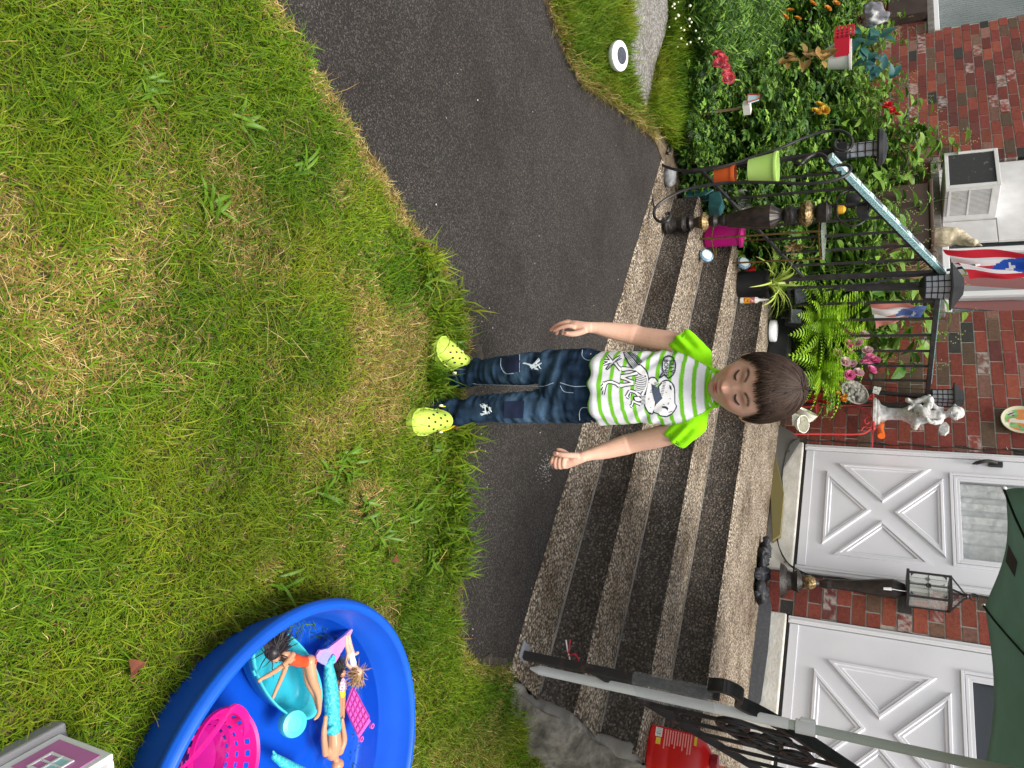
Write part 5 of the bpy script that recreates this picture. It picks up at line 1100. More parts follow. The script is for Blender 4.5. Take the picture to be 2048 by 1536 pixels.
# ---- vine wreath under the end of the handrail
mb = MB(); wc = at(1815, 525, 4.3); rng_ = random.Random(3)
for k in range(26):
    r_ = .14 + rng_.gauss(0, .025); ph = rng_.uniform(0, 6.28); o = rng_.gauss(0, .02); P = [wc + UX * (r_ * .72 * math.cos(ph + t)) + ZX * (r_ * math.sin(ph + t)) + DX * (o + .03 * math.sin(3 * t + ph)) for t in np.linspace(0, rng_.uniform(2.5, 5.5), 22)]; mb.tube(P, rng_.uniform(.003, .006), 5)
tag(mb.build('vine_wreath', M('dry_vine', (.13, .085, .045), .9, var=(.22, .15, .08), vs=30), loc=wc), 'loose wreath of dry brown vines hanging behind the railing', 'wreath')
# ---- draped flag above the corner lantern
def cloth_flag(name, label, corners, d, pole, mats, fold, nst=26, star_s=.17):
    o = thing(name, label, 'flag', at(*corners[0], d)); A, B, C_, D_ = [at(a, b, d + e) for (a, b), e in zip(corners, fold)]
    n, m_ = nst, 48; V = []; S = []
    for i in range(n + 1):
        for j in range(m_ + 1):
            s, t = i / n, j / m_; p = (A * (1 - s) + B * s) * (1 - t) + (D_ * (1 - s) + C_ * s) * t
            p = p - DX * (.022 * math.sin(s * 8 + t * 2) * (.4 + s) + .010 * math.sin(s * 19 + 3 * t)) + UX * .012 * math.sin(t * 9 + s * 3); V.append(p); S.append((s, t))
    Fs = {0: [], 1: [], 2: []}
    star = [((star_s + .07 * (1 if k % 2 == 0 else .4) * math.cos(k * math.pi / 5)), .5 + .17 * (1 if k % 2 == 0 else .4) * math.sin(k * math.pi / 5)) for k in range(10)]
    mb = MB(); mb.add(V, []); 
    for i in range(n):
        for j in range(m_):
            s, t = (j + .5) / m_, (i + .5) / n
            band = int(t * 5); mm_ = 0 if band % 2 == 0 else 1
            if s < (.66 if star_s > .3 else .55) * (1 - abs(t - .5) * 1.7) + .02: mm_ = 2
            if inpoly(np.array([s * 1.0]), np.array([t]), star)[0]: mm_ = 1
            a = i * (m_ + 1) + j; mb.f.append((a, a + m_ + 1, a + m_ + 2, a + 1)); mb.mi.append(mm_)
    mb.build('cloth', mats, o)
    if pole: mb = MB(); mb.tube([at(*pole[0], d + .03), at(*pole[1], d + .03)], .008, 8); mb.build('pole', black_iron, o)
    return o
cloth_flag('flag', 'red, white and blue flag with a white star draped above the railing corner', [(2110, 512), (2110, 565), (1940, 556), (1885, 500)], 3.75, ((1560, 596), (1950, 531)), [red_f, wht_f, blu_f], (0, .05, .02, 0), 40, .42)
mb = MB(); mb.tube([at(1950, 531, 3.78), at(1966, 528, 3.78)], .009, 10)
tag(mb.build('pole_cap', white_paint, bpy.data.objects['flag']), None)
cloth_flag('garden_flag', 'small faded starred flag strung on wires behind the railing bars', [(1856, 612), (1830, 640), (1752, 655), (1740, 606)], 4.15, None, [redp, wht_f, blup], (0, 0, 0, 0), 24)
# ---- ferns
fern_m = M('fern_leaf', (1, 1, 1), .5, attr=True, transl=.35)
def frond(mb, o, az, L_, rise, droop, w, col):
    d_ = np.array([math.cos(az), math.sin(az), 0]); sd = np.array([-d_[1], d_[0], 0]); p = np.asarray(o, float); el = rise; n = 17
    for i in range(n):
        t = i / n; dirv = d_ * math.cos(el) + ZX * math.sin(el); up_ = np.cross(sd, dirv) * 1; nx = p + dirv * L_ / n
        lw = w * math.sin(math.pi * min(1, (t * .93 + .10))) ** .6; c = np.array(col) * rnd.uniform(.75, 1.25)
        for s_ in (-1, 1):
            tip = p + sd * s_ * lw + dirv * lw * .35 - ZX * lw * .15; q = L_ / n * .27; m1 = p + sd * s_ * lw * .45 + dirv * (lw * .12 + q); m0 = p + sd * s_ * lw * .45 + dirv * (lw * .12 - q)
            mb.add([p - dirv * q * .6, m0, tip, m1, p + dirv * q * .6], [(0, 1, 2, 3, 4)] if s_ < 0 else [(4, 3, 2, 1, 0)], 0, c)
        mb.add([p - sd * .0012, p + sd * .0012, nx + sd * .001, nx - sd * .001], [(0, 1, 2, 3)], 0, c * .6)
        p = nx; el -= droop / n
def fern(label, c, n, L0, L1, seed, az0=0, az1=6.283):
    rnd.seed(seed); o = thing('fern', label, 'fern', c); mb = MB()
    for k in range(n):
        e = rnd.random(); frond(mb, c + np.array([rnd.gauss(0, .025), rnd.gauss(0, .025), 0]), rnd.uniform(az0, az1), rnd.uniform(L0, L1), rnd.uniform(.25, 1.35), rnd.uniform(.8, 2.1), rnd.uniform(.040, .060), np.array((.24, .46, .022)) * (.55 + .8 * e) + np.array((.06, .05, 0)) * e)
    mb.build('fronds', fern_m, o)
    mb = MB(); mb.lathe(c - ZX * .16, [(0, 0), (.085, 0), (.11, .15), (.115, .15), (.115, .165), (.10, .165), (0, .155)], 28); mb.build('pot', gloss_black, o)
    return o
fern('bushy lime green fern in a black pot filling the landing corner beside the lantern post', W(-3.72, 3.98, .78), 74, .26, .50, 11)
fern('second lime green fern arching toward the pink roses', W(-3.55, 4.30, .80), 66, .24, .46, 12)
fern('darker fern hanging behind the railing near the faded flag', W(-3.85, 4.35, .98), 34, .2, .36, 13)
rnd.seed(5)
# ---- pink cloth roses
ros = thing('rose_bouquet', 'cluster of pink and white cloth roses above the fern', 'flowers', at(1690, 705, 4.45))
rose_px = [(1688, 667, 0), (1703, 672, 0), (1728, 672, 1), (1697, 690, 0), (1716, 687, 1), (1674, 708, 2), (1735, 703, 1), (1690, 725, 1), (1704, 730, 1), (1729, 727, 0), (1740, 717, 0), (1750, 723, 0), (1742, 742, 0), (1716, 747, 1), (1699, 751, 0), (1701, 706, 2)]
for a, b, k in rose_px:
    c1, c2 = [((.70, .03, .22), (.72, .22, .42)), ((.66, .10, .26), (.74, .60, .62)), ((.62, .16, .08), (.74, .62, .52))][k]; mb = MB(); p = at(a, b, 4.25 + rnd.uniform(-.05, .05)); petal_bloom(mb, p, .040, -DX + UX * rnd.gauss(0, .5) + ZX * rnd.uniform(-.3, .9), c1, c2, 5, 4, .9); mb.build('rose', petal_m, ros)
mb = MB(); base = at(1655, 712, 4.5)
for a, b, k in rose_px: q = at(a, b, 4.45); mb.tube(curve([base, (base + q) / 2 + ZX * .02, q], 4), .002, 5)
mb.build('stems', M('cloth_stem', (.03, .09, .03), .7), ros)
leaf_g = M('leaf_green', (1, 1, 1), .45, attr=True, transl=.3, spec=.4)
def leafblade(mb, o, d_, nrm_, L_, w, col, curl=.25, notch=0):
    d_ = nrm(d_); s_ = nrm(np.cross(d_, nrm_)); n_ = np.cross(s_, d_); V = []; C_ = []
    for t, q in ((0, .06), (.22, .75), (.5, 1.0), (.78, .62), (1, .02)):
        p = o + d_ * L_ * t - n_ * curl * L_ * t * t; V += [p - s_ * w * q + n_ * w * q * .3, p, p + s_ * w * q + n_ * w * q * .3]; C_ += [col, np.array(col) * .8, col]
    b = len(mb.v); mb.add(V, [(3 * i + k, 3 * i + 3 + k, 3 * i + 4 + k, 3 * i + 1 + k) for i in range(4) for k in (0, 1)], 0, (1, 1, 1))
    for i, q in enumerate(C_): mb.c[b + i] = tuple(q)
    mb.hascol = True
mb = MB()
for k in range(60):
    q = at(rnd.uniform(1672, 1745), rnd.uniform(668, 750), 4.5 + rnd.uniform(-.04, .05)); leafblade(mb, q, np.array([rnd.gauss(0, 1), rnd.gauss(0, 1), rnd.gauss(0, .7)]), -DX + ZX * .4, rnd.uniform(.04, .07), .014, np.array((.03, .085, .025)) * rnd.uniform(.6, 1.5))
mb.build('leaves', leaf_g, ros)
# ---- carved basin, tag, red wire stand, fairy
bs_ = at(1709, 785, 4.56); s = pxr(1, bs_); ax = nrm(-DX + ZX * .55); stn = M('stone_relief', (.34, .33, .30), .7, var=(.16, .15, .13), vs=26, bump=1.0, bs=45, bd=.02)
mb = MB(); mb.lathe(bs_, [(0, -.03), (20 * s, -.03), (28 * s, 0), (28.5 * s, .006), (26 * s, .008), (23 * s, -.004), (0, -.012)], 40, ax)
rng_ = random.Random(8); e1_ = nrm(np.cross(ax, (0, 0, 1))); e2_ = np.cross(ax, e1_)
for k in range(22): r_ = 19 * s * math.sqrt(rng_.random()); t = rng_.uniform(0, 6.28); mb.ell(bs_ + e1_ * r_ * math.cos(t) + e2_ * r_ * math.sin(t) - ax * .006, rng_.uniform(3, 6.5) * s, 8, 6)
tag(mb.build('relief_bowl', stn, loc=bs_), 'round grey bowl with moulded relief leaning on the red stand', 'bowl')
redw = M('red_wire', (.58, .05, .055), .45, var=(.5, .035, .04), vs=20)
rs = thing('plant_stand', 'red wire plant stand carrying the white fairy figurine beside the door', 'plant stand', on(1570, 835, ZT[3])); DS = 4.62
def rw(pts, r, nm): mb = MB(); mb.tube(curve([at(a, b, DS + c) for a, b, c in pts], 6), r, 8); mb.build(nm, redw, rs)
rw([(1585, 815, 0), (1650, 812, 0), (1746, 810, 0)], .0065, 'leg'); rw([(1588, 868, 0), (1650, 868, 0), (1720, 868, 0), (1742, 858, 0)], .0065, 'leg'); rw([(1600, 800, .2), (1680, 799, .2), (1746, 797, .2)], .006, 'leg')
rw([(1746, 787, 0), (1747, 820, 0), (1747, 862, 0)], .007, 'top_bar'); rw([(1712, 812, 0), (1728, 818, 0), (1742, 836, 0), (1745, 855, 0)], .005, 'scroll'); rw([(1712, 810, 0), (1728, 803, 0), (1742, 790, 0)], .005, 'scroll')
rw([(1746, 838, 0), (1737, 833, 0), (1729, 840, 0), (1732, 848, 0), (1739, 845, 0)], .0045, 'scroll'); rw([(1746, 850, 0), (1738, 856, 0), (1728, 854, 0), (1722, 862, 0)], .0045, 'scroll')
mb = MB(); q0, q1 = at(1747, 790, DS), at(1747, 862, DS); mb.hb(q0 @ UX, q1 @ UX, DS, DS + .2, q0[2] - .002, q0[2] + .006); mb.build('shelf', redw, rs, smooth=False)
fm = M('white_plaster', (.52, .52, .51), .8, var=(.24, .235, .22), vs=26, vlo=.42, vhi=.70, bump=.5, bs=60, bd=.006)
fa = thing('fairy_statue', 'white plaster fairy sitting with bent knees on a fluted pedestal', 'statue', at(1749, 822, 4.66)); DF = 4.66; cf = lambda a, b, dd=0: at(1740 + a * .17323, 760 + b * .17323, DF + dd); s = pxr(1, at(1820, 820, DF)) * .17323
mb = MB()
pa = cf(35, 385); pz = cf(480, 385) - pa; hz_ = np.linalg.norm(pz); fr_ = lambda f: f
mb.lathe(pa, [(0, 0), (190 * s, 0), (190 * s, .07 * hz_), (165 * s, .09 * hz_), (165 * s, .14 * hz_), (110 * s, .20 * hz_), (85 * s, .34 * hz_), (72 * s, .38 * hz_), (68 * s, .76 * hz_), (80 * s, .80 * hz_), (86 * s, .86 * hz_), (120 * s, 1.0 * hz_), (0, 1.0 * hz_)], 10); pd = mb.build('pedestal', fm, fa)
def fl(mb, pts, rs): P = [cf(*p) for p in pts]; Q = curve(P, 4); mb.tube(Q, list(np.interp(np.linspace(0, len(P) - 1, len(Q)), range(len(P)), [r * s for r in rs])), 12); mb.ell(Q[-1], rs[-1] * s, 10, 8)
mb = MB(); fl(mb, [(500, 420), (600, 420), (700, 420), (800, 410), (860, 400)], [95, 85, 70, 72, 40]); fl(mb, [(860, 400), (910, 390)], [26, 26]); mb.ell(cf(965, 375, -.02), 66 * s, 16, 12); mb.ell(cf(1010, 375, .0), 72 * s, 16, 12); mb.ell(cf(975, 305), 26 * s, 10, 8); mb.ell(cf(985, 450), 26 * s, 10, 8); mb.ell(cf(935, 378, -.06), 14 * s, 8, 6)
fl(mb, [(590, 400), (670, 300, -.09), (690, 215, -.10), (600, 230, -.10), (500, 260, -.09), (440, 235, -.10), (430, 225, -.12)], [55, 45, 40, 36, 30, 26, 20]); fl(mb, [(560, 430), (640, 380, -.11), (570, 320, -.12), (500, 300, -.12), (440, 330, -.13)], [55, 46, 38, 30, 22])
fl(mb, [(840, 345), (760, 320, -.03), (700, 250, -.06), (680, 180, -.07)], [32, 28, 24, 20]); fl(mb, [(830, 470), (760, 490, -.03), (690, 480, -.08), (640, 440, -.10)], [32, 28, 24, 22]); fl(mb, [(505, 480), (520, 560)], [40, 22])
mb.ell(cf(520, 440), (130 * s, 120 * s, 60 * s), 14, 10)
o = mb.build('figure', fm, fa); meld(o, .005, 2); V, N = getv(o); setv(o, V + N * ((vnoise(V, 70, 4) - .5) * .010)[:, None])
wg = [(880, 480), (910, 520), (910, 590), (870, 625), (815, 620), (790, 585), (800, 530), (840, 490)]
mb = MB(); mb.prism([cf(a, b, .03) for a, b in wg], DX * .015); mb.build('wing', fm, fa, smooth=False, bevel=.004)
mb = MB(); mb.prism([at(a, b, 4.50) for a, b in ((1748, 772), (1763, 775), (1757, 789), (1745, 785))], DX * .003); tag(mb.build('paper_tag', M('tag_paper', (.62, .62, .60), .8, var=(.18, .18, .18), vs=110, vlo=.55, vhi=.6), smooth=False, loc=at(1755, 780, 4.5)), 'small white printed tag beside the pedestal of the fairy', 'tag')
mb = MB(); mb.tube([at(1763, 846, 4.72), at(1760, 858, 4.66), at(1763, 872, 4.62)], [.020, .021, .024], 16); oc = mb.build('orange_tool', M('orange_plastic', (.72, .12, .006), .45, var=(.5, .08, .005), vs=60, vlo=.6, vhi=.65), loc=at(1763, 855, 4.66)); tag(oc, 'orange plastic handle sticking out below the pedestal', 'tool')
# wires across the brick
mb = MB()
for pts in ([(1730, 770, .1), (1800, 776, .1), (1852, 779, .1)], [(1768, 812, .1), (1790, 806, .1), (1808, 798, .1)], [(1742, 655, 0), (1770, 640, 0), (1850, 615, 0)], [(1680, 790, .1), (1700, 842, .12), (1725, 862, .12)]): mb.tube(curve([at(a, b, 4.78 + c) for a, b, c in pts], 4), .0022, 5)
tag(mb.build('wire_strands', black_iron, loc=at(1780, 776, 4.85)), 'thin dark wires stretched across the brick behind the fairy', 'wire')
# marigolds and a red bloom by the stand
mb = MB(); p = at(1680, 795, 4.5)
for a, b in ((1676, 787), (1683, 797), (1688, 800), (1690, 793)): petal_bloom(mb, at(a, b, 4.5), .020, -DX + ZX * rnd.uniform(0, .8), (.62, .14, .005), (.70, .26, .01), 6, 3)
tag(mb.build('orange_blooms', petal_m, loc=p), 'small orange blooms below the round grey bowl', 'flowers')
mb = MB(); p = at(1635, 803, 4.5)
for k in range(7): leafblade(mb, p, nrm(np.array([rnd.gauss(0, 1), -.4, rnd.gauss(0, 1)])), -DX + ZX * .3, .09, .014, (.42, .02, .02))
tag(mb.build('red_leaves', leaf_g, loc=p), 'red pointed leaves low beside the red stand leg', 'plant')
mb = MB(); p = at(1660, 800, 4.55)
for k in range(90): leafblade(mb, p + np.array([rnd.gauss(0, .03), rnd.gauss(0, .03), rnd.gauss(0, .05)]), np.array([rnd.gauss(0, 1), rnd.gauss(0, 1), rnd.gauss(.1, .9)]), -DX + ZX * .6, rnd.uniform(.03, .06), .008, np.array((.08, .20, .03)) * rnd.uniform(.5, 1.5))
tag(mb.build('small_herb', leaf_g, loc=p), 'small leafy green plant between the second fern and the red stand', 'plant')
# ---- white shell-shaped planter behind the boy's head
sh_ = thing('shell_planter', 'cream glazed planter of two cupped leaves on the landing behind the boy', 'planter', at(1592, 845, 4.45)); crm = M('cream_glaze', (.66, .65, .56), .3, var=(.50, .50, .40), vs=40, vlo=.55, vhi=.65, coat=.4)
for (a, b), ax_, r_ in (((1600, 848), nrm(-DX + ZX * .9 + UX * .7), 18), ((1610, 833), nrm(-DX * .6 + ZX * .4 - UX * .6), 21)):
    c = at(a, b, 4.45); s = pxr(1, c); mb = MB(); mb.lathe(c - ax_ * 12 * s, [(0, 0), (r_ * .45 * s, 1 * s), (r_ * .8 * s, 10 * s), (r_ * s, 24 * s), (r_ * .96 * s, 24 * s), (r_ * .74 * s, 11 * s), (r_ * .35 * s, 4 * s), (0, 3.5 * s)], 28, ax_, 0, None, (1, .72)); mb.build('cup', crm, sh_)
mb = MB(); mb.tube([at(1585, 838, 4.45), at(1600, 838, 4.45)], [.05, .035], 16); mb.build('stem', crm, sh_)
# ---- mats on the landing
def mat_sheet(name, label, poly, th, mat, rip=0):
    P = [at(a, b, 4.905 - th) for a, b in poly]; mb = MB(); mb.prism(P, DX * th * .95); return tag(mb.build(name, mat, smooth=False, bevel=.003, loc=P[0]), label, 'mat')
ribm = bpy.data.materials.new('ribbed_mat'); ribm.use_nodes = True; N_ = ribm.node_tree.nodes; L2 = ribm.node_tree.links; b_ = N_['Principled BSDF']; b_.inputs['Roughness'].default_value = .9
tc_ = N_.new('ShaderNodeTexCoord'); mp_ = N_.new('ShaderNodeMapping'); mp_.inputs['Rotation'].default_value = (0, 0, YAW + .1); wv_ = N_.new('ShaderNodeTexWave'); wv_.inputs['Scale'].default_value = 42; wv_.inputs['Distortion'].default_value = 1.2; L2.new(tc_.outputs['Object'], mp_.inputs[0]); L2.new(mp_.outputs[0], wv_.inputs['Vector'])
rp = N_.new('ShaderNodeValToRGB'); rp.color_ramp.elements[0].color = (.10, .10, .095, 1); rp.color_ramp.elements[1].color = (.36, .35, .33, 1); L2.new(wv_.outputs['Fac'], rp.inputs[0]); L2.new(rp.outputs[0], b_.inputs['Base Color']); bp_ = N_.new('ShaderNodeBump'); bp_.inputs['Distance'].default_value = .006; L2.new(wv_.outputs['Fac'], bp_.inputs['Height']); L2.new(bp_.outputs[0], b_.inputs['Normal'])
mat_sheet('door_mat', 'grey ribbed mat lying at the foot of the first door', [(1543, 845), (1560, 850), (1592, 868), (1600, 885), (1568, 935), (1556, 1000), (1545, 1010), (1541, 940)], .020, ribm)
mat_sheet('khaki_runner', 'khaki cloth strip along the edge of the grey ribbed mat', [(1535, 850), (1543, 848), (1553, 920), (1568, 985), (1560, 1070), (1545, 1080), (1541, 1000), (1536, 960), (1540, 900)], .045, M('khaki_cloth', (.17, .145, .055), .95, bump=.4, bs=150, bd=.003))
# grey rubber strip before the second door
mat_sheet('rubber_strip', 'dark grey rubber strip before the sill of the second door', [(1512, 1180), (1535, 1170), (1543, 1215), (1536, 1300), (1522, 1400), (1505, 1440), (1496, 1420), (1505, 1300)], .010, M('rubber_grey', (.075, .08, .09), .9, var=(.10, .105, .115), vs=50, bump=.3, bs=200))
# ---- turned lamp with a lantern between the doors, standing on black cloth
LD = 4.80
lb2 = spindle('turned_lamp', 'black turned column lamp with a gilt ball and glass lantern standing between the two doors', (1562, 1815), 1160, LD,
    [(0, .05, dense([(0, 0), (0, 34), (.6, 30), (1, 24)]), 0, 'base', 28), (.05, .17, dense([(0, 20), (.3, 17), (.7, 22), (1, 13)]), 0, 'carved_leaf', 32), (.17, .28, dense([(0, 9), (.25, 13), (.5, 14.5), (.75, 12), (1, 8)]), 1, 'gilt_ball', 36), (.28, .40, dense([(0, 9), (.2, 6), (.45, 9), (.7, 11), (1, 10)]), 2, 'neck', 28), (.40, .98, dense([(0, 9), (.3, 11.5), (.65, 17), (.85, 19), (.95, 14), (1, 11)]), 2, 'column', 40)], [bronze, gilt, vase_m], None, dy=20)
lt = thing('glass_lantern', 'black iron lantern with glass sides and a candle on top of the turned column', 'lantern', at(1812, 1180, LD)); cL = at(1812, 1177, LD); s = pxr(1, cL); zL = at(1897, 1177, LD)[2] - cL[2]; ew = 27 * s
pane_c = M('lantern_glass', (.85, .9, .85), .03, alpha=.22, spec=.8)
mb = MB(); mb.hb(cL @ UX - ew * 1.1, cL @ UX + ew * 1.1, LD - ew * 1.1, LD + ew * 1.1, cL[2], cL[2] + .016); mb.hb(cL @ UX - ew, cL @ UX + ew, LD - ew, LD + ew, cL[2] + zL, cL[2] + zL + .014)
for su in (-1, 1):
    for sd2 in (-1, 1): p = W(cL @ UX + su * ew * .93, LD + sd2 * ew * .93, cL[2] + .016); mb.bar(p, p + ZX * (zL - .016), .011, up=DX)
apx = cL + ZX * (zL + .085)
for su in (-1, 1):
    for sd2 in (-1, 1): mb.bar(W(cL @ UX + su * ew * .9, LD + sd2 * ew * .9, cL[2] + zL + .012), apx + (UX * su + DX * sd2) * .008, .008)
mb.build('frame', black_iron, lt, smooth=False); mb = MB(); mb.lathe(apx - ZX * .01, [(0, 0), (.014, 0), (.018, .02), (.010, .03), (.014, .036), (0, .045)], 16); mb.tube([apx + ZX * .045 + (UX * math.cos(t) + ZX * math.sin(t)) * .022 for t in np.linspace(0, 6.283, 24)], .003, 6, cap=False); mb.build('finial', black_iron, lt)
for fr3, (o_, e_) in enumerate(((-DX, UX), (-UX, DX), (DX, UX), (UX, DX))):
    c = cL * 1 + o_ * ew * .94 + ZX * zL * .52; mb = MB(); mb.quad(c - e_ * ew * .85 - ZX * zL * .44, c + e_ * ew * .85 - ZX * zL * .44, c + e_ * ew * .85 + ZX * zL * .44, c - e_ * ew * .85 + ZX * zL * .44); mb.build('pane', pane_c, lt, smooth=False)
    if fr3 < 2:
        mb = MB(); cc = c + o_ * .003
        mb.bar(cc - ZX * zL * .46, cc + ZX * zL * .46, .003); mb.bar(cc - e_ * ew * .9, cc + e_ * ew * .9, .003)
        for k in range(8): t = k * math.pi / 4; mb.ell(cc + (e_ * math.cos(t) + ZX * math.sin(t)) * .011, .006, 8, 6)
        for sx_ in (-1, 1):
            for sz_ in (-1, 1): q = cc + e_ * sx_ * ew * .8 + ZX * sz_ * zL * .42; mb.prism([q, q - e_ * sx_ * .018, q - e_ * sx_ * .012 - ZX * sz_ * .007, q - e_ * sx_ * .004 - ZX * sz_ * .012, q - ZX * sz_ * .02], o_ * .002)
        mb.build('rosette', black_iron, lt, smooth=False)
mb = MB(); mb.lathe(cL + ZX * .017, [(0, 0), (.011, 0), (.011, zL * .55), (0, zL * .56)], 16); mb.build('candle', M('wax', (.62, .62, .54), .5, sss=.1), lt)
mb = MB(); p = at(1767, 1177, LD - .09); mb.tube([p, at(1783, 1178, LD - .09)], [.008, .010], 12); mb.tube([at(1783, 1178, LD - .09), at(1800, 1181, LD - .085), at(1822, 1184, LD - .08)], .0025, 6); tag(mb.build('plug_adapter', white_paint, loc=p), 'white plug on a thin lead hanging against the black column', 'plug')
# crumpled black cloth at its foot
mb = MB(); rng_ = random.Random(4); cc = W(uv2(at(1560, 1160, LD))[0], LD, ZT[3])
for k in range(40): mb.ell(cc + UX * rng_.uniform(-.17, .17) - DX * rng_.uniform(.02, .22) + ZX * rng_.uniform(.01, .05), (rng_.uniform(.03, .07), rng_.uniform(.03, .05), rng_.uniform(.015, .03)), 10, 8)
ck2 = mb.build('black_cloth', M('black_cloth_mat', (.010, .011, .014), .6, var=(.022, .024, .03), vs=14, bump=.4, bs=30, bd=.01), loc=cc); meld(ck2, .008, 2); V, N = getv(ck2); setv(ck2, V + N * ((vnoise(V * (2.5, 1, 1), 24, 3) - .5) * .030)[:, None]); tag(ck2, 'crumpled black cloth around the foot of the turned lamp between the doors', 'cloth')
# ---- string of lights round the first door
sl_ = thing('string_lights', 'dark string of small unlit lights looped around the first white door', 'string lights', W(-3.34, DW - .03, .6))
wire_m = M('dark_green_wire', (.010, .016, .012), .6); bulb_m = M('tiny_bulb', (.06, .065, .06), .3)
P = [W(-3.37 + .008 * math.sin(k * 2.3), DW - .035, 3.0 - k * .1) for k in range(23)] + [W(-3.36, DW - .05, .70), W(-3.33, DW - .07, .64), W(-3.2, DW - .06, .605), W(-3.0, DW - .06, .585), W(-2.85, DW - .05, .612), W(-2.7, DW - .06, .585), W(-2.5, DW - .06, .60), W(-2.36, DW - .05, .67), W(-2.30, DW - .04, .75)] + [W(-2.285, DW - .03, .85 + k * .1) for k in range(20)]
Q = curve(P, 3); mb = MB(); mb.tube(Q, .0035, 6); Q2 = [q + DX * -.006 + UX * .007 * math.sin(i * .8) + ZX * .006 * math.cos(i * .8) for i, q in enumerate(Q)]; mb.tube(Q2, .003, 6); mb.build('wire', wire_m, sl_)
for k in range(2, len(Q) - 1, 4):
    d_ = nrm(np.array([rnd.gauss(0, 1), -.6, rnd.gauss(0, 1)])); mb = MB(); mb.tube([Q[k], Q[k] + d_ * .012, Q[k] + d_ * .026], [.003, .0042, .0012], 6); mb.build('bulb', bulb_m, sl_)
# ---- round painted plate on the brick
pc = at(2040, 842, DW - .03); r_ = .115; mb = MB(); pl = thing('wall_plate', 'round ceramic plate painted in green, orange and black on the brick by the door', 'plate', pc)
mb.lathe(pc, [(0, 0), (r_ * .7, 0), (r_, .018), (r_, .022), (r_ * .97, .023), (r_ * .7, .008), (0, .006)], 48, -DX); o = mb.build('rim', M('plate_cream', (.55, .52, .36), .3, coat=.3), pl)
pm = M('plate_paint', (1, 1, 1), .3, attr=True, coat=.3); V = []; C_ = []; n = 60
for i in range(26):
    for j in range(n):
        r2 = r_ * .90 * i / 25; t = 2 * math.pi * j / n; V.append(pc - DX * (.0085 + .012 * max(0, (r2 / r_ - .7)) / .3 * 1.0 + .001) + UX * r2 * math.cos(t) + ZX * r2 * math.sin(t))
V = np.array(V); a1_ = vnoise(V, 16, 2); a2_ = vnoise(V, 26, 5); a3_ = vnoise(V, 60, 7); C_ = np.tile(np.array((.16, .36, .12)), (len(V), 1)) * (.6 + .9 * a3_)[:, None]
C_[a1_ > .64] = (.60, .22, .05); C_[a2_ > .66] = (.66, .62, .50); k_ = (a1_ < .36); C_[k_] = np.where((np.sin(V[k_] @ (UX * 1 + ZX * .6) * 260) > 0)[:, None], (.03, .03, .03), (.5, .48, .42))
raw('painting', V, [(i * n + j, (i + 1) * n + j, (i + 1) * n + (j + 1) % n, i * n + (j + 1) % n) for i in range(25) for j in range(n)], pm, parent=pl, col=C_, smooth=True)
# ================================================================ the boy
skin_m = M('skin', (1, 1, 1), .58, attr=True, sss=.12, spec=.25, bump=.08, bs=260, bd=.001)
cloth_m = M('jersey_cotton', (1, 1, 1), .9, attr=True, spec=.15, bump=.12, bs=420, bd=.001)
denim_m = M('denim', (1, 1, 1), .92, attr=True, spec=.12, bump=.35, bs=520, bd=.001, mot=.35)
boy = thing('person', 'small boy in lime striped dinosaur T-shirt, dark jeans and lime clogs at the lawn edge', 'person', (.04, 1.9, 0))
SK = np.array((.64, .385, .285))
HC = np.array([-.005, 1.905, .925]); HA = rad(22); HR = rad(-1.5)
hu = nrm((math.sin(HR), -math.sin(HA), math.cos(HA))); hf = nrm(np.array([0, -math.cos(HA), -math.sin(HA)])); hx = nrm(np.cross(hu, hf)); hx = hx if hx[0] > 0 else -hx
hf = nrm(np.cross(hx, hu)); hf = hf if hf[1] < 0 else -hf
def hp3(x, y, z): return HC + hx * x + hu * y + hf * z
G2 = lambda x, y, cx, cy, sx, sy: np.exp(-((x - cx) / sx) ** 2 - ((y - cy) / sy) ** 2)
FEAT = [(0, -.030, .0085, .010, .0150), (-.0095, -.033, .006, .006, .0055), (.0095, -.033, .006, .006, .0055), (0, -.010, .0065, .020, .0065), (0, -.042, .008, .004, -.003),
        (-.029, .006, .015, .009, -.0075), (.029, .006, .015, .009, -.0075), (-.029, .003, .011, .0075, .0062), (.029, .003, .011, .0075, .0062),
        (-.028, .023, .018, .007, .0028), (.028, .023, .018, .007, .0028), (-.038, -.026, .018, .016, .0055), (.038, -.026, .018, .016, .0055),
        (0, -.0535, .016, .0042, .0042), (0, -.0640, .014, .005, .0052), (0, -.0583, .020, .0016, -.0040), (-.021, -.0575, .004, .004, -.002), (.021, -.0575, .004, .004, -.002), (0, -.0725, .016, .004, -.003), (0, -.088, .017, .012, .0060)]
def face_z(x, y):                     # forward distance of the face surface at head coordinates x, y
    t = np.clip(y / .112, -1, 1)
    w = .0745 * np.sqrt(np.clip(1 - np.abs(t) ** 2.5, 0, 1)) * (1 - .27 * sstep(-t, .05, 1))
    q = np.clip(1 - (x / np.maximum(w, 1e-4)) ** 2, 0, 1)
    z = .084 * np.sqrt(np.clip(1 - np.abs(t) ** 3.2, 0, 1)) * q ** .42
    for cx, cy, sx, sy, a in FEAT: z = z + a * G2(x, y, cx, cy, sx, sy) * (q > 0)
    return z
mb = MB(); nt_, na = 110, 128; V = []
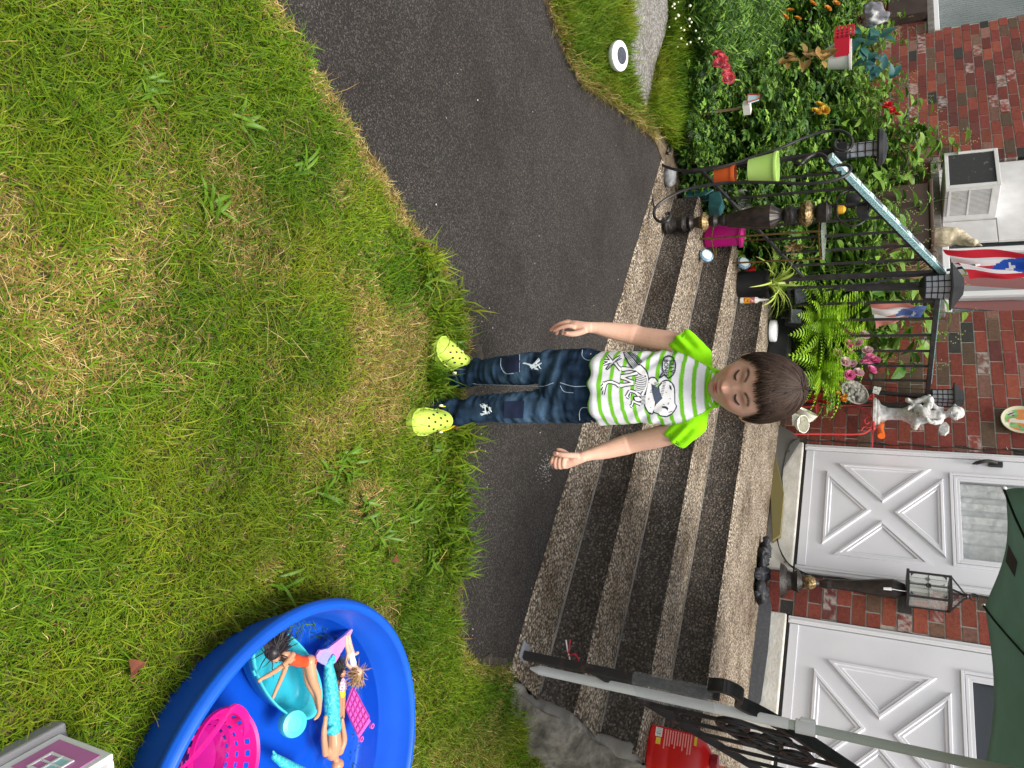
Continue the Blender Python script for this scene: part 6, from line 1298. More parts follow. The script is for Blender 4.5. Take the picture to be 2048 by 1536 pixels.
for i in range(nt_ + 1):
    t = -math.cos(math.pi * i / nt_); y = .112 * t
    w = .0745 * math.sqrt(max(0, 1 - abs(t) ** 2.5)) * (1 - .27 * float(sstep(-t, .05, 1)))
    zb = .092 * math.sqrt(max(0, 1 - abs(t) ** 2.4)) * (1 - .45 * float(sstep(-t, .1, .9)))
    for j in range(na):
        th = 2 * math.pi * j / na; c, s_ = math.cos(th), math.sin(th)
        x = w * math.copysign(abs(c) ** .9, c)
        z = float(face_z(np.array([x * .999]), np.array([y]))[0]) if s_ >= 0 else -zb * abs(s_) ** .85
        V.append(hp3(x, y, z if s_ > 0 or s_ < 0 else 0))
mb.add(V, [(i * na + j, i * na + (j + 1) % na, (i + 1) * na + (j + 1) % na, (i + 1) * na + j) for i in range(nt_) for j in range(na)])
for s_ in (-1, 1):
    Rm = np.array([hx, hu, hf]).T
    mb.ell(hp3(s_ * .0800, -.016, -.010), (.009, .026, .016), 14, 10, Rm); mb.ell(hp3(s_ * .074, -.036, -.004), (.006, .009, .008), 10, 8, Rm)
mb.tube([(-.003, 1.945, .765), (-.004, 1.94, .80), hp3(0, -.06, -.025), hp3(0, -.02, -.02)], [.047, .038, .037, .04], 20)
# torso and legs (under the clothes)
def ring_loft(mb, rings, n=28):      # rings: (centre, rx, ry)
    V = []
    for c, rx, ry in rings:
        for j in range(n):
            th = 2 * math.pi * j / n; V.append(np.asarray(c) + np.array([rx * math.cos(th), ry * math.sin(th), 0]))
    k = len(rings)
    mb.add(V, [(i * n + j, i * n + (j + 1) % n, (i + 1) * n + (j + 1) % n, (i + 1) * n + j) for i in range(k - 1) for j in range(n)] + [tuple(range(n))[::-1], tuple((k - 1) * n + j for j in range(n))])
ring_loft(mb, [((0, 1.935, .36), .07, .05), ((0, 1.935, .44), .082, .055), ((0, 1.935, .55), .078, .05), ((0, 1.94, .66), .082, .05), ((0, 1.945, .75), .085, .045), ((0, 1.945, .795), .06, .035)])
LEGL = [aty(1170, 732, 1.94), aty(1100, 734, 1.935), aty(1040, 739, 1.925), aty(980, 743, 1.935), aty(930, 747, 1.945), aty(905, 748, 1.95)]
LEGR = [aty(1170, 811, 1.94), aty(1100, 812, 1.925), aty(1040, 815, 1.905), aty(980, 818, 1.895), aty(930, 822, 1.885), aty(885, 827, 1.88)]
for Lg in (LEGL, LEGR): mb.tube([Lg[0] + (0, 0, .03)] + Lg + [Lg[-1] * (1, 1, 0) + (0, 0, .045)], [.046, .046, .042, .036, .030, .026, .022, .02], 16)
ARM_L = [(-.086, 1.95, .772), (-.118, 1.955, .715), aty(1285, 674, 1.962), aty(1262, 668, 1.958), aty(1220, 661, 1.935), aty(1192, 656, 1.915), aty(1178, 655, 1.905)]
ARM_R = [(.086, 1.95, .764), (.122, 1.958, .705), aty(1272, 884, 1.968), aty(1250, 890, 1.965), aty(1210, 902, 1.94), aty(1182, 909, 1.915), aty(1166, 913, 1.9)]
AR = [.034, .031, .0275, .0285, .0225, .0165, .0150]
for A_ in (ARM_L, ARM_R): mb.tube(curve(A_, 5), list(np.interp(np.linspace(0, 6, 31), range(7), AR)), 18)
def fing(pts, r0, r1): 
    P = curve([aty(*p) for p in pts], 4); mb.tube(P, list(np.linspace(r0, r1, len(P))), 10); mb.ell(P[-1], r1, 10, 8)
Y0 = 1.893
def blob(p, r, q): mb.ell(aty(*p), r, 14, 10)
mb.tube([aty(1182, 655, 1.905), aty(1168, 655, 1.898), aty(1152, 653, 1.895), aty(1143, 650, 1.895)], [.0150, .0165, .0170, .0140], 14)
mb.tube([aty(1170, 652, 1.915), aty(1152, 650, 1.917), aty(1143, 648, 1.915)], [.011, .0125, .010], 12)
fing([(1150, 655, 1.881), (1137, 652, 1.876), (1122, 655, 1.876), (1109, 661, 1.880)], .0072, .0052)
fing([(1149, 650, 1.892), (1133, 645, 1.889), (1115, 650, 1.889), (1102, 660, 1.893)], .0072, .0052)
fing([(1149, 648, 1.905), (1134, 643, 1.905), (1120, 651, 1.906), (1113, 667, 1.909)], .0070, .0050)
fing([(1150, 648, 1.918), (1138, 645, 1.921), (1128, 653, 1.923), (1125, 667, 1.925)], .0062, .0046)
fing([(1172, 660, 1.890), (1156, 666, 1.880), (1143, 668, 1.872), (1131, 667, 1.868)], .0098, .0066)
# the other hand, closed: fingers folded into the palm, thumb across
mb.tube([aty(1168, 913, 1.9), aty(1150, 919, 1.893), aty(1132, 925, 1.892), aty(1116, 926, 1.896)], [.0150, .0170, .0180, .0150], 14)
for k, (xx, dy) in enumerate(((1104, 0), (1112, 1.5), (1120, 2), (1128, 1))):
    fing([(xx + 6, 931 + dy, 1.897), (xx - 1, 932 + dy - (5 if k == 0 else 0), 1.880), (xx - 1 + (k == 0), 921, 1.869), (xx + 4, 914, 1.874), (xx + 7, 914, 1.883)], .0066, .0052)
fing([(1156, 912, 1.884), (1142, 911, 1.872), (1126, 910, 1.862), (1110, 907, 1.860)], .0098, .0064)
fing([(1136, 908, 1.897), (1126, 902, 1.892), (1116, 899, 1.889)], .0064, .0052)
body = mb.build('body', skin_m, boy, auto=False); meld(body, .0021, 2, .4)
V, N = getv(body); Lc = V - HC; x, y, z = Lc @ hx, Lc @ hu, Lc @ hf
head = (np.abs(x) < .09) & (y > -.12) & (y < .13) & (V[:, 2] > .79)
C = np.tile(SK, (len(V), 1)) * (.90 + .12 * vnoise(V, 40, 2) + .08 * vnoise(V, 160, 3))[:, None]
fr = head & (z > .02)
def paint(mask, col): 
    k = np.clip(mask, 0, 1)[:, None]; C[:] = C * (1 - k) + np.array(col) * k
paint(fr * .55 * (G2(x, y, -.038, -.026, .02, .016) + G2(x, y, .038, -.026, .02, .016) + .8 * G2(x, y, 0, -.032, .012, .012)), (.60, .235, .16))
lipm = np.maximum(G2(x, y, 0, -.0540, .019, .0036), G2(x, y, 0, -.0625, .017, .0044)); paint(fr * sstep(lipm, .35, .75) * .85, (.46, .115, .105))
paint(fr * sstep(G2(x, y, 0, -.0580 + 0, .021, .0014), .4, .8) * .8, (.16, .035, .03))
for s_ in (-1, 1):
    bx = s_ * x; by = .0245 + .0055 * np.sin(np.clip((bx - .012) / .036, 0, 1) * math.pi) - .002 * sstep(bx, .03, .05)
    paint(fr * sstep(bx, .010, .014) * (1 - sstep(bx, .043, .050)) * np.exp(-((y - by) / .0040) ** 2) * 1.0 * (.7 + .5 * vnoise(V, 320, 3)), (.035, .02, .014))
    paint(fr * .5 * G2(bx, y, .029, .010, .016, .007), (.40, .19, .125))
    paint(fr * .75 * sstep(G2(bx, y, .0075, -.0385, .0045, .0028), .5, .9), (.22, .075, .05))
hand = (V[:, 2] < .47) & (V[:, 2] > .36) & (np.abs(V[:, 0]) > .14)
paint(hand * .45 * sstep(.46 - V[:, 2], .03, .08), (.60, .22, .16))
setc(body, C)
# nails
nail_m = M('nail', (.66, .36, .30), .3)
mb = MB()
for p, r in (((1133, 666, 1.8615), (.0042, .002, .0048)), ((1113, 906.5, 1.8535), (.0042, .002, .0048))): mb.ell(aty(*p), r, 10, 6)
mb.build('nails', nail_m, body)
# lashes along the lowered lids
lash_m = M('lash', (.018, .011, .008), .7); mb = MB()
for s_ in (-1, 1):
    P = []
    for k in range(13):
        a = k / 12; xx = s_ * (.0165 + .026 * a); yy = .0005 - .0045 * math.sin(a * math.pi) + .002 * a
        P.append(hp3(xx, yy, float(face_z(np.array([xx]), np.array([yy]))[0]) + .0010))
    mb.tube(P, [.0008 + .0019 * math.sin((k + .8) / 14 * math.pi) for k in range(13)], 6)
    for k in range(2, 13):
        mb.tube([P[k], P[k] + hf * .004 - hu * .004 + hx * s_ * .0015 * (k / 6 - .6)], [.0006, .0002], 4)
mb.build('eyelashes', lash_m, body)
# ---- hair
hair_m = M('hair', (1, 1, 1), .6, attr=True, spec=.22, bump=.2, bs=300, bd=.002)
Rm = np.array([hx, hu, hf]).T; mb = MB(); n, k = 64, 40; V = []
def scalp(th, ph, gr=0.0):           # th round from the front, ph from the crown
    s, c = math.sin(ph), math.cos(ph); y = .012 + (.112 + gr) * c
    f = math.cos(th)
    return np.array([(.083 + gr) * s * math.sin(th), y, ((.092 if f > 0 else .104) + gr) * s * f])
def limit(th):                       # how far down the hair reaches: fringe, temples, nape
    a = abs(((th + math.pi) % (2 * math.pi)) - math.pi)
    return float(np.interp(a, [0, .35, .7, .95, 1.2, 1.5, 1.75, 2.1, math.pi], [1.03, 1.02, 1.04, 1.22, 1.72, 1.86, 1.9, 2.05, 2.15]))
for i in range(k + 1):
    for j in range(n):
        th = 2 * math.pi * j / n; ph = limit(th) * i / k; p = scalp(th, ph, -.002 if i < k - 2 else -.006 - .004 * (i - k + 2)); V.append(hp3(*p))
mb.add(V, [(i * n + j, (i + 1) * n + j, (i + 1) * n + (j + 1) % n, i * n + (j + 1) % n) for i in range(k) for j in range(n)], 0, (.026, .016, .012))
hair = mb.build('hair', hair_m, boy, auto=False)
Ns = 5200; V = []; F = []; Cc = []
whorl = (math.pi * .92, .42)
for q in range(Ns):
    th0 = rnd.uniform(-math.pi, math.pi); ph0 = math.sqrt(rnd.random()) * 1.25; lim = limit(th0)
    if ph0 > lim - .1: ph0 = rnd.uniform(.1, lim - .15)
    L = rnd.uniform(.55, .95); ph1 = min(ph0 + L, lim + rnd.uniform(-.08, .10) + (.16 if rnd.random() < .25 else 0) * (abs(th0) < 1.0)); g0 = rnd.uniform(-.001, .004)
    dth = rnd.gauss(.10, .10); base = np.array((.038, .024, .018)) * rnd.uniform(.5, 1.7) * np.array((1, rnd.uniform(.92, 1.05), rnd.uniform(.85, 1.1)))
    w = rnd.uniform(.0009, .0022); m_ = 7; o = len(V)
    for i in range(m_):
        t = i / (m_ - 1); th = th0 + dth * t * (1.2 - ph0 * .5) + .012 * math.sin(9 * t + q); ph = ph0 + (ph1 - ph0) * t
        p = scalp(th, ph, g0 + .003 * math.sin(math.pi * t) - (.002 * t)); e = np.array([math.cos(th), 0, -math.sin(th)])
        ww = w * (1 - .85 * t ** 2)
        V += [hp3(*(p - e * ww)), hp3(*(p + np.array([0, 0, 0]) + nrm(p) * w * .6)), hp3(*(p + e * ww))]; Cc += [base * .8, base, base * .8]
    for i in range(m_ - 1): a = o + 3 * i; F += [(a, a + 3, a + 4, a + 1), (a + 1, a + 4, a + 5, a + 2)]
raw('hair_strands', V, F, hair_m, parent=boy, col=Cc, smooth=True).parent = boy
bpy.data.objects['hair_strands'].parent = hair; ORG['hair_strands'] = ORG[hair.name]
# ---- T-shirt
mb = MB()
ring_loft(mb, [((.003, 1.93, .503), .098, .072), ((.003, 1.93, .515), .104, .076), ((.002, 1.932, .56), .102, .075), ((0, 1.935, .63), .098, .070), ((0, 1.94, .70), .099, .064), ((0, 1.945, .755), .100, .058), ((0, 1.947, .790), .084, .050), ((0, 1.945, .812), .060, .046), ((-.002, 1.942, .826), .046, .043)], 40)
SL = [np.array((-.056, 1.947, .780)), np.array((-.090, 1.95, .768)), np.array((-.116, 1.952, .738)), aty(1360, 680, 1.955)]
SR = [np.array((.056, 1.947, .774)), np.array((.092, 1.95, .760)), np.array((.120, 1.955, .728)), aty(1348, 876, 1.958)]
for S_ in (SL, SR): mb.tube(curve(S_, 5), list(np.interp(np.linspace(0, 3, 16), range(4), [.034, .040, .038, .0345])), 24)
shirt = mb.build('t_shirt', cloth_m, boy, auto=False); meld(shirt, .0026, 5)
V, N = getv(shirt); x, zz = V[:, 0], V[:, 2]
slv = np.maximum(sstep(np.abs(x), .10, .118), 0)
f = .0042 * (vnoise(V * (1, 1, .45), 34, 1) - .5) + .0022 * (vnoise(V * (1, 1, .6), 80, 2) - .5)
f += .0050 * np.sin((x * 1.0 + (zz - .5) * .8) * 150) * np.exp(-((np.abs(x) - .075) / .03) ** 2) * np.exp(-((zz - .66) / .06) ** 2) * .6
f += .0045 * np.sin(x * 95 + 4 * vnoise(V, 12, 5)) * np.exp(-((zz - .51) / .035) ** 2)
f += .004 * np.sin((zz + np.abs(x)) * 170) * sstep(np.abs(x), .08, .12) * sstep(zz, .66, .70)
V = V + N * f[:, None]; setv(shirt, V)
za, zb_ = aty(1198, 772, 1.858)[2], aty(1410, 772, 1.885)[2]; per = (zb_ - za) / 9
LIME, WHT, STG = np.array((.24, .66, .006)), np.array((.74, .74, .79)), np.array((.17, .50, .025))
front = np.clip((1.95 - V[:, 1]) / .08, -.5, 1)
ph = ((zz - za + .006 * (np.abs(x) / .1) ** 2 * -1 + .0025 * (vnoise(V, 20, 7) - .5)) / per + .5) % 1.0
g_ = sstep(ph, .31, .34) * (1 - sstep(ph, .66, .69)); g_ = np.where(zz < za - per * .42, 1 - sstep(zz, za - per * .9, za - per * .82) * 1.0, g_)
C = WHT * (1 - g_)[:, None] + STG * g_[:, None]
line = np.interp(np.abs(x), [.040, .060, .085, .103], [.824, .802, .758, .702])
rg = (zz > line - .0005 * 0) & (np.abs(x) > .030) | (np.abs(x) > .105) & (zz > .655)
rg = rg | ((V[:, 1] > 1.97) & (zz > .77))
C[rg] = LIME
dl = np.abs(zz - line); sm = (dl < .0016) & (np.abs(x) > .04) & (np.abs(x) < .108); C[sm] *= .55
setc(shirt, C)
mb = MB(); P = []
for k in range(33):
    th = 2 * math.pi * k / 32; P.append(np.array([-.002 + .0455 * math.cos(th), 1.942 + .0425 * math.sin(th), .827 + .012 * math.sin(th) - .003]))
mb.tube(P, .0062, 10, cap=False); cl = mb.build('collar', M('collar_rib', (.22, .62, .006), .9, bump=.4, bs=300, bd=.002), shirt)
cuffm = M('cuff_stitch', (.17, .48, .004), .9); mb = MB()
for S_, s_ in ((SL, -1), (SR, 1)):
    c = S_[-1]; ax = nrm(S_[-1] - S_[-2]); a = nrm(np.cross(ax, (0, 1, 0))); b = np.cross(ax, a)
    for off_, rr in ((-.002, .0350), (-.013, .0362)):
        mb.tube([c + ax * off_ + rr * (a * math.cos(t) + b * math.sin(t)) for t in np.linspace(0, 2 * math.pi, 33)], .0012, 6, cap=False)
mb.build('sleeve_hem', cuffm, shirt)
# ---- the print on the shirt: skeleton of a roaring dinosaur with a spiky speech balloon
dg = bpy.context.evaluated_depsgraph_get()
me = shirt.data; bv = BVHTree.FromPolygons([tuple(v.co + Vector(ORG[shirt.name])) for v in me.vertices], [tuple(p.vertices) for p in me.polygons])
def onshirt(a, b, h):
    r = ray(1180 + .13184 * a, 680 + .13184 * b); d_ = Vector(nrm(r)); hit = bv.ray_cast(Vector(CAMP), d_)
    if hit[0] is None: return None
    return np.array(hit[0]) - np.array(d_) * h
ink = M('shirt_ink', (.012, .022, .045), .8); wht = M('shirt_white_print', (.78, .78, .79), .8); slate = M('shirt_slate_print', (.06, .085, .13), .8)
LAY = {0: [], 1: [], 2: [], 3: []}
def shape2(pts, lay): LAY[lay].append([np.array(p, float) for p in pts])
def ribbon(pts, w, lay):
    P = [p[:2] for p in curve([(a, b, 0) for a, b in pts], 4)] if len(pts) > 2 else [np.array(p, float) for p in pts]
    P = [np.array(p, float) for p in P]; w = [w] * len(P) if np.isscalar(w) else list(np.interp(np.linspace(0, 1, len(P)), np.linspace(0, 1, len(w)), w))
    Lf, Rt = [], []
    for i in range(len(P)):
        t = nrm(P[min(i + 1, len(P) - 1)] - P[max(i - 1, 0)]); nn = np.array([-t[1], t[0]]); Lf.append(P[i] + nn * w[i] / 2); Rt.append(P[i] - nn * w[i] / 2)
    for i in range(len(P) - 1): shape2([Lf[i], Lf[i + 1], Rt[i + 1], Rt[i]], lay)
def bone(pts, w):
    w2 = [a + 30 for a in w] if not np.isscalar(w) else w + 26
    ribbon(pts, w2, 0); ribbon(pts, w, 1)
def bpoly(pts, lay=1, out=17):
    ribbon(list(pts) + [pts[0]] if False else list(pts) + [pts[0], pts[1]], out * 2 - 2, 0) if out else None
    shape2(pts, lay)
bone([(515, 150), (560, 230), (620, 310), (690, 400), (790, 500)], [12, 60, 85, 80, 60])
for k in range(15):
    t = k / 14; c = np.array([530 + 180 * t, 170 + 220 * t]); w = 20 + 45 * min(1, t * 1.6); nn = np.array([-.77, .63]) * w
    ribbon([c - nn * 1.0, c + nn * .85], 9, 3); ribbon([c + nn * .9, c + nn * 1.6 + (6, -16)], 12, 3); ribbon([c - nn * .9, c - nn * 1.5 + (10, -8)], 12, 3)
bone([(470, 255), (390, 300), (300, 390), (245, 450)], [34, 34, 26, 8])
for k in range(9): t = k / 8; ribbon([(465 - 200 * t, 245 + 170 * t), (440 - 190 * t, 285 + 165 * t)], 8, 3)
bpoly([(700, 385), (765, 385), (840, 460), (870, 530), (810, 545), (745, 500), (690, 440)])
bone([(735, 440), (600, 438), (480, 440)], [50, 34, 60]); bone([(470, 450), (420, 400), (385, 350)], [44, 28, 36])
bone([(385, 350), (330, 330), (270, 330)], [26, 24, 40])
for e in ((260, 230), (215, 310), (205, 375)): bone([(330, 320), e], [24, 14])
bone([(720, 500), (600, 530), (470, 560)], [40, 28, 50]); bone([(470, 560), (560, 600), (660, 640)], [46, 26, 36])
bone([(660, 660), (540, 680), (455, 690)], [40, 34, 60]); bone([(450, 700), (390, 660), (345, 645)], [44, 26, 38]); bone([(345, 640), (270, 640), (215, 680)], [36, 28, 44])
for e in ((190, 650), (175, 710), (185, 770), (200, 830)): bone([(235, 660), e], [26, 16])
shape2([(700, 540), (850, 540), (870, 640), (850, 760), (720, 790), (680, 660)], 0)
for k in range(9):
    t = k / 8; ribbon([(690 + 10 * math.sin(t * 9), 560 + 230 * t), (770, 545 + 225 * t), (855 - 20 * t, 575 + 190 * t)], 15, 1)
bone([(855, 520), (870, 600), (850, 720), (790, 840)], [26, 22, 20, 40])
shape2([(780, 830), (850, 760), (860, 960), (780, 990), (760, 920)], 0)
for k in range(7): t = k / 6; ribbon([(775, 850 + 125 * t), (850, 845 + 120 * t)], 9, 1)
bpoly([(670, 870), (740, 860), (790, 910), (740, 930), (690, 920)])
bone([(745, 840), (680, 790), (610, 770)], [40, 26, 30]); bone([(605, 770), (575, 820), (555, 860)], [26, 22, 34]); bone([(555, 860), (600, 885)], 16); bone([(620, 800), (610, 850)], 14)
bone([(770, 975), (700, 950), (650, 925)], [34, 22, 28]); bone([(650, 925), (640, 980), (615, 1005)], [24, 20, 28]); bone([(615, 1000), (650, 1025)], 14)
shape2([(930, 660), (1035, 730), (1100, 880), (1010, 975), (975, 920), (945, 800)], 2)
LJ = [(872, 700), (885, 620), (930, 575), (985, 582), (1022, 640), (985, 690), (945, 760), (968, 860), (985, 950), (975, 1040), (942, 1115), (885, 1085), (840, 1000), (842, 860)]
UJ = [(1005, 975), (1095, 890), (1062, 790), (1050, 710), (1115, 632), (1180, 620), (1240, 660), (1275, 740), (1280, 960), (1305, 1000), (1285, 1050), (1240, 1110), (1160, 1155), (1065, 1140), (1040, 1112), (972, 1090), (975, 1030)]
bpoly(LJ); bpoly(UJ)
for k in range(8): t = k / 7; c = np.array([1022 - 70 * t, 640 + 150 * t]); ribbon([c, c + (-42, 4)], 8, 3); shape2([c + (-4, -9), c + (-4, 9), c + (24, 4)], 1)
for k in range(9): t = k / 8; c = np.array([1110 - 45 * t, 640 + 190 * t]); ribbon([c, c + (44, 6)], 8, 3); shape2([c + (4, -9), c + (4, 9), c + (-30, 8)], 1)
shape2([(1092, 1005), (1150, 1005), (1188, 1030), (1180, 1075), (1150, 1040), (1095, 1030)], 3); shape2([(1205, 680), (1232, 700), (1242, 765), (1212, 740)], 3)
for a, b in (((1180, 980), (1200, 950)), ((1110, 970), (1130, 985)), ((1215, 880), (1220, 900)), ((1150, 790), (1165, 800)), ((900, 880), (890, 910)), ((890, 640), (900, 650)), ((1195, 1100), (1250, 1080)), ((910, 1020), (930, 1030)), ((1120, 700), (1130, 720))): ribbon([a, b], 8, 3)
BB = [(1050, 580), (1085, 520), (1115, 490), (1098, 420), (1100, 330), (1130, 265), (1195, 238), (1258, 262), (1292, 330), (1298, 400), (1286, 480), (1250, 540), (1190, 585), (1150, 545), (1130, 520), (1085, 560)]
for i in range(len(BB)):
    a, b = np.array(BB[i], float), np.array(BB[(i + 1) % len(BB)], float); ribbon([a, b], 18, 3); nn = nrm(b - a); nn = np.array([nn[1], -nn[0]])
    for t in (.3, .75): c = a + (b - a) * t; s_ = 1 if k % 2 else -1; shape2([c - (b - a) * .18, c + nn * 17, c + (b - a) * .18], 3)
def text2(body_, x0, y0, size, lay):
    cu = bpy.data.curves.new('lettering', 'FONT'); cu.body = body_; cu.size = size; cu.offset = size * .018; ob = bpy.data.objects.new('lettering', cu); COL.objects.link(ob)
    m_ = bpy.data.meshes.new_from_object(ob.evaluated_get(bpy.context.evaluated_depsgraph_get()))
    for p in m_.polygons: shape2([(x0 + m_.vertices[i].co.y, y0 + m_.vertices[i].co.x) for i in p.vertices], lay)
    bpy.data.objects.remove(ob); bpy.data.curves.remove(cu)
text2('SILLY', 1208, 296, 92, 3); text2('BONES', 1130, 292, 84, 3)
bm = bmesh.new()
for lay in range(4):
    for pts in LAY[lay]:
        tr = tessellate_polygon([[Vector((p[0], p[1], 0)) for p in pts]]); vs = [bm.verts.new((p[0], p[1], lay)) for p in pts]
        for t in tr:
            try: fc = bm.faces.new([vs[i] for i in t]); fc.material_index = {0: 0, 1: 1, 2: 2, 3: 0}[lay]
            except ValueError: pass
for _ in range(4):
    es = [e for e in bm.edges if e.calc_length() > 40]
    if es: bmesh.ops.subdivide_edges(bm, edges=es, cuts=1); bmesh.ops.triangulate(bm, faces=bm.faces)
bad = []
for v in bm.verts:
    p = onshirt(v.co.x, v.co.y, .0006 + .0005 * v.co.z)
    if p is None: bad.append(v)
    else: v.co = Vector(p - ORG[shirt.name])
bmesh.ops.delete(bm, geom=bad, context='VERTS')
me = bpy.data.meshes.new('dinosaur_print'); bm.to_mesh(me); bm.free()
for q in (ink, wht, slate): me.materials.append(q)
pr = bpy.data.objects.new('dinosaur_print', me); COL.objects.link(pr); pr.parent = shirt; ORG[pr.name] = ORG[shirt.name]
# ---- jeans
mb = MB()
ring_loft(mb, [((.002, 1.937, .345), .070, .055), ((.002, 1.937, .385), .098, .068), ((.002, 1.937, .45), .102, .070), ((.002, 1.936, .545), .097, .066)], 36)
WL = [.050, .0495, .0455, .0400, .0395, .0430]
for Lg in (LEGL, LEGR):
    P = [Lg[0] + (0, 0, .03)] + Lg + [Lg[-1] + (0, 0, -.022)]
    mb.tube(curve(P, 5), list(np.interp(np.linspace(0, 7, 36), range(8), [.046] + WL + [.0445])), 24)
jeans = mb.build('jeans', denim_m, boy, auto=False); meld(jeans, .0026, 4)
V, N = getv(jeans); x, zz = V[:, 0], V[:, 2]
low = 1 - sstep(zz, .10, .30); leg = np.where(x < .025, 0, 1)
f = .0075 * (vnoise(V * (1, 1, 2.6), 20, 1) - .5) * (.5 + low) + .0045 * (vnoise(V * (1, 1, 2.2), 46, 2) - .5)
f += .0030 * np.sin(zz * 130 + 40 * x + 6 * vnoise(V, 10, 3)) * (np.exp(-((zz - .37) / .06) ** 2) + .9 * np.exp(-((zz - .09) / .05) ** 2))
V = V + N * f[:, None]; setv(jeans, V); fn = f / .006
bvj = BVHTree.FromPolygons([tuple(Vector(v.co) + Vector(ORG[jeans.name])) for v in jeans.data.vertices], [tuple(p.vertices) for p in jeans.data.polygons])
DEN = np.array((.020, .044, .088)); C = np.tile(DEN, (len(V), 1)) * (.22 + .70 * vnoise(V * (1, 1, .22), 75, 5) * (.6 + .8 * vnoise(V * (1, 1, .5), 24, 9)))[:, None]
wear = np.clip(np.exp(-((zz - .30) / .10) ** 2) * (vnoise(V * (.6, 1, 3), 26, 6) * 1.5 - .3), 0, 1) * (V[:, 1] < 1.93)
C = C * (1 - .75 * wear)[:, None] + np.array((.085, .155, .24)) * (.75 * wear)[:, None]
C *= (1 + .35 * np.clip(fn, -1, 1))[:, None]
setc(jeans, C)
patch_m = M('denim_patch', (.006, .012, .040), .95, bump=.3, bs=500, bd=.001); stitch_m = M('pale_stitch', (.34, .42, .52), .9); rip_m = M('frayed_white', (.55, .62, .66), .95)
def onj(px, py, h=.001):
    d_ = Vector(nrm(ray(px, py))); hit = bvj.ray_cast(Vector(CAMP), d_); return None if hit[0] is None else np.array(hit[0]) - np.array(d_) * h
def jquad(name, poly, mat, h, parent):
    P = [np.array(p, float) for p in poly]; mb = MB(); n = 9; V = []
    for i in range(n):
        for j in range(n):
            a, b = i / (n - 1), j / (n - 1); q = (P[0] * (1 - a) + P[1] * a) * (1 - b) + (P[3] * (1 - a) + P[2] * a) * b; V.append(onj(*q, h))
    if any(v is None for v in V): return None
    mb.add(V, [(i * n + j, (i + 1) * n + j, (i + 1) * n + j + 1, i * n + j + 1) for i in range(n - 1) for j in range(n - 1)]); return mb.build(name, mat, parent)
def jline(mb, pts, r):
    P = [onj(p[0], p[1], .0012) for p in curve([(a, b, 0) for a, b in pts], 4)]; P = [p for p in P if p is not None]
    if len(P) > 2: mb.tube(P, r, 6)
ps = .26042
def z1(a, b): return (800 + a * ps, 580 + b * ps)
jquad('knee_patch', [z1(770, 530), z1(915, 495), z1(925, 625), z1(815, 640)], patch_m, .0016, jeans)
jquad('knee_patch', [z1(800, 855), z1(955, 850), z1(945, 985), z1(795, 985)], patch_m, .0016, jeans)
mb = MB()
jline(mb, [z1(775, 525), z1(775, 590), z1(810, 640), z1(870, 640)], .0011); jline(mb, [z1(918, 495), z1(918, 630)], .0009)
jline(mb, [z1(1400, 460), z1(1400, 510), z1(1450, 540), z1(1540, 520)], .0011); jline(mb, [z1(1380, 1000), z1(1378, 940), z1(1400, 905), z1(1450, 905)], .0010)
jline(mb, [z1(1230, 712), z1(1330, 740), z1(1430, 738)], .0011); jline(mb, [z1(1230, 735), z1(1260, 780), z1(1330, 790)], .0008)
jline(mb, [z1(560, 720), z1(800, 735), z1(1060, 745), z1(1180, 712)], .0008)
mb.build('stitching', stitch_m, jeans)
mb = MB()
for base, fib in (((1030, 575), [(950, 555, 1010, 580), (960, 565, 1050, 590), (1000, 590, 1070, 545), (1010, 600, 1080, 560), (1020, 570, 1070, 530), (1030, 600, 1060, 610), (1040, 560, 1075, 600), (985, 570, 1040, 600)]), ((660, 920), [(620, 880, 640, 900), (640, 880, 690, 900), (630, 960, 690, 930), (620, 955, 680, 950), (650, 890, 660, 940), (680, 900, 695, 935), (640, 930, 690, 945), (625, 890, 665, 885)])):
    for a, b, c, d in fib:
        for q in range(2): jline(mb, [z1(a + rnd.uniform(-8, 8), b + rnd.uniform(-8, 8)), z1((a + c) / 2 + rnd.uniform(-6, 6), (b + d) / 2 + rnd.uniform(-6, 6)), z1(c + rnd.uniform(-8, 8), d + rnd.uniform(-8, 8))], rnd.uniform(.0008, .0018))
mb.build('frayed_rip', rip_m, jeans)
for Lg in (LEGL, LEGR):
    c = Lg[-1] + (0, 0, -.016); mb = MB(); P = [c + .0452 * np.array([math.cos(t), math.sin(t), .06 * math.sin(3 * t)]) for t in np.linspace(0, 2 * math.pi, 30)]
    mb.tube(P, .0035, 8, cap=False); mb.build('cuff_hem', M('denim_hem', (.012, .028, .06), .95), jeans)
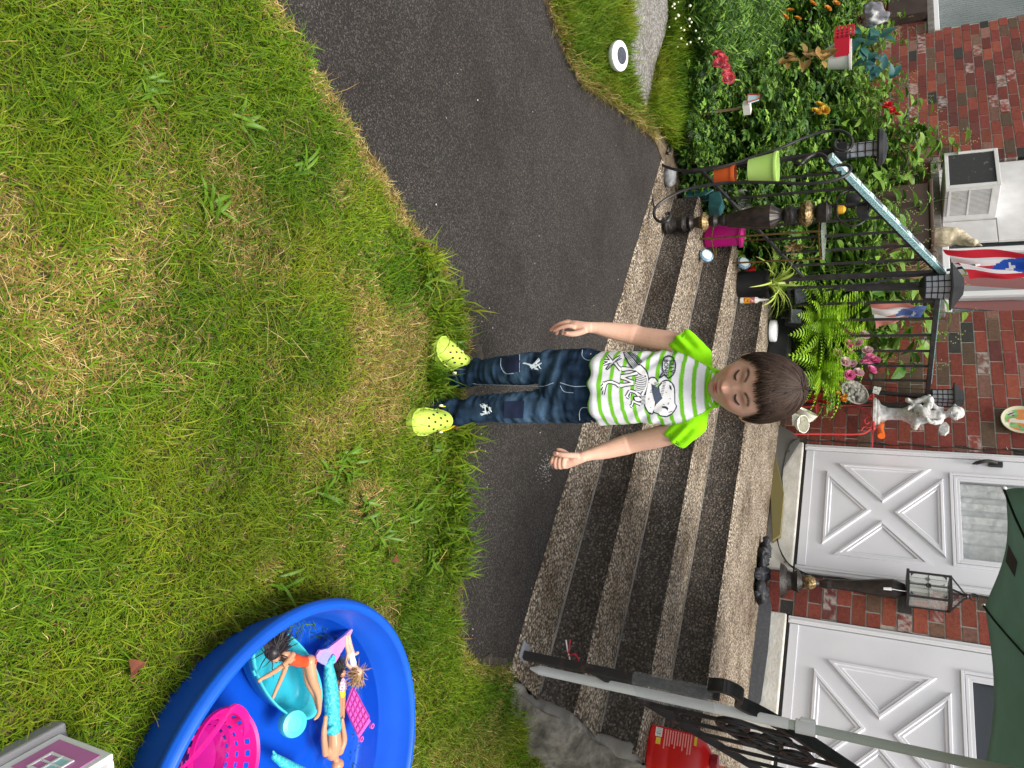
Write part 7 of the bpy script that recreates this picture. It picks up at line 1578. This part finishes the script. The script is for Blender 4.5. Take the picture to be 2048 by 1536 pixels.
# ---- clogs
clog_m = M('clog_foam', (.44, .58, .085), .55, var=(.39, .52, .07), vs=20, spec=.4); hole_m = M('clog_hole', (.012, .014, .010), .9); strap_m = M('clog_strap', (.62, .50, .01), .5); rivet_m = M('clog_rivet', (.75, .72, .6), .4)
def clog(heel, toe, mirror):
    heel, toe = np.asarray(heel, float), np.asarray(toe, float); A = toe - heel; Ln = np.linalg.norm(A); A /= Ln; B = np.cross(A, (0, 0, 1)) * mirror; z0 = .018
    wd = lambda s: np.interp(s, [0, .06, .2, .45, .7, .86, .95, 1], [.014, .026, .030, .031, .039, .036, .024, .004])
    cx = lambda s: .006 * math.sin(s * 2.6)
    top = lambda s: np.interp(s, [.36, .45, .6, .75, .88, .96, 1], [.075, .072, .062, .052, .040, .026, .012])
    r = clogs = MB(); V = []; n = 26
    S = np.linspace(0, 1, 30)
    for s in S:                      # sole
        for sg in (-1, 1):
            for h in (0, .020): V.append(heel + A * Ln * s + B * (cx(s) + sg * (wd(s) + (.0025 if h == 0 else 0))) + np.array([0, 0, z0 + h + .012 * max(0, s - .8)]))
    F = []
    for i in range(29):
        a = 4 * i; b = a + 4; F += [(a, b, b + 1, a + 1), (a + 2, a + 3, b + 3, b + 2), (a, a + 2, b + 2, b), (a + 1, b + 1, b + 3, a + 3)]
    F += [(0, 1, 3, 2), (116, 118, 119, 117)]
    r.add(V, F)
    def surf(s, t, e=0.0):           # t -1..1 across the vamp
        th = t * math.pi / 2; w = wd(s) * .97; h = top(s) - .010
        return heel + A * Ln * s + B * (cx(s) + (w + e) * math.sin(th)) + np.array([0, 0, z0 + .012 + (h + e) * math.cos(th) ** .8])
    V = []; Sv = np.linspace(.40, 1, 26); T = np.linspace(-1, 1, 25)
    for e in (0, -.004):
        for s in Sv:
            for t in T: V.append(surf(min(s, .999), t, e))
    N_ = 26 * 25; F = [(i * 25 + j, (i + 1) * 25 + j, (i + 1) * 25 + j + 1, i * 25 + j + 1) for i in range(25) for j in range(24)]
    F += [tuple(N_ + q for q in f[::-1]) for f in F]; F += [(j, j + 1, N_ + j + 1, N_ + j) for j in range(24)]
    r.add(V, F)
    P = [surf(.41, t, .0) for t in np.linspace(-1, 1, 15)]; r.tube(P, .0034, 8)
    P = [heel + A * Ln * s + B * (cx(s) + wd(s)) + np.array([0, 0, z0 + .022]) for s in np.linspace(0, .99, 24)] ; r.tube(P, .0028, 6)
    P = [heel + A * Ln * s + B * (cx(s) - wd(s)) + np.array([0, 0, z0 + .022]) for s in np.linspace(0, .99, 24)] ; r.tube(P, .0028, 6)
    r.tube([heel + B * .027 + A * .02 + (0, 0, z0 + .03), heel + B * .02 + (0, 0, z0 + .035), heel - A * .006 + (0, 0, z0 + .035), heel - B * .02 + (0, 0, z0 + .035), heel - B * .027 + A * .02 + (0, 0, z0 + .03)], .006, 8)
    o = r.build('clog', clog_m, boy)
    mb = MB()
    for s, ts in ((.50, (-.36, 0, .36)), (.60, (-.52, -.18, .18, .52)), (.70, (-.36, 0, .36)), (.79, (-.2, .2)), (.86, (-.62, -.31, 0, .31, .62))):
        for t in ts:
            p = surf(s, t, .0004); n_ = nrm(np.cross(surf(s + .01, t) - p, surf(s, t + .02) - p)); n_ = n_ if n_[2] > 0 else -n_
            if s < .85: mb.lathe(p - n_ * .001, [(.0, 0), (.0040, .0), (.0040, .0012), (0, .0012)], 12, n_)
    for s in (.62, .72, .82, .9):
        for sg in (-1, 1):
            p = surf(s, sg * .86, .0005); n_ = nrm(B * sg + np.array([0, 0, .35])); mb.lathe(p - n_ * .001, [(0, 0), (.0032, 0), (.0032, .0014), (0, .0014)], 12, n_)
    mb.build('vent_holes', hole_m, o)
    mb = MB(); P = []
    for q in np.linspace(0, 1, 18):
        th = math.pi * q; P.append(heel + A * Ln * (.44 - .42 * math.sin(th)) + B * .036 * math.cos(th) + np.array([0, 0, z0 + .040 + .004 * math.sin(th)]))
    for p, q in zip(P[:-1], P[1:]): pass
    V = [p + np.array([0, 0, dz]) for p in P for dz in (-.006, .006)]; mb.add(V, [(2 * i, 2 * i + 2, 2 * i + 3, 2 * i + 1) for i in range(17)])
    sp_ = mb.build('strap', strap_m, o); s_ = sp_.modifiers.new('s', 'SOLIDIFY'); s_.thickness = .003; s_.offset = 0
    mb = MB()
    for sg in (-1, 1): mb.lathe(heel + A * Ln * .43 + B * sg * .0385 + (0, 0, z0 + .040), [(0, .0035), (.005, .0035), (.0065, .002), (.0065, -.002)], 16, B * sg)
    mb.build('rivet', rivet_m, o)
clog(on(906, 752, .0) * (1, 1, 0), on(852, 686, .0) * (1, 1, 0), 1)
clog(on(882, 832, .0) * (1, 1, 0), on(800, 841, .0) * (1, 1, 0), -1)
# ================================================================ flower bed
rnd.seed(21)
def lobed(mb, o, d_, n_, L_, col):           # deeply cut leaf: a middle lobe and two pairs of side lobes
    d_ = nrm(d_); s_ = nrm(np.cross(d_, n_)); c = np.array(col) * rnd.uniform(.8, 1.2)
    leafblade(mb, o, d_, n_, L_, L_ * .20, c, .3)
    for k, (t, l) in enumerate(((.22, .55), (.48, .42))):
        for sg in (-1, 1): leafblade(mb, o + d_ * L_ * t, d_ * .75 + s_ * sg, n_, L_ * l, L_ * .13, c * .95, .3)
GL = [np.array(c) for c in ((.055, .145, .016), (.088, .205, .021), (.155, .30, .034), (.034, .095, .018), (.22, .38, .055))]
def stemplant(name, h, nst, spread, nleaf, L_, kind, pal, parent_label, cat, group, loc, flowers=None):
    o = thing(name, parent_label, cat, loc, group); lm, sm = MB(), MB(); base = np.asarray(loc, float)
    for s_i in range(nst):
        az = rnd.uniform(0, 6.283); ln = rnd.uniform(.05, 1) * spread; hh = h * rnd.uniform(.65, 1.05); p0 = base + np.array([rnd.gauss(0, .03), rnd.gauss(0, .03), 0]); tip = p0 + np.array([math.cos(az) * ln, math.sin(az) * ln, hh])
        P = curve([p0, (p0 * .55 + tip * .45) + np.array([rnd.gauss(0, .02), rnd.gauss(0, .02), .04 * h]), tip], 6); sm.tube(P, list(np.linspace(.004, .0015, len(P))) if kind != 'big' else list(np.linspace(.006, .002, len(P))), 5)
        for k in range(nleaf):
            t = (k + rnd.random()) / nleaf; t = .12 + .88 * t; q = P[min(int(t * (len(P) - 1)), len(P) - 2)]; q2 = P[min(int(t * (len(P) - 1)) + 1, len(P) - 1)]; q = q + (q2 - q) * rnd.random(); a = rnd.uniform(0, 6.283)
            d_ = np.array([math.cos(a), math.sin(a), rnd.uniform(-.25, .75)]); c = pal[rnd.randrange(len(pal))] * rnd.uniform(.6, 1.3)
            n_ = np.array([rnd.gauss(0, .35), rnd.gauss(0, .35), 1.0]); l = L_ * rnd.uniform(.55, 1.25) * (1.15 - .45 * t)
            if kind == 'lobed': lobed(lm, q, d_, n_, l, c)
            elif kind == 'fine': leafblade(lm, q, d_ + np.array([0, 0, .5]), n_, l, l * .07, c, .2)
            else: leafblade(lm, q, d_, n_, l, l * rnd.uniform(.20, .27), c, .35)
        if flowers:
            for k in range(flowers[0]): q = tip + np.array([rnd.gauss(0, .012), rnd.gauss(0, .012), .03 + .012 * k]); lm.ell(q, flowers[1], 6, 4, None, 0, flowers[2]); lm.hascol = True
    sm.build('stems', M(name + '_stem', (.07, .12, .03), .6), o); lm.build('leaves', leaf_g, o, smooth=False); return o
LAB = dict(lob='leafy green plants with deeply cut leaves crowding the flower bed', low='low green plants with cut leaves along the front of the flower bed', tall='tall green plants with broad pointed leaves growing up the brick wall', fine='feathery grass-like green plants in the far part of the bed')
far = W(-60, 60, 0)
protos = {}
def P_(key, i, *a, **k):
    protos.setdefault(key, []).append(None)
B_loc = {'lob': [], 'low': [], 'tall': [], 'fine': []}
def ok(u, d): return True
for d in np.arange(1.95, 4.9, .185):
    for u in np.arange(-3.98, -9.4, -.225):
        uu, dd = u + rnd.uniform(-.1, .1), d + rnd.uniform(-.09, .09); w = W(uu, dd, 0); px, py = project(w); px, py = float(px[0]), float(py[0])
        if not (py > -260): continue
        if px < 1338 or (dd < 2.62 and px < 1345): continue
        wt = W(uu, dd, 0)
        if inpoly(np.array([wt[0]]), np.array([wt[1]]), SLAB)[0]: continue
        if dd > 4.15 and (uu < -4.0): key = 'tall' if rnd.random() < .9 else 'lob'
        elif dd < 3.05: key = 'low' if py > 150 or dd > 2.7 else 'fine'
        elif uu < -5.6 and dd < 3.7: key = 'fine'
        else: key = 'lob'
        B_loc[key].append((uu, dd))
# near strip just left of the railing, behind the trellis
SPEC = {'lob': dict(name='leafy_plant', h=.72, nst=9, spread=.24, nleaf=17, L_=.14, kind='lobed', pal=GL), 'low': dict(name='low_plant', h=.27, nst=11, spread=.20, nleaf=10, L_=.075, kind='lobed', pal=GL), 'tall': dict(name='tall_weed', h=1.60, nst=8, spread=.34, nleaf=32, L_=.18, kind='big', pal=[GL[0], GL[1], GL[2], GL[4], np.array((.17, .30, .05))], flowers=(5, .0042, (.40, .42, .18))), 'fine': dict(name='feathery_plant', h=.34, nst=18, spread=.22, nleaf=26, L_=.10, kind='fine', pal=GL)}
GRP = dict(lob='leafy plants of the flower bed', low='low plants at the front of the flower bed', tall='tall weeds against the wall', fine='feathery plants in the bed')
for key, locs in B_loc.items():
    pr_ = []
    for i, (u, d) in enumerate(locs):
        sc_ = rnd.uniform(.75, 1.2)
        if key == 'tall': sc_ *= float(np.interp(d, [4.1, 4.9], [.80, 1.0])) * (1.08 if -7.2 < u < -4.0 else .82) * (.84 if -5.9 < u < -5.0 else 1)
        if key == 'lob': sc_ *= float(np.interp(d, [2.8, 4.4], [.66, 1.35]))
        if i < 4:
            sp_ = dict(SPEC[key]); nm = sp_.pop('name'); o = stemplant(nm, parent_label=LAB[key], cat='plant', group=GRP[key], loc=W(u, d, 0), **sp_); o.scale = (sc_,) * 3; pr_.append(o)
        else: copy_tree(pr_[i % len(pr_)], W(u, d, 0), rnd.uniform(0, 6.28), sc_)
# ---- odd things half buried in the leaves
def bed_thing_mesh(mb, name, mat, label, cat, loc, **k): return tag(mb.build(name, mat, loc=loc, **k), label, cat)
p = on(1222, 115, .05); s = pxr(1, p); axl = nrm((.12, -.25, 1)); r = thing('solar_disc_light', 'round white solar disc light with a dark panel in the grass by the edging', 'garden light', p * (1, 1, 0))
mb = MB(); mb.lathe(p + ZX * .035, [(0, -.012), (27 * s, -.012), (29 * s, 0), (28.5 * s, .012), (17 * s, .021), (16.5 * s, .019), (0, .019)], 48, axl); mb.build('body', M('disc_white', (.78, .78, .77), .3), r); mb = MB(); mb.lathe(p + ZX * .035 + axl * .0195, [(16.3 * s, 0), (16 * s, .001), (0, .0015)], 40, axl); mb.build('solar_panel', M('solar_panel_mat', (.03, .035, .05), .15, spec=.8, var=(.06, .065, .08), vs=60), r); mb = MB(); mb.tube([p * (1, 1, 0), p + ZX * .025], .012, 10); mb.build('stake', gloss_black, r)
def bloom_cluster(name, label, pts, d, r_, c1, c2):
    p = at(*pts[0], d); o = thing(name, label, 'flower', p)
    for a, b in pts: mb = MB(); petal_bloom(mb, at(a, b, d + rnd.uniform(-.03, .03)), r_, -DX + ZX * rnd.uniform(.1, .9) + UX * rnd.gauss(0, .4), c1, c2, 5, 3, .6); mb.build('bloom', petal_m, o)
bloom_cluster('red_flower', 'bright red and white cloth flowers in the middle of the bed', [(1436, 110), (1444, 118), (1438, 128), (1448, 134), (1455, 150), (1456, 158)], 2.15, .036, (.50, .30, .30), (.52, .004, .03))
bloom_cluster('pale_flower', 'small cream cloth flower low in the leaves above the trellis curl', [(1375, 268), (1383, 273), (1378, 277)], 2.65, .026, (.5, .5, .4), (.55, .54, .44))
bloom_cluster('orange_flower', 'orange and yellow cloth flowers at the far edge of the bed', [(1570, 35), (1580, 22), (1595, 38), (1625, 8), (1655, 18), (1672, 8)], 3.0, .034, (.55, .12, .008), (.60, .27, .02))
bloom_cluster('red_flower', 'red cloth flowers high up against the brick in the tall weeds', [(1776, 210), (1785, 222), (1792, 230), (1768, 216)], 4.2, .040, (.5, .01, .01), (.62, .02, .02))
bloom_cluster('golden_flower', 'golden and dark red cloth flower in the leaves behind the lantern', [(1640, 212), (1648, 222), (1632, 225)], 3.4, .045, (.4, .02, .01), (.55, .38, .02))
wht_c = M('clover_white', (.72, .72, .55), .7); mb = MB()
for k in range(28): q = on(rnd.uniform(1338, 1420), rnd.uniform(0, 95), rnd.uniform(.08, .30)); mb.ell(q, rnd.uniform(.004, .008), 6, 4)
o = mb.build('clover_flowers', wht_c, loc=on(1370, 50)); tag(o, kind='stuff')
# birdhouse
p = at(1504, 202, 2.72); s = pxr(1, p); r = thing('birdhouse', 'little birdhouse with a pale blue roof and red trim on a stick among the leaves', 'birdhouse', p * (1, 1, 0)); e = W(p @ UX, 2.72, p[2]); bl_ = M('pale_blue_roof', (.42, .60, .66), .5); rd_ = M('red_trim', (.42, .05, .02), .6)
mb = MB(); mb.hb(p @ UX - 10 * s, p @ UX + 8 * s, 2.73, 2.80, p[2] - 18 * s, p[2] - 4 * s); mb.build('wall', M('birdhouse_white', (.65, .63, .58), .6), r, smooth=False)
mb = MB(); mb.prism([W(p @ UX - 14 * s, 2.70, p[2] - 8 * s), W(p @ UX - 8 * s, 2.70, p[2] + 12 * s), W(p @ UX + 6 * s, 2.70, p[2] + 14 * s), W(p @ UX + 13 * s, 2.70, p[2] - 6 * s)], DX * .012 + ZX * .002); mb.build('roof', bl_, r, smooth=False); mb = MB()
for a, b in (((-15, -9), (-8, 14)), ((-8, 14), (7, 15)), ((7, 15), (14, -7)), ((-15, -9), (14, -7))): mb.bar(W(p @ UX + a[0] * s, 2.698, p[2] + a[1] * s), W(p @ UX + b[0] * s, 2.698, p[2] + b[1] * s), .006)
mb.build('trim', rd_, r, smooth=False); mb = MB(); mb.bar(p * (1, 1, 0) + DX * .04, p + DX * .04 - ZX * 18 * s, .012); mb.build('stick', M('stick_wood', (.20, .13, .07), .8), r, smooth=False)
# red milk-crate shape
p = at(1688, 66, 3.1); s = pxr(1, p); mb = MB(); c_ = M('crate_red', (.50, .012, .035), .5)
for k in range(5): mb.hb(p @ UX - 18 * s, p @ UX + 16 * s, 3.08, 3.10, p[2] + (-17 + 8 * k) * s, p[2] + (-13 + 8 * k) * s)
for k in range(4): u = p @ UX + (-18 + 11 * k) * s; mb.hb(u, u + 2.5 * s, 3.076, 3.0795, p[2] - 17 * s, p[2] + 19 * s)
mb.hb(p @ UX - 18 * s, p @ UX + 16 * s, 3.105, 3.25, p[2] - 17 * s, p[2] + 10 * s); tag(mb.build('crate', c_, smooth=False, loc=p), 'small red lattice crate among the weeds near the far brick corner', 'crate')
# white tub, teal leaves, tan leaves, dark draped thing
p = at(1682, 112, 3.3); s = pxr(1, p); mb = MB(); mb.lathe(p - ZX * 22 * s, [(0, 0), (22 * s, 0), (27 * s, 36 * s), (29 * s, 37 * s), (29 * s, 41 * s), (25 * s, 41 * s), (20 * s, 4 * s), (0, 4 * s)], 28); tag(mb.build('white_tub', M('tub_white', (.60, .60, .58), .5), loc=p), 'white plastic tub half hidden by teal leaves in the bed', 'tub')
for lab, pts, d, L_, col in (('teal cloth leaves above the white tub', [(1722, 70), (1735, 85), (1745, 60), (1760, 75), (1722, 95)], 3.4, .12, (.05, .17, .15)), ('teal cloth leaves low against the brick beside the white tub', [(1735, 120), (1752, 130), (1765, 140), (1780, 158), (1748, 112)], 3.7, .12, (.035, .14, .14)), ('dry tan fallen leaves caught in the green plants', [(1560, 130), (1575, 124), (1590, 112), (1600, 120), (1612, 108), (1622, 118), (1635, 112), (1655, 105), (1660, 112), (1645, 122)], 2.95, .075, (.34, .20, .06))):
    mb = MB()
    for a, b in pts:
        for k in range(3): leafblade(mb, at(a, b, d), nrm(np.array([rnd.gauss(0, 1), -.3, rnd.gauss(0, 1)])), -DX + ZX * .4, L_ * rnd.uniform(.7, 1.2), L_ * .28, np.array(col) * rnd.uniform(.7, 1.3))
    tag(mb.build('cloth_leaves' if 'teal' in lab else 'tan_leaves', leaf_g, loc=at(*pts[0], d)), lab, 'leaves')
p = at(1740, 30, 3.3); s = pxr(1, p); mb = MB(); mb.tube([p - ZX * 10 * s, p + ZX * 5 * s, p + ZX * 22 * s], [22 * s, 24 * s, 17 * s], 16); mb.ell(p + ZX * 14 * s + UX * 12 * s, (15 * s, 12 * s, 20 * s), 14, 10); o = mb.build('covered_bundle', M('grey_cloth', (.14, .14, .16), .8, var=(.5, .5, .5), vs=9, vlo=.55, vhi=.62), loc=p); meld(o, .008, 2); V, N = getv(o); setv(o, V + N * ((vnoise(V * (2, 2, .7), 22, 3) - .5) * .03)[:, None]); tag(o, 'dark grey and white cloth covered bundle at the far end of the bed', 'bundle')
mb = MB(); p = at(1722, 40, 3.2)
for k in range(120): d_ = nrm(np.array([rnd.gauss(0, 1), rnd.gauss(0, 1), rnd.gauss(0, 1)])); mb.tube([p, p + d_ * rnd.uniform(.03, .07)], [.003, .001], 4)
tag(mb.build('dry_tuft', M('dry_brown', (.06, .035, .018), .9), loc=p), 'dark dry brown tuft of stalks in front of the grey bundle', 'plant')
# dark planter shelf under the far window
mb = MB(); q0, q1 = at(1778, -40, DW - .12), at(1858, 22, DW - .12); mb.hb(q0 @ UX, q1 @ UX, DW - .12, DW - .013, q0[2], q1[2] - .02); tag(mb.build('window_shelf', M('dark_brown_board', (.030, .018, .014), .7, var=(.05, .03, .024), vs=7), smooth=False, loc=q0), 'dark brown box fixed under the far window at the picture edge', 'box')
# bowed clear plastic sheet bulging in the far window

# broad-leaved weeds in the lawn
wp = [(690, 915), (672, 935), (705, 940), (820, 1035), (845, 1010), (868, 540), (850, 560), (905, 690), (895, 1000), (760, 1075), (900, 1080), (640, 985), (880, 960), (730, 1010), (560, 1180), (870, 900), (860, 1120), (480, 250), (420, 420), (300, 180), (610, 330)]
mb = MB()
for a, b in wp:
    q = on(a, b, .02)
    for k in range(rnd.randint(7, 13)): az = rnd.uniform(0, 6.28); strap_leaf(mb, q + np.array([rnd.gauss(0, .012), rnd.gauss(0, .012), 0]), az, rnd.uniform(.035, .075), rnd.uniform(.0028, .005), rnd.uniform(.25, 1.0), rnd.uniform(.5, 1.4), np.array((.105, .22, .010)) * rnd.uniform(.7, 1.3), np.array((.085, .18, .008)) * rnd.uniform(.7, 1.3), 6)
tag(mb.build('lawn_weeds', leaf_sp), kind='stuff')
